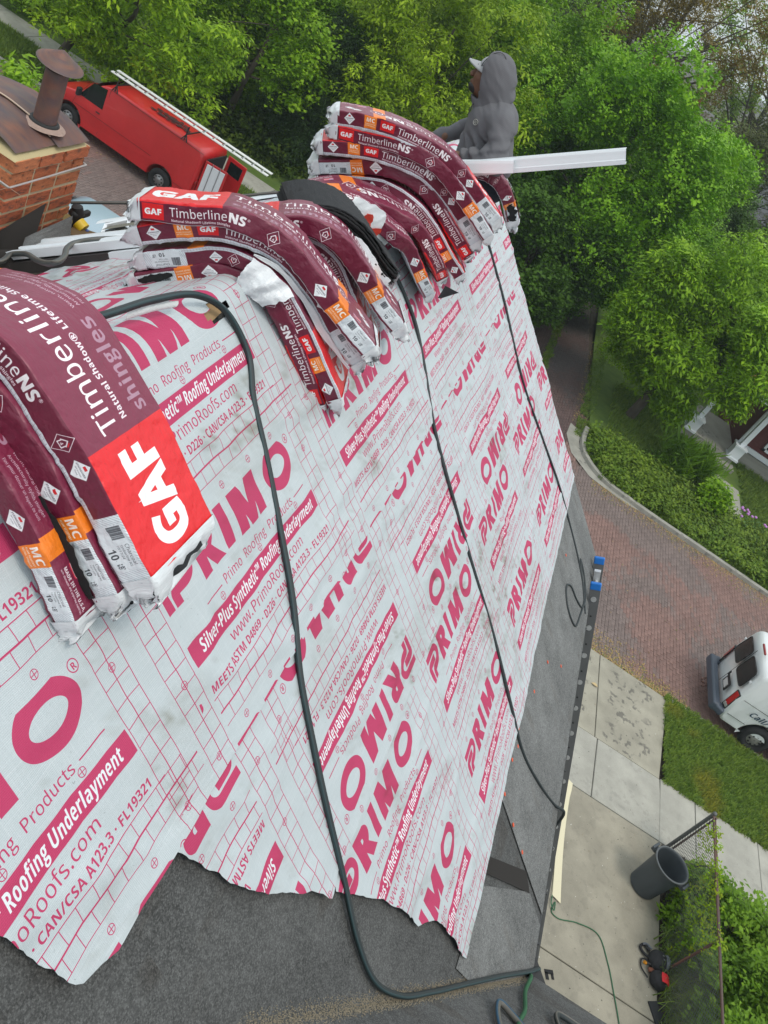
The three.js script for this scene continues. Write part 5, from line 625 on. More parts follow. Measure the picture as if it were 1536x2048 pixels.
// ---------------------------------------------------------------- by the driveway
{
  const can = thing('trash_can', 'open dark grey round trash can standing at the driveway edge', 'trash can', [7.66, GY + 0.058, -10.12]), cm = std([0.05, 0.06, 0.068], 0.55);
  part('bin', new THREE.LatheGeometry([[0.02, 0.012], [0.235, 0.012], [0.25, 0.03], [0.268, 0.3], [0.285, 0.6], [0.30, 0.74], [0.318, 0.745], [0.322, 0.775], [0.31, 0.79], [0.292, 0.785], [0.288, 0.74], [0.27, 0.5], [0.24, 0.06], [0.02, 0.05]].map((p) => new THREE.Vector2(...p)), 48), cm, can);
  part('rim', at(new THREE.TorusGeometry(0.315, 0.016, 10, 48), 0, 0.785, 0, Math.PI / 2), std([0.09, 0.1, 0.105], 0.6), can);
  for (const a of [2.5, 2.5 + Math.PI]) part('handle', [rbox(0.10, 0.07, 0.14, 0.02, 0.34 * Math.cos(a), 0.70, -0.34 * Math.sin(a), a), rbox(0.05, 0.03, 0.2, 0.012, 0.37 * Math.cos(a), 0.755, -0.37 * Math.sin(a), a)], cm, can);
  part('sticker', at(new THREE.BoxGeometry(0.003, 0.05, 0.05), 0.3 * Math.cos(-0.1), 0.69, 0.3 * Math.sin(0.9), 0, -0.9, 0), std([0.6, 0.45, 0.02], 0.5), can);
  part('residue', at(new THREE.CircleGeometry(0.24, 30), 0, 0.075, 0, -Math.PI / 2), std([0.04, 0.03, 0.024], 0.95), can);

  const fx = 8.12, fence = thing('chain_link_fence', 'rusty chain link fence beside the driveway with vine on its rail', 'fence', [fx, GY + 0.06, -11.2]), pm = std(0xffffff, 0.7, { metalness: 0.4, map: M.rust.map }), pg = std([0.13, 0.135, 0.135], 0.6, { metalness: 0.5 });
  for (let k = 0; k < 4; k++) part('post', [rod([0, -0.1, k * 2.4], [0, 1.3, k * 2.4], k ? 0.024 : 0.034, k ? 0.024 : 0.034, 12), at(new THREE.SphereGeometry(k ? 0.03 : 0.042, 12, 8), 0, 1.31, k * 2.4)], k ? pm : pg, fence);
  part('post', rod([0.09, -0.1, 0.0], [0.07, 1.27, 0.02], 0.02, 0.02, 10), pm, fence);
  part('rail', rod([0, 1.28, 0], [0, 1.28, 7.2], 0.021, 0.021, 10), pm, fence); part('rail', rod([0.075, 1.24, 0.03], [0.03, 1.22, 7.2], 0.012, 0.012, 8), pm, fence);
  const wires = []; const z1 = 7.2, h = 1.24, pitch = 0.07; for (let s = -h; s < z1; s += pitch) for (const d of [0, 1]) { let a0 = s, a1 = s + h, y0 = 0.02, y1 = h; if (a0 < 0) { y0 += -a0; a0 = 0; } if (a1 > z1) { y1 -= a1 - z1; a1 = z1; } if (y1 - y0 < 0.03) continue; wires.push(d ? bar([0.004, y0, a0], [0.004, y1, a1], 0.0048) : bar([-0.004, h + 0.02 - y0, a0], [-0.004, h + 0.02 - y1, a1], 0.0048)); }
  tag(part('wire_mesh', wires, pg, fence), null, null, null, 'stuff');

  const plank = thing('plank', 'long cream coloured board lying beside the ladder foot', 'plank', [6.04, GY + 0.07, -10.1]);
  part('board', (() => { const l = 2.46; return grid(1, 14, (u, v) => { const z = -1.2 + v * l, w = v < 0.1 ? 0.13 : 0.10 + 0.06 * v; return [-0.03 + 0.06 * v - 0.05 * Math.sin(v * 3.1) + (u - 0.5) * w, 0.02 + 0.0 * u, z + (u - 0.5) * 0.05]; }); })(), std([0.66, 0.60, 0.42], 0.6, { side: THREE.DoubleSide }), plank); part('edge', bar([-0.07, 0.0, -1.2], [-0.05, 0.0, 1.25], 0.02, 0.03), std([0.6, 0.55, 0.4], 0.6), plank);
  hose('power_cable', 'thin green extension cord curving across the driveway', [[6.0, GY + 0.07, -8.95], [5.98, GY + 0.1, -8.7], [6.04, GY + 0.1, -8.62], [6.06, GY + 0.07, -8.8], [6.02, GY + 0.07, -8.6], [6.14, GY + 0.07, -8.56], [6.5, GY + 0.07, -8.69], [6.88, GY + 0.07, -8.72], [7.10, GY + 0.07, -8.36], [7.24, GY + 0.07, -7.96], [7.36, GY + 0.07, -7.58], [7.45, GY + 0.07, -7.2]], 0.009, M.cordGreen);
  const bag = thing('tool_bag', 'black and red tool bag with straps lying at the bed edge', 'bag', [7.93, GY + 0.06, -8.72]), bk = std([0.014, 0.014, 0.016], 0.85), gy = std([0.11, 0.12, 0.14], 0.85), r = rng(3);
  const lump = (cx, cy, cz, a, b, c, s) => surfaceNets((x, y, z) => ell(x, y, z, [cx, cy, cz], [a, b, c]) + 0.03 * (fbm(x * 9, y * 9 + s, z * 9, 3) - 0.5), [cx - a - 0.05, cy - b - 0.05, cz - c - 0.05], [cx + a + 0.05, cy + b + 0.05, cz + c + 0.05], 34);
  part('pouch', [lump(0.02, 0.1, -0.12, 0.17, 0.13, 0.18, 1)], bk, bag); part('side_panel', lump(0.13, 0.13, -0.13, 0.06, 0.12, 0.15, 7), gy, bag); part('cap_crown', lump(0.04, 0.09, 0.18, 0.15, 0.12, 0.15, 3), bk, bag);
  part('red_panel', grid(10, 10, (u, v) => { const a = lerp(-0.5, 0.7, u), b = lerp(0.35, 1.95, v); return [0.05 + 0.155 * Math.cos(b) * Math.cos(a) + 0.01, 0.09 + 0.14 * Math.sin(b), 0.17 + 0.14 * Math.sin(a)]; }), std([0.55, 0.012, 0.02], 0.7, { side: THREE.DoubleSide }), bag);
  part('strap', [tube([[-0.1, 0.05, -0.25], [-0.2, 0.03, -0.32], [-0.27, 0.03, -0.24], [-0.2, 0.04, -0.16], [-0.06, 0.07, -0.12]], 0.022, 40, 6)], bk, bag); part('strap_pad', tube([[-0.08, 0.07, -0.29], [-0.17, 0.055, -0.335], [-0.25, 0.055, -0.29]], 0.018, 24, 6), gy, bag);
  part('strap', [tube([[-0.1, 0.05, -0.08], [-0.23, 0.03, -0.06], [-0.24, 0.03, 0.08], [-0.12, 0.04, 0.2]], 0.013, 40, 6)], bk, bag);
  part('tool_handle', [rod([-0.19, 0.06, -0.0], [-0.02, 0.09, -0.03], 0.02, 0.016)], std([0.03, 0.03, 0.03], 0.6), bag); part('handle_end', at(new THREE.CylinderGeometry(0.027, 0.024, 0.04, 12), -0.19, 0.06, 0, 0, 0, 1.4), std([0.6, 0.24, 0.01], 0.5), bag); part('leather_holder', rbox(0.14, 0.05, 0.07, 0.02, -0.06, 0.06, 0.05, 0.4), std([0.16, 0.055, 0.03], 0.7), bag);
  part('buckle', [box(0.03, 0.008, 0.02, 0.04, 0.235, -0.1), box(0.03, 0.008, 0.02, 0.02, 0.235, -0.16)], M.steel, bag);
  const pv = thing('square_tile', 'black square tile lying at the bed edge below the bag', 'tile', [8.08, GY + 0.075, -8.1], 0.5); part('plate', rbox(0.34, 0.03, 0.34, 0.006), std([0.02, 0.021, 0.024], 0.7, { bumpMap: speck, bumpScale: 0.002 }), pv); part('plate', rbox(0.32, 0.025, 0.3, 0.006, 0.16, -0.012, 0.34, 0.2), std([0.025, 0.026, 0.03], 0.75), pv);
  const sc = thing('shingle_scrap', 'small black shingle scrap on the driveway near the roof corner', 'roofing scrap', [6.12, GY + 0.064, -7.66], 0.4); part('scrap', [box(0.15, 0.008, 0.06), box(0.05, 0.008, 0.1, -0.05, 0, 0.06), box(0.04, 0.008, 0.08, 0.05, 0, 0.06)], M.shingleDark, sc);
  for (const [x, z, l] of [[6.28, -14.2, 'single dry tan leaf on the apron joint']]) { const o = thing('fallen_leaf', l, 'leaf', [x, GY + 0.07, z]); part('blade', grid(6, 4, (u, v) => [0.16 * (u - 0.5), 0.02 * Math.sin(u * 3.1), 0.09 * (v - 0.5) * Math.sin(Math.PI * clamp(u, 0.04, 0.98))]), std([0.5, 0.38, 0.2], 0.8, { side: THREE.DoubleSide }), o); }
}
// ---------------------------------------------------------------- vehicles. local x runs from the rear (0) to the front, z across, y up
function wheel(o, x, z, R, m, rimM) { const w = part('wheel', new THREE.TorusGeometry(R - 0.1, 0.1, 14, 40).scale(1, 1, 1.12), M.tyre, o, [x, R, z]); w.geometry = merge([w.geometry, at(new THREE.CylinderGeometry(R - 0.03, R - 0.03, 0.17, 36, 1, true), 0, 0, 0, Math.PI / 2)]); const s = Math.sign(z), h = []; for (let k = 0; k < 8; k++) h.push(at(new THREE.CylinderGeometry(0.022, 0.026, 0.016, 10), 0.135 * Math.cos(k * Math.PI / 4), 0.135 * Math.sin(k * Math.PI / 4), s * 0.082, Math.PI / 2)); part('rim', [at(new THREE.LatheGeometry([[0.02, 0.075], [0.075, 0.075], [0.085, 0.055], [0.16, 0.05], [0.19, 0.03], [0.215, 0.05], [0.228, 0.085]].map((p) => new THREE.Vector2(...p)), 36), 0, 0, 0, s * Math.PI / 2), at(new THREE.CircleGeometry(0.215, 30), 0, 0, s * 0.02, s > 0 ? 0 : Math.PI)], rimM, w); part('lug', h, M.black, w); return w; }
function van(o, { L = 5.35, W = 1.98, H = 2.05, axles = [1.15, 4.55], paint, R = 0.37, ws = 3.62 }) {
  const th = (y) => 1 - 0.11 * Math.max(0, y - 1.05) - 0.03 * Math.max(0, 0.6 - y), s = new THREE.Shape(); const y0 = 0.34;
  s.moveTo(0.02, y0 + 0.12); s.lineTo(0, 1.0); s.lineTo(0.05, H - 0.22); s.quadraticCurveTo(0.07, H - 0.04, 0.24, H - 0.02); s.lineTo(0.7, H); s.lineTo(ws - 0.35, H); s.quadraticCurveTo(ws, H - 0.02, ws + 0.16, H - 0.14); s.lineTo(ws + 0.72, 1.36); s.quadraticCurveTo(ws + 1.0, 1.22, L - 0.22, 1.12); s.quadraticCurveTo(L - 0.02, 1.06, L - 0.01, 0.9); s.lineTo(L, 0.5); s.lineTo(L - 0.06, y0);
  for (const a of [...axles].reverse()) { s.lineTo(a + R + 0.09, y0); s.absarc(a, R + 0.0, R + 0.095, Math.max(0, -0.08), Math.PI + 0.08, false); s.lineTo(a - R - 0.09, y0); } s.lineTo(0.12, y0); s.closePath();
  const B = 0.07, g = new THREE.ExtrudeGeometry(s, { depth: W - 2 * B, bevelEnabled: true, bevelSize: B * 0.7, bevelThickness: B, bevelSegments: 4, bevelOffset: -B * 0.7, curveSegments: 14 }).translate(0, 0, -(W / 2 - B));
  const bend = (g) => { const p = g.attributes.position; for (let i = 0; i < p.count; i++) { const x = p.getX(i), y = p.getY(i), z = p.getZ(i), e = Math.abs(z) / (W / 2); p.setXYZ(i, x + (x < 0.4 ? 0.13 * Math.pow(e, 5) : 0) - (x > L - 0.5 ? 0.22 * Math.pow(e, 3) : 0), y - 0.05 * e * e * (y > H - 0.3 ? 1 : 0), z * th(y)); } g.computeVertexNormals(); return toCreasedNormals(g, 0.7); };
  const gg = bend(g); part('body', gg, paint, o);
  const side = (s, pts, off, m, name) => { const sh = new THREE.Shape(pts.map((p) => new THREE.Vector2(...p))), q = new THREE.ExtrudeGeometry(sh, { depth: 0.012, bevelEnabled: false, curveSegments: 6 }), p = q.attributes.position; for (let i = 0; i < p.count; i++) p.setZ(i, s * (W / 2 * th(p.getY(i)) + off - 0.012 + p.getZ(i))); q.computeVertexNormals(); return part(name, q, m, o); };
  return { th, side, W, H, L, seamAt: (s, pts, name = 'seam') => part(name, merge(pts.slice(1).map((b, i) => { const a = pts[i]; return bar([a[0], a[1], s * (W / 2 * th(a[1]) + 0.001)], [b[0], b[1], s * (W / 2 * th(b[1]) + 0.001)], 0.012, 0.006); })), M.black, o) };
}
const rr = (x0, y0, x1, y1, r) => { const p = []; for (const [cx, cy, a] of [[x1 - r, y1 - r, 0], [x0 + r, y1 - r, 1], [x0 + r, y0 + r, 2], [x1 - r, y0 + r, 3]]) for (let k = 0; k <= 4; k++) p.push([cx + r * Math.cos((a + k / 4) * Math.PI / 2), cy + r * Math.sin((a + k / 4) * Math.PI / 2)]); return p; };
{ // red van across the street
  const faded = coltex(256, (x, y) => { const n = fbm(x * 5, y * 5, 3, 4, 5); return [0.50 + 0.08 * n, 0.010 + 0.008 * n, 0.014 + 0.008 * n]; });
  const paint = new THREE.MeshPhysicalMaterial({ map: faded, roughness: 0.42, clearcoat: 0.7, clearcoatRoughness: 0.18 });
  const o = thing('red_van', 'old red cargo van with a ladder on its roof parked across the street', 'van', [-8.56, GY, -23.2], Math.PI - 0.054); o.scale.set(0.93, 0.88, 0.82);
  const v = van(o, { paint, L: 5.5 }); const S = 1;     // after the turn the side facing the photographer is local -z
  for (const s of [-1, 1]) {
    wheel(o, 1.15, s * 0.9, 0.37, M.tyre, M.steel); wheel(o, 4.55, s * 0.9, 0.37, M.tyre, M.steel);
    v.side(s, [[3.52, 1.24], [4.36, 1.24], [4.02, 1.80], [3.56, 1.86]], 0.004, M.glass, 'side_window');
    v.seamAt(s, [[3.46, 0.45], [3.46, 1.9]], 'door_seam'); v.seamAt(s, [[4.5, 0.86], [4.42, 1.2], [4.05, 1.86]], 'door_seam'); v.seamAt(s, [[1.62, 0.92], [4.42, 0.92]], 'body_crease'); v.seamAt(s, [[0.2, 0.62], [0.7, 0.62]], 'body_crease');
    part('mirror', [rbox(0.12, 0.26, 0.2, 0.04, 4.32, 1.36, s * 1.1), bar([4.28, 1.24, s * 0.93], [4.3, 1.3, s * 1.08], 0.03)], M.black, o);
    v.seamAt(s, [[0.12, 1.93], [3.5, 1.93]], 'gutter_line'); part('door_handle', rbox(0.14, 0.035, 0.03, 0.01, 3.62, 1.08, s * (0.99 * v.th(1.08) + 0.012)), M.black, o);
  }
  part('windscreen', grid(6, 4, (u, w) => { const x = lerp(3.90, 4.34, w), y = lerp(1.86, 1.36, w); return [x + 0.012, y + 0.02, lerp(-0.8, 0.8, u) * v.th(y)]; }), M.glass, o); M.glass.side = THREE.DoubleSide;
  part('grille', [rbox(0.05, 0.24, 1.3, 0.02, 5.5 - 0.02, 0.8, 0)], M.black, o); part('bumper', [rbox(0.18, 0.17, 1.94, 0.05, 5.5, 0.45, 0), rbox(0.16, 0.16, 1.9, 0.05, -0.06, 0.42, 0)], M.steel, o);
  for (const s of [-1, 1]) part('headlight', rbox(0.06, 0.2, 0.24, 0.03, 5.42, 0.85, s * 0.74), std([0.5, 0.5, 0.48], 0.2), o), part('tail_light', rbox(0.05, 0.34, 0.14, 0.02, 0.05, 0.88, s * 0.86), std([0.25, 0.01, 0.01], 0.3), o);
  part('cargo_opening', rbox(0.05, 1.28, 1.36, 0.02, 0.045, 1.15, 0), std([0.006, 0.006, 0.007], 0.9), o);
  const bare = std([0.05, 0.016, 0.014], 0.9); part('worn_roof_paint', Array.from({ length: 30 }, (_, k) => { const r = rng(k + 3), x = 1.0 + 1.4 * r(), z = -0.45 + 0.42 * r() - 0.16 * (x - 1.7), sh = new THREE.Shape(Array.from({ length: 9 }, (_, i) => { const q = (0.03 + 0.07 * r()) * (0.6 + 0.7 * r()); return new THREE.Vector2(1.7 * q * Math.cos(i * 0.7), q * Math.sin(i * 0.7)); })); return at(new THREE.ShapeGeometry(sh), x, 2.054 - 0.05 * (z / 0.99) ** 2, z, -Math.PI / 2); }), bare, o);
  for (const x of [0.85, 3.35]) { part('roof_rack', [bar([x, 2.14, -0.86], [x, 2.14, 0.86], 0.035, 0.035), bar([x, 1.95, -0.9], [x, 2.38, -0.84], 0.03), bar([x, 1.95, 0.9], [x, 2.30, 0.84], 0.03), bar([x - 0.1, 1.93, -0.9], [x, 2.14, -0.86], 0.025), bar([x + 0.1, 1.93, -0.9], [x, 2.14, -0.86], 0.025)], M.black, o); }
  // rear doors, both swung out
  const door = (s, ang, white) => { const d = part('rear_door', [rbox(0.05, 1.30, 0.72, 0.02, 0, 0, -s * 0.36)], paint, o, [0.02, 1.15, s * 0.80], [0, ang, 0]); if (white) { part('door_panel', [rbox(0.03, 0.92, 0.58, 0.012, white * 0.03, 0.12, -s * 0.36)], M.white, d); part('panel_bracket', [bar([white * 0.055, 0.68, -s * 0.24], [white * 0.055, -0.62, -s * 0.24], 0.02), bar([white * 0.055, 0.68, -s * 0.48], [white * 0.055, -0.62, -s * 0.48], 0.02)], M.steel, d); } else part('door_window', [rbox(0.058, 0.42, 0.5, 0.02, 0, 0.32, -s * 0.37)], M.glass, d); return d; };
  door(1, 1.45, 0); door(-1, -1.35, -1); 
  part('seat_cover', rbox(0.3, 0.5, 0.4, 0.08, 3.62, 1.42, -0.62), std([0.65, 0.18, 0.02], 0.8), o);

  const lad = thing('aluminium_ladder', 'long silver ladder lying on the roof rack of the red van', 'ladder', [-9.2, GY + 2.36, -22.22], 0.005), LL = 2.45;
  for (const z of [0.15, -0.14]) part('rail', rbox(LL * 2, 0.03, 0.13, 0.008, 0, 0, z, 0, 0, 0, 1), M.paleAlu, lad); for (let x = -LL + 0.12; x < LL; x += 0.305) part('rung', rod([x, 0.0, -0.22], [x, 0.0, 0.18], 0.017, 0.017, 8), M.alu, lad);
  part('rung_bolts', Array.from({ length: 16 }, (_, k) => box(0.05, 0.012, 0.03, -LL + 0.12 + k * 0.305, 0.02, 0.16)), M.black, lad);
}
{ // white van at the kerb
  const paint = new THREE.MeshPhysicalMaterial({ color: lin(0.72, 0.75, 0.75), roughness: 0.35, clearcoat: 0.8, clearcoatRoughness: 0.1 });
  const o = thing('white_van', 'white van with lettering on its side parked by the grass verge', 'van', [9.12, GY, -16.30], -0.0); o.scale.setScalar(0.96);
  const v = van(o, { paint, L: 5.3, H: 2.0 }), dark = std([0.06, 0.075, 0.10], 0.5);
  for (const s of [-1, 1]) { wheel(o, 1.15, s * 0.9, 0.37, M.tyre, std([0.34, 0.33, 0.3], 0.6, { metalness: 0.5 })); wheel(o, 4.55, s * 0.9, 0.37, M.tyre, M.steel); v.side(s, [[3.52, 1.24], [4.36, 1.24], [4.02, 1.78], [3.56, 1.82]], 0.004, M.glass, 'side_window'); v.seamAt(s, [[3.46, 0.45], [3.46, 1.86]], 'door_seam'); v.seamAt(s, [[0.2, 0.6], [0.68, 0.6]], 'body_crease'); v.seamAt(s, [[0.22, 1.12], [3.4, 1.12]], 'body_crease');
    const tl = part('tail_light', [rbox(0.05, 0.40, 0.15, 0.02, 0.085, 0.93, s * 0.845, s * 0.35)], std([0.42, 0.012, 0.012], 0.15), o); part('reverse_lamp', rbox(0.05, 0.09, 0.15, 0.015, 0.084, 0.69, s * 0.85, s * 0.35), std([0.3, 0.3, 0.27], 0.2), tl); part('lamp_gasket', rbox(0.035, 0.54, 0.19, 0.02, 0.082, 0.88, s * 0.845, s * 0.35), M.black, tl); part('mirror', rbox(0.12, 0.26, 0.2, 0.04, 4.32, 1.36, s * 1.1), M.black, o); }
  const rw = (s) => grid(8, 6, (u, w) => { const y = lerp(1.20, 1.72, w), z = s * lerp(0.09, 0.74, u) * v.th(y), e = Math.abs(z) / 0.99; return [0.0 + 0.05 * smooth(1.0, 1.78, y) - 0.006 + 0.13 * Math.pow(e, 5), y, z]; });
  for (const s of [-1, 1]) { part('rear_window', rw(s), M.glass, o); part('window_gasket', tube(rr(0, 0, 1, 1, 0.12).map(([u, w]) => { const y = lerp(1.19, 1.73, w), z = s * lerp(0.08, 0.75, u) * v.th(y), e = Math.abs(z) / 0.99; return [0.05 * smooth(1.0, 1.78, y) - 0.006 + 0.13 * Math.pow(e, 5), y, z]; }), 0.012, 60, 6, true), M.black, o); }
  part('door_seam', [bar([-0.002, 0.62, 0], [0.045, 1.84, 0], 0.01, 0.006)], M.black, o); for (const y of [0.75, 1.08, 1.5]) part('hinge', [box(0.02, 0.05, 0.07, 0.065, y, 0.80), box(0.02, 0.05, 0.07, 0.065, y, -0.80)], M.white, o);
  part('bumper', [rbox(0.20, 0.24, 1.84, 0.06, -0.08, 0.50, 0), rbox(0.26, 0.2, 0.24, 0.06, 0.05, 0.50, 0.86, -0.5), rbox(0.26, 0.2, 0.24, 0.06, 0.05, 0.50, -0.86, 0.5)], dark, o);
  const pl = part('plate_recess', [box(0.02, 0.24, 0.38, -0.004, 0.86, 0.3)], M.black, o); part('license_plate', [box(0.012, 0.14, 0.26, -0.016, 0.84, 0.3)], std([0.5, 0.5, 0.5], 0.5), pl);
  part('tow_hitch', [rod([-0.12, 0.36, 0.05], [-0.32, 0.36, 0.05], 0.035), at(new THREE.SphereGeometry(0.03, 12, 8), -0.32, 0.42, 0.05), at(new THREE.TorusGeometry(0.07, 0.012, 8, 20), -0.22, 0.36, 0.16, 0.3, 0.6), at(new THREE.TorusGeometry(0.05, 0.01, 8, 20), -0.2, 0.36, -0.12, 0.3, 0.6)], M.rust, o);
  part('roof_lamp', rbox(0.05, 0.05, 0.4, 0.02, 0.13, 1.96, 0), std([0.25, 0.02, 0.02], 0.3), o); part('door_handle', rbox(0.03, 0.12, 0.05, 0.01, -0.006, 0.98, 0.07), M.black, o);
  const text = (t, w, h, x, y, tilt, fs) => { const [c, g] = canvas(512, 128); g.clearRect(0, 0, 512, 128); g.fillStyle = '#17384e'; g.font = `italic bold ${fs}px Arial`; g.textBaseline = 'middle'; g.fillText(t, 6, 66); const tx = ctex(c); tx.wrapS = tx.wrapT = THREE.ClampToEdgeWrapping; const gq = grid(8, 4, (u, q) => { const yy = y + (q - 0.5) * h; return [x + u * w, yy, 0.99 * v.th(yy) + 0.005]; }); part('lettering', gq, std(0xffffff, 0.5, { map: tx, alphaTest: 0.5, transparent: false }), o); };
  text('Call/Text 260', 1.5, 0.36, 0.52, 0.94, 0, 74); text('Free Estimates', 1.6, 0.36, 0.84, 1.2, 0, 74); text('siding · roofing', 1.6, 0.34, 1.0, 1.42, 0, 70);
  const sw = v.side(1, rr(0.9, 0.46, 3.3, 0.58, 0.03), 0.003, std([0.66, 0.69, 0.69], 0.4), 'sill_panel');
}
{ // light blue car in front of the chimney
  const paint = new THREE.MeshPhysicalMaterial({ color: lin(0.30, 0.40, 0.47), roughness: 0.35, clearcoat: 0.8, clearcoatRoughness: 0.12 });
  const o = thing('light_blue_car', 'light blue car parked on the near side of the street below the chimney', 'car', [-9.75, GY, -16.6]), W = 1.78, s = new THREE.Shape();
  s.moveTo(0.05, 0.32); s.lineTo(0.0, 0.62); s.quadraticCurveTo(0.05, 0.86, 0.5, 0.93); s.lineTo(0.55, 0.95); s.quadraticCurveTo(0.72, 1.38, 1.1, 1.42); s.lineTo(2.3, 1.44); s.quadraticCurveTo(2.7, 1.40, 3.25, 0.98); s.lineTo(4.3, 0.84); s.quadraticCurveTo(4.55, 0.78, 4.55, 0.5); s.lineTo(4.5, 0.3);
  for (const a of [3.65, 0.9]) { s.lineTo(a + 0.38, 0.3); s.absarc(a, 0.31, 0.37, 0, Math.PI, false); } s.closePath();
  const g = new THREE.ExtrudeGeometry(s, { depth: W - 0.2, bevelEnabled: true, bevelSize: 0.07, bevelThickness: 0.1, bevelSegments: 4, bevelOffset: -0.07, curveSegments: 14 }).translate(0, 0, -(W / 2 - 0.1)), p = g.attributes.position; for (let i = 0; i < p.count; i++) p.setZ(i, p.getZ(i) * (1 - 0.38 * Math.max(0, p.getY(i) - 0.85))); g.computeVertexNormals(); part('body', toCreasedNormals(g, 0.7), paint, o);
  for (const s of [-1, 1]) { wheel(o, 0.9, s * 0.8, 0.31, M.tyre, M.steel); wheel(o, 3.65, s * 0.8, 0.31, M.tyre, M.steel); part('side_window', (() => { const sh = new THREE.Shape([[0.85, 0.98], [2.95, 0.98], [2.4, 1.34], [1.15, 1.34]].map((q) => new THREE.Vector2(...q))), e = new THREE.ShapeGeometry(sh), q = e.attributes.position; for (let i = 0; i < q.count; i++) q.setZ(i, s * (W / 2 * (1 - 0.38 * Math.max(0, q.getY(i) - 0.85)) + 0.004)); e.computeVertexNormals(); return e; })(), M.glass, o); part('headlight', rbox(0.1, 0.12, 0.3, 0.04, 4.46, 0.66, s * 0.62), std([0.5, 0.5, 0.5], 0.2), o); part('tail_light', rbox(0.06, 0.14, 0.3, 0.03, 0.03, 0.74, s * 0.62), std([0.3, 0.01, 0.01], 0.3), o); }
  part('rear_window', grid(4, 4, (u, w) => { const x = lerp(0.585, 0.86, w), y = lerp(1.0, 1.36, w) + 0.03; return [x - 0.03, y, lerp(-0.7, 0.7, u) * (1 - 0.3 * w)]; }), M.glass, o);
  part('windscreen', grid(4, 4, (u, w) => { const x = lerp(3.2, 2.62, w), y = lerp(1.02, 1.38, w); return [x + 0.015, y + 0.02, lerp(-0.74, 0.74, u) * (1 - 0.2 * w)]; }), M.glass, o);
}
// ---------------------------------------------------------------- foliage: clusters of separate folded leaves on limbs
M.leaf = new THREE.MeshPhysicalMaterial({ color: 0xffffff, roughness: 0.6, specularIntensity: 0.35, side: THREE.DoubleSide, transmission: 0.45, thickness: 0 });
M.bark = std(0xffffff, 0.95, { map: coltex(128, (x, y) => { const n = fbm(x * 14, y * 3, 4, 4); const k = 0.45 + n; return [0.085 * k, 0.07 * k, 0.055 * k]; }), bumpMap: speck, bumpScale: 0.01 });
function leafCluster(n, l, w, spread, droop, seed) {
  const r = rng(seed), P = [], I = [];
  for (let k = 0; k < n; k++) {
    const a = r() * 6.283, e = (r() - 0.35) * 1.5, d = V(Math.cos(a) * Math.cos(e), Math.sin(e) * 0.7 - droop, Math.sin(a) * Math.cos(e)).normalize(), s = V().crossVectors(d, V(0, 1, 0).addScaledVector(d, r() - 0.5)).normalize(), up = V().crossVectors(s, d), b = V((r() - 0.5) * spread, (r() - 0.5) * spread * 0.8, (r() - 0.5) * spread), L = l * (0.65 + 0.6 * r()), q = w * (0.7 + 0.5 * r()), o = P.length / 3;
    const pt = (f, g, h) => b.clone().addScaledVector(d, f * L).addScaledVector(s, g * q).addScaledVector(up, h * q).toArray();
    P.push(...pt(0, 0, 0), ...pt(0.45, -0.5, 0.12), ...pt(0.45, 0, -0.05), ...pt(0.45, 0.5, 0.12), ...pt(1, 0, -0.18)); I.push(o, o + 1, o + 2, o, o + 2, o + 3, o + 1, o + 4, o + 2, o + 2, o + 4, o + 3);
  }
  const g = new THREE.BufferGeometry(); g.setAttribute('position', new THREE.Float32BufferAttribute(P, 3)); g.setIndex(I); g.computeVertexNormals(); return g;
}
const CL = { small: leafCluster(11, 0.15, 0.10, 0.34, 0.15, 1), maple: leafCluster(13, 0.125, 0.105, 0.36, 0.2, 2), long: leafCluster(14, 0.17, 0.062, 0.36, 0.35, 3), fine: leafCluster(14, 0.09, 0.05, 0.34, 0.1, 4), shrub: leafCluster(12, 0.085, 0.055, 0.2, 0.1, 5), needle: leafCluster(16, 0.14, 0.03, 0.3, 0.25, 6), blade: leafCluster(10, 0.26, 0.03, 0.16, -0.4, 7) };
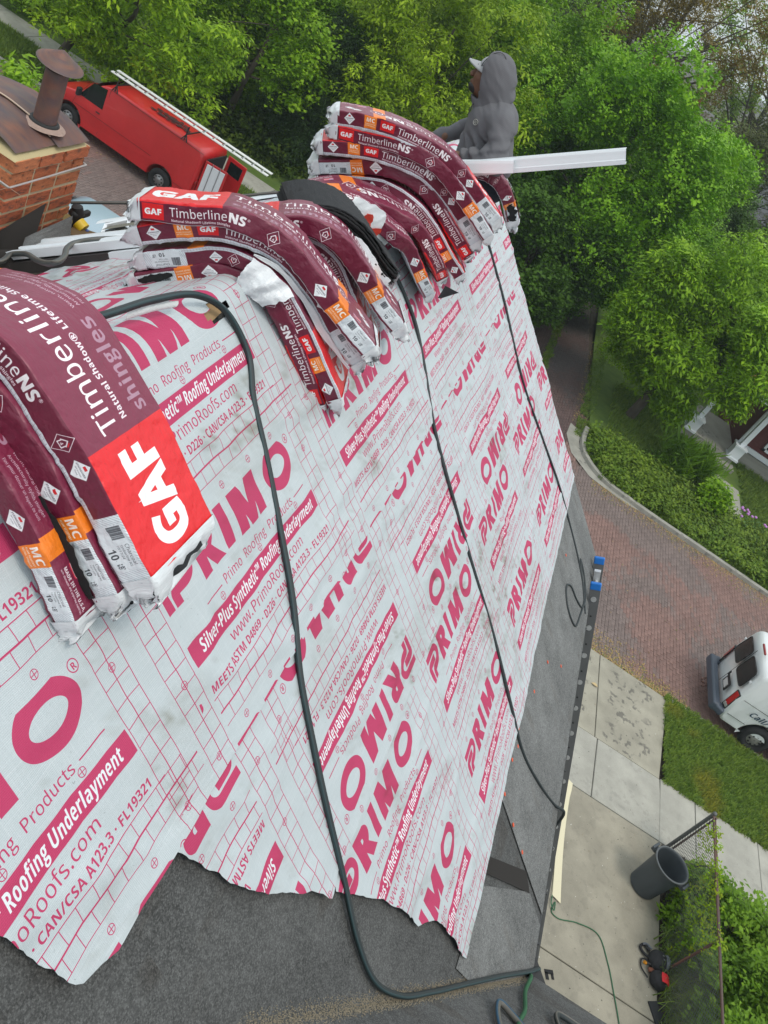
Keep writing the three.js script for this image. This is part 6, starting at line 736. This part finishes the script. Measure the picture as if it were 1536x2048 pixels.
function tree(name, label, category, { base, crown, r, n, cl = 'maple', col = [0.055, 0.13, 0.02], col2 = [0.13, 0.235, 0.03], lobes = 26, lobe = 0.36, trunk = 0.16, seed = 1, group, fill = 0.35, shape = 0, limbs = 9, lean, scale = 1 }) {
  const o = thing(name, label, category, base, 0, group), R = rng(seed), C = V(crown[0] - base[0], crown[1] - base[1], crown[2] - base[2]), L = [];
  for (let i = 0; i < lobes; i++) { let d; do d = V(R() * 2 - 1, R() * 2 - 1, R() * 2 - 1); while (d.length() > 1 || d.length() < 0.15); const k = (0.45 + 0.55 * Math.cbrt(R())) / Math.max(d.length(), 0.001) * d.length() ** 0.4; d.multiplyScalar(Math.min(k, 0.86 / d.length())); const tp = shape ? 1 - shape * (d.y * 0.5 + 0.5) : 1; L.push({ c: V(C.x + d.x * r[0] * tp, C.y + d.y * r[1], C.z + d.z * r[2] * tp), q: lobe * (0.65 + 0.6 * R()) * (shape ? 0.5 + 0.7 * tp : 1) }); }
  const parts = [], end = C.clone().setY(C.y + r[1] * 0.45), mid = V(C.x * 0.35 + (lean?.[0] ?? 0), C.y * 0.5, C.z * 0.35 + (lean?.[1] ?? 0)), trunkC = new THREE.CatmullRomCurve3([V(0, -0.1, 0), mid, C.clone().setY(C.y - r[1] * 0.2), end]);
  const taper = (curve, r0, r1, seg = 12) => { const g = new THREE.TubeGeometry(curve, seg, 1, 8), p = g.attributes.position, q = curve.getSpacedPoints(seg); for (let i = 0; i < p.count; i++) { const k = Math.floor(i / 9), c = curve.getPointAt(k / seg), rad = lerp(r0, r1, k / seg) * (1 + 0.15 * (fbm(k * 0.8, i, seed) - 0.5)); p.setXYZ(i, c.x + (p.getX(i) - c.x) * rad, c.y + (p.getY(i) - c.y) * rad, c.z + (p.getZ(i) - c.z) * rad); } g.computeVertexNormals(); return g; };
  parts.push(taper(trunkC, trunk, trunk * 0.25)); for (let i = 0; i < limbs; i++) { const l = L[i % L.length], t = 0.35 + 0.5 * R(), a = trunkC.getPointAt(t), m = a.clone().lerp(l.c, 0.5).add(V((R() - 0.5) * 0.4, 0.25 * R(), (R() - 0.5) * 0.4)); parts.push(taper(new THREE.CatmullRomCurve3([a, m, l.c.clone()]), trunk * 0.42 * (1.1 - t), trunk * 0.07, 8)); }
  part('trunk', parts, M.bark, o);
  const im = new THREE.InstancedMesh(CL[cl], M.leaf, n), c = new THREE.Color(), rm = Math.max(...r);
  for (let i = 0; i < n; i++) {
    const l = L[Math.floor(R() * L.length)], u = V(R() * 2 - 1, R() * 2 - 1, R() * 2 - 1).normalize(), k = R() < fill ? R() : 0.72 + 0.36 * R(); const rad = l.q * Math.min(...r) * k * (0.85 + 0.35 * fbm(u.x * 2 + i % 7, u.y * 2, seed + u.z * 2)); const p = l.c.clone().addScaledVector(u, rad); p.y -= 0.1 * rad;
    im.setMatrixAt(i, mat4(p.x, p.y, p.z, scale * (0.45 + 1.0 * R()), [(R() - 0.5) * 1.0, R() * 6.283, (R() - 0.5) * 1.0]));
    const q = clamp(R() * 0.75 + 0.25 * fbm(p.x * 1.2, p.z * 1.2, seed), 0, 1), v = 0.85 + 0.3 * R(); im.setColorAt(i, c.setRGB(lerp(col[0], col2[0], q) * v, lerp(col[1], col2[1], q) * v, lerp(col[2], col2[2], q) * v));
  }
  im.name = 'crown'; im.castShadow = im.receiveShadow = true; tag(im, null, null, null, 'stuff'); o.add(im); return o;
}
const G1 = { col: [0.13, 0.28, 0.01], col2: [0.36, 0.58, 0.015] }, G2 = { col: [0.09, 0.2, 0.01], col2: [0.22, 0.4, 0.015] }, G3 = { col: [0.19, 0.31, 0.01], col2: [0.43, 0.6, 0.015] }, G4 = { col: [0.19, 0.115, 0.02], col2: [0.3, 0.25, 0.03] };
const Y = GY;
tree('cherry_tree', 'leafy tree with hanging twigs beside the red house at the right edge', 'tree', { base: [6.3, Y, -28.6], crown: [6.45, -6.6, -28.4], r: [2.95, 2.65, 2.75], n: 8500, cl: 'long', ...G1, seed: 101, lobes: 30, lobe: 0.34, trunk: 0.2 });
tree('maple_tree', 'big rounded bright green tree above the alley mouth', 'tree', { base: [-0.6, Y, -35.5], crown: [1.0, -5.0, -34.5], r: [4.7, 4.9, 4.2], n: 13000, cl: 'maple', col: [0.12, 0.3, 0.01], col2: [0.32, 0.58, 0.015], seed: 102, lobes: 40, lobe: 0.33, trunk: 0.3 });
tree('ash_tree', 'yellow green loose tree behind the hooded man', 'tree', { base: [-6.3, Y, -33.5], crown: [-6.2, -6.0, -33], r: [4.4, 4.6, 3.8], n: 8000, cl: 'long', ...G3, seed: 103, lobes: 38, lobe: 0.32 });
tree('ash_tree', 'yellow green tree top at the upper edge left of the man', 'tree', { base: [-9.8, Y, -40], crown: [-9.8, -4.2, -40], r: [4.6, 5.2, 4], n: 7000, cl: 'long', ...G3, seed: 104, lobes: 36, lobe: 0.32 });
tree('spruce_tree', 'soft dull green conical tree beside the dark understorey', 'tree', { base: [-8.9, Y, -31.0], crown: [-8.9, -7.6, -31.0], r: [2.2, 3.0, 2.2], n: 4200, cl: 'needle', col: [0.055, 0.11, 0.035], col2: [0.10, 0.18, 0.05], seed: 105, shape: 0.75, lobes: 34, lobe: 0.3 });
tree('walnut_tree', 'tree with long drooping leaves hanging over the front of the red van', 'tree', { base: [-15.5, Y, -25.6], crown: [-13.2, -7.15, -25.2], r: [3.4, 2.3, 2.2], n: 2600, cl: 'long', col: [0.17, 0.33, 0.01], col2: [0.42, 0.62, 0.02], seed: 106, lobes: 26, lobe: 0.42, fill: 0.3, scale: 1.05 });
tree('walnut_tree', 'dark tree crown filling the upper left corner', 'tree', { base: [-19.5, Y, -28.8], crown: [-18.6, -7.0, -29.4], r: [4.2, 3.6, 3], n: 4200, cl: 'long', ...G1, seed: 107, lobes: 30, lobe: 0.36 });
tree('maple_tree', 'dark leafy tree behind the red van ladder', 'tree', { base: [-11.6, Y, -30.6], crown: [-11.4, -7.0, -31.0], r: [3.4, 3.3, 3], n: 5200, cl: 'maple', ...G1, seed: 108, lobes: 32, lobe: 0.32 });
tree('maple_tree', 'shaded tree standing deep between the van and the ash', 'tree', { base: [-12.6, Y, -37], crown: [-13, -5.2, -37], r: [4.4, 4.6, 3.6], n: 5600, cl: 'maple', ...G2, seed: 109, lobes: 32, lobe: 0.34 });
tree('maple_tree', 'deep green tree at the upper edge right of the corner crown', 'tree', { base: [-17, Y, -41], crown: [-17, -4.4, -41], r: [4.8, 5.2, 4], n: 5600, cl: 'maple', ...G1, seed: 110, lobes: 32, lobe: 0.34 });
tree('maple_tree', 'mid green tree between the man and the big rounded tree', 'tree', { base: [-3.6, Y, -37.5], crown: [-3.2, -5.4, -37], r: [3.6, 4.8, 3.4], n: 6000, cl: 'maple', ...G1, seed: 111, lobes: 32, lobe: 0.33 });
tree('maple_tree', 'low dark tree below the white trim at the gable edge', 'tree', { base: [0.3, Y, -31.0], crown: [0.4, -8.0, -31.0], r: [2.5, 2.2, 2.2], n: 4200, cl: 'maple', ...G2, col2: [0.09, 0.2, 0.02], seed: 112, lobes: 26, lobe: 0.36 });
tree('maple_tree', 'low bright bush tree where the gable meets the alley', 'tree', { base: [2.0, Y, -36.5], crown: [2.2, -7.4, -36], r: [2.4, 2.6, 2.2], n: 4200, cl: 'maple', ...G1, seed: 113, lobes: 26, lobe: 0.36 });
const BR = 'thin brown budding trees against the sky';
tree('budding_tree', 'tall thin tree with brown buds and bare limbs against the sky', 'tree', { base: [-1.2, Y, -56], crown: [0.2, -0.6, -56], r: [6.4, 6.5, 5], n: 4600, cl: 'fine', ...G4, seed: 114, lobes: 46, lobe: 0.26, limbs: 46, trunk: 0.34, scale: 1.5, fill: 0.6 });
tree('budding_tree', 'brownish tree over the far grey roof at the right edge', 'tree', { base: [8.4, Y, -52], crown: [8.4, -4.6, -52], r: [4.8, 3.8, 4.4], n: 4600, cl: 'fine', col: [0.11, 0.10, 0.028], col2: [0.15, 0.2, 0.035], seed: 115, lobes: 36, lobe: 0.3, limbs: 36, scale: 1.5, fill: 0.6 });
tree('budding_tree', 'brown tree high in the middle of the upper edge', 'tree', { base: [-7.2, Y, -58], crown: [-7.2, -1.4, -58], r: [6.0, 6.0, 5], n: 5200, cl: 'fine', col: [0.085, 0.10, 0.02], col2: [0.14, 0.18, 0.03], seed: 116, lobes: 40, lobe: 0.3, limbs: 30, scale: 1.7, fill: 0.5 });
tree('budding_tree', 'sparse green topped tree in the upper right corner', 'tree', { base: [8.5, Y, -64], crown: [7.8, 1.4, -64], r: [7, 5.4, 5], n: 2500, cl: 'small', ...G1, col: [0.07, 0.12, 0.02], seed: 117, lobes: 44, lobe: 0.24, limbs: 44, trunk: 0.3, fill: 0.6, scale: 1.2 });
tree('maple_tree', 'rounded tree to the right behind the hanging twigs', 'tree', { base: [10.4, Y, -40], crown: [10.6, -7.0, -40], r: [3.8, 3.2, 3.4], n: 5200, cl: 'small', ...G1, seed: 118, lobes: 32, lobe: 0.34 });
tree('maple_tree', 'green tree under the far grey roof on the right', 'tree', { base: [14, Y, -47], crown: [14, -6.0, -47], r: [4.2, 3.6, 3.6], n: 4600, cl: 'small', ...G1, seed: 119, lobes: 32, lobe: 0.34 });
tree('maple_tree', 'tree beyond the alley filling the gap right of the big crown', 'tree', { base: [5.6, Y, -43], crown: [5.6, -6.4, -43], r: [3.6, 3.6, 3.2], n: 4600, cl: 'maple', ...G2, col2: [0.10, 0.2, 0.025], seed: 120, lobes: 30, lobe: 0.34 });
tree('garden_tree', 'dark leafy branch in front of the chimney cap at the left edge', 'tree', { base: [-10.6, Y, -13.8], crown: [-9.75, -6.4, -13.6], r: [1.35, 0.75, 0.9], n: 620, cl: 'long', ...G1, seed: 121, lobes: 16, lobe: 0.5, scale: 0.85, trunk: 0.09 });
for (const [i, x, z, h, w, q] of [[0, -22, -52, 7.5, 6, 0], [1, -15, -58, 8.4, 6, 1], [2, -26, -40, 6.4, 5, 0], [3, 1, -74, 6.5, 6, 1], [4, 18, -76, 6.0, 5, 0], [5, 24, -66, 5.6, 5, 1], [6, 22, -50, 5.4, 5, 0], [7, -12, -74, 9.5, 7, 0], [8, 32, -80, 6.2, 6, 1], [9, -4, -47, 7.4, 4.6, 0]])
  tree('woodland_tree', ['far tree low behind the upper left crown', 'far tree behind the brown tree at the upper edge', 'far tree at the left of the upper corner crown', 'far tree seen through the bare limbs', 'far tree near the distant roofs', 'far tree right of the distant roofs', 'far tree above the red house', 'far tree at the back of the upper edge', 'farthest tree at the right edge', 'tree closing the gap behind the man and the rounded tree'][i], 'tree', { base: [x, Y, z], crown: [x, Y + h * 0.62, z], r: [w * 0.75, h * 0.5, w * 0.7], n: 2600, cl: 'small', ...(q ? G2 : G1), seed: 140 + i, lobes: 24, lobe: 0.42, scale: 1.8 });
{ // dark growth under the trees, and the distant wood that reads as one mass
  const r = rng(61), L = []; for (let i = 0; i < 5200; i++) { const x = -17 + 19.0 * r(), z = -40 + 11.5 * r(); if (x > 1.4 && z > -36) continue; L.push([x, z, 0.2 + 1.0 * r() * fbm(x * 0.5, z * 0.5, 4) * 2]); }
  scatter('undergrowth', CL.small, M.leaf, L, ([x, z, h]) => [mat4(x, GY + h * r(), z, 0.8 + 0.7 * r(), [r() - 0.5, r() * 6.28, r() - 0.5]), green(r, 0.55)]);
  const L2 = []; for (let i = 0; i < 9000; i++) { const a = r(), x = -90 + 200 * a, z = -95 - 40 * r(); L2.push([x, z, 6.5 * r() * (0.5 + 0.7 * fbm(x * 0.06, 3, 5))]); }
  scatter('woodland', CL.small, M.leaf, L2, ([x, z, h]) => [mat4(x, GY + h, z, 3 + 3 * r(), [r() - 0.5, r() * 6.28, r() - 0.5]), green(r, 0.7)]);
  // the lush bed inside the far kerb
  const B = []; while (B.length < 3400) { const x = 5 + 11 * r(), z = -26.4 + 3.5 * r(); const lim = -22.98 - (x < 5.8 ? (5.8 - x) * 1.2 : 0); if (z > lim - 0.1 || z < -25.9 - 0.06 * x + 0.8 * fbm(x, 1, 3)) continue; B.push([x, z]); }
  scatter('bed_plants', CL.shrub, M.leaf, B, ([x, z]) => { const h = 0.15 + 0.42 * fbm(x * 1.3, z * 1.3, 8), e = green(r, lerp(0.75, 1.2, fbm(x * 0.9, z * 0.9, 2))); return [mat4(x, GY + 0.08 + 0.8 * h * r(), z, 0.9 + 0.8 * r(), [r() - 0.5, r() * 6.28, r() - 0.5]), e]; });
  for (const [i, x, z, c] of [[1, 9.3, -25.6, 'shrub'], [2, 12.2, -24.2, 'shrub'], [3, 7.9, -26.6, 'blade'], [4, 9.1, -27.2, 'blade']])
    tree('garden_plant', ['spiky plant near the middle of the far bed', 'rounded shrub at the path end of the far bed', 'shrub at the right edge of the far bed', 'dark spiky clump left of the concrete path', 'tall grassy clump beside the porch step'][i], 'plant', { base: [x, Y + 0.05, z], crown: [x, Y + 0.5, z], r: [0.55, 0.45, 0.5], n: 180, cl: c, ...(i > 2 ? G2 : G1), seed: 170 + i, lobes: 8, lobe: 0.6, trunk: 0.02, limbs: 4, scale: 1.6 });
  const fl = thing('flowering_plant', 'plant with small purple flowers at the end of the far bed', 'plant', [11.0, GY + 0.1, -25.9]); part('foliage', Array.from({ length: 14 }, (_, k) => at(CL.shrub.clone(), (r() - 0.5) * 0.9, 0.15 + 0.25 * r(), (r() - 0.5) * 0.7, 0, k)), std([0.06, 0.13, 0.025], 0.8, { side: THREE.DoubleSide }), fl);
  for (let k = 0; k < 11; k++) part('flower', at(new THREE.SphereGeometry(0.055, 8, 6).scale(1, 0.7, 1), 0, 0, 0), std([0.45, 0.2, 0.5], 0.7), fl, [(r() - 0.5) * 1.1, 0.42 + 0.2 * r(), (r() - 0.5) * 0.7]);
  // right hand bed by the driveway
  const S = [[8.55, -10.35, 0.5, 'round shrub below the fence corner nearest the trash can'], [9.05, -9.9, 0.7, 'broad green shrub in the middle of the bed'], [9.95, -9.9, 0.75, 'pale shrub at the right edge beside the pavement'], [8.6, -8.9, 0.55, 'low leafy plant behind the tool bag'], [9.5, -8.75, 0.8, 'large shrub in the lower right corner'], [8.85, -8.0, 0.65, 'shrub under the lower right edge'], [10.1, -8.6, 0.7, 'shrub cut by the right edge near the bottom'], [8.35, -9.75, 0.32, 'small weed clump beside the trash can'], [10.6, -9.3, 0.6, 'outermost shrub at the right edge']];
  S.forEach(([x, z, q, l], i) => tree('shrub', l, 'shrub', { base: [x, Y + 0.06, z], crown: [x, Y + 0.2 + q * 0.72, z], r: [q * 0.95, q * 0.8, q * 0.9], n: Math.round(520 * q), cl: 'shrub', col: [0.10, 0.22, 0.012], col2: i === 2 ? [0.34, 0.5, 0.05] : [0.25, 0.43, 0.02], seed: 190 + i, lobes: 14, lobe: 0.5, trunk: 0.02, limbs: 8, scale: 1.0 }));
  const L8 = []; for (let i = 0; i < 420; i++) L8.push([8.1 + 0.9 * r(), -9.5 + 2.6 * r()]); scatter('long_grass', tuft(9, 0.42, 0.011, 0.28, 9), M.blade, L8, ([x, z]) => [mat4(x, GY + 0.06, z, 0.5 + 0.6 * r(), [0, r() * 6.28, 0]), green(r, 0.8)]);
  const vine = thing('climbing_vine', 'yellow green vine climbing the fence rail', 'vine', [8.13, GY + 0.06, -10.3]), V1 = []; for (let i = 0; i < 150; i++) { const t = r(); V1.push([(r() - 0.5) * 0.07, 0.1 + 1.25 * Math.pow(r(), 0.6), (t - 0.3) * 2.3]); }
  part('stem', [tube([[0.02, 0, -0.3], [0.03, 0.5, -0.2], [0, 1.1, 0.1], [0.02, 1.3, 0.9]], 0.01, 30, 5)], M.bark, vine);
  scatter('leaves', CL.shrub, M.leaf, V1.filter(([, y, z]) => y > 0.9 - (z > 0.6 && z < 1.2 ? 0.5 : 0) || fbm(z * 3, 2, 3) > 0.56), ([x, y, z]) => [mat4(x, y, z, 0.4 + 0.3 * r(), [r(), r() * 6.28, r()]), [0.24 + 0.1 * r(), 0.38 + 0.1 * r(), 0.012]], vine);
}
// ---------------------------------------------------------------- houses across the street
{
  const h = thing('red_house', 'dark red sided house with white trim and an orange metal porch roof', 'house', [14, GY, -33]), red = std([0.10, 0.018, 0.016], 0.7), wt = M.white, or = std([0.52, 0.22, 0.09], 0.55);
  part('wall', [box(8.4, 4.2, 6, 0.9, 2.1, -1.2), box(0.3, 0.3, 6, -3.4, 0.2, -1.2)], red, h);
  for (let k = 0; k < 26; k++) part('siding_board', at(new THREE.BoxGeometry(8.4, 0.125, 0.03), 0.9, 0.75 + k * 0.13, 1.815, -0.12), red, h);
  part('foundation', box(8.5, 0.6, 0.2, 0.9, 0.3, 1.8), M.kerb, h); part('water_table', box(8.5, 0.22, 0.06, 0.9, 0.68, 1.87), wt, h); part('corner_board', box(0.2, 3.6, 0.1, -3.28, 2.4, 1.86), wt, h);
  for (const [x, y] of [[-2.0, 1.62], [0.4, 1.7]]) { const w = part('window', [box(1.1, 0.1, 0.08, x, y - 0.6, 1.88), box(1.1, 0.1, 0.08, x, y + 0.6, 1.88), box(0.1, 1.3, 0.08, x - 0.5, y, 1.88), box(0.1, 1.3, 0.08, x + 0.5, y, 1.88), box(0.9, 0.05, 0.05, x, y, 1.87)], wt, h); part('pane', box(0.92, 1.12, 0.02, x, y, 1.855), M.glass, w); }
  // porch: concrete floor and step, white posts and bases, standing seam roof falling towards the street
  part('porch_floor', [box(2.2, 0.42, 3.2, -4.5, 0.21, 1.3), box(1.5, 0.2, 0.5, -4.0, 0.1, 3.1)], M.kerb, h);
  for (const [x, z] of [[-5.35, 2.7], [-3.5, 2.75]]) part('porch_post', [box(0.18, 2.4, 0.18, x, 1.6, z), box(0.42, 0.5, 0.42, x, 0.65, z), box(0.5, 0.07, 0.5, x, 0.93, z), box(0.5, 0.08, 0.5, x, 0.42, z)], wt, h);
  const roof = part('porch_roof', grid(1, 1, (u, v) => [lerp(-5.9, 5.2, u), lerp(3.85, 2.95, v), lerp(0.2, 3.25, v)]), or, h); or.side = THREE.DoubleSide;
  for (let k = 0; k < 30; k++) part('seam', bar([-5.85 + k * 0.38, 3.87, 0.2], [-5.85 + k * 0.38, 2.97, 3.25], 0.025, 0.05), std([0.34, 0.13, 0.06], 0.6), roof);
  part('fascia_board', box(11.2, 0.2, 0.06, -0.35, 2.86, 3.24), wt, h);
  part('main_roof', grid(1, 1, (u, v) => [lerp(-3.8, 5.4, u), lerp(6.6, 4.1, v), lerp(-1.2, 2.1, v)]), std([0.08, 0.07, 0.07], 0.9, { side: THREE.DoubleSide }), h);
  part('downspout', [rod([-3.6, 0.2, 2.5], [-3.6, 2.9, 2.5], 0.04), tube([[-3.6, 0.25, 2.5], [-3.6, 0.12, 2.6], [-3.55, 0.1, 2.85]], 0.04, 12, 8)], wt, h);
  const far = (x, z, w, d, hh, label, rc) => { const o = thing('house', label, 'house', [x, GY, z]); part('wall', box(w, hh, d, 0, hh / 2, 0), M.siding, o); const s = new THREE.Shape([[-d / 2 - 0.5, 0], [d / 2 + 0.5, 0], [0, d * 0.42]].map((p) => new THREE.Vector2(...p))); part('roof', at(new THREE.ExtrudeGeometry(s, { depth: w + 0.8, bevelEnabled: false }), -(w + 0.8) / 2, hh, 0, 0, Math.PI / 2), std(rc, 0.9), o); part('chimney', box(0.7, 2.2, 0.7, w * 0.2, hh + d * 0.42, 0.3), M.bricks[1], o); for (let k = 0; k < 3; k++) { const wd = part('window', box(1.0, 1.5, 0.08, -w * 0.3 + k * w * 0.3, hh * 0.62, d / 2 + 0.02), M.white, o); part('pane', box(0.8, 1.3, 0.03, -w * 0.3 + k * w * 0.3, hh * 0.62, d / 2 + 0.06), M.glass, wd); } };
  far(13.2, -78, 10, 8, 2.6, 'distant house with a grey shingle roof at the right edge', [0.10, 0.105, 0.115]); far(4.0, -92, 9, 8, 2.4, 'distant pale house between the brown trees', [0.16, 0.16, 0.165]); far(22, -98, 10, 9, 3, 'farthest house with a dull brown roof at the right', [0.12, 0.10, 0.09]);
}
scene.traverse((o) => { if (o.isMesh) { o.castShadow = true; o.receiveShadow = true; } });
renderer.render(scene, camera);
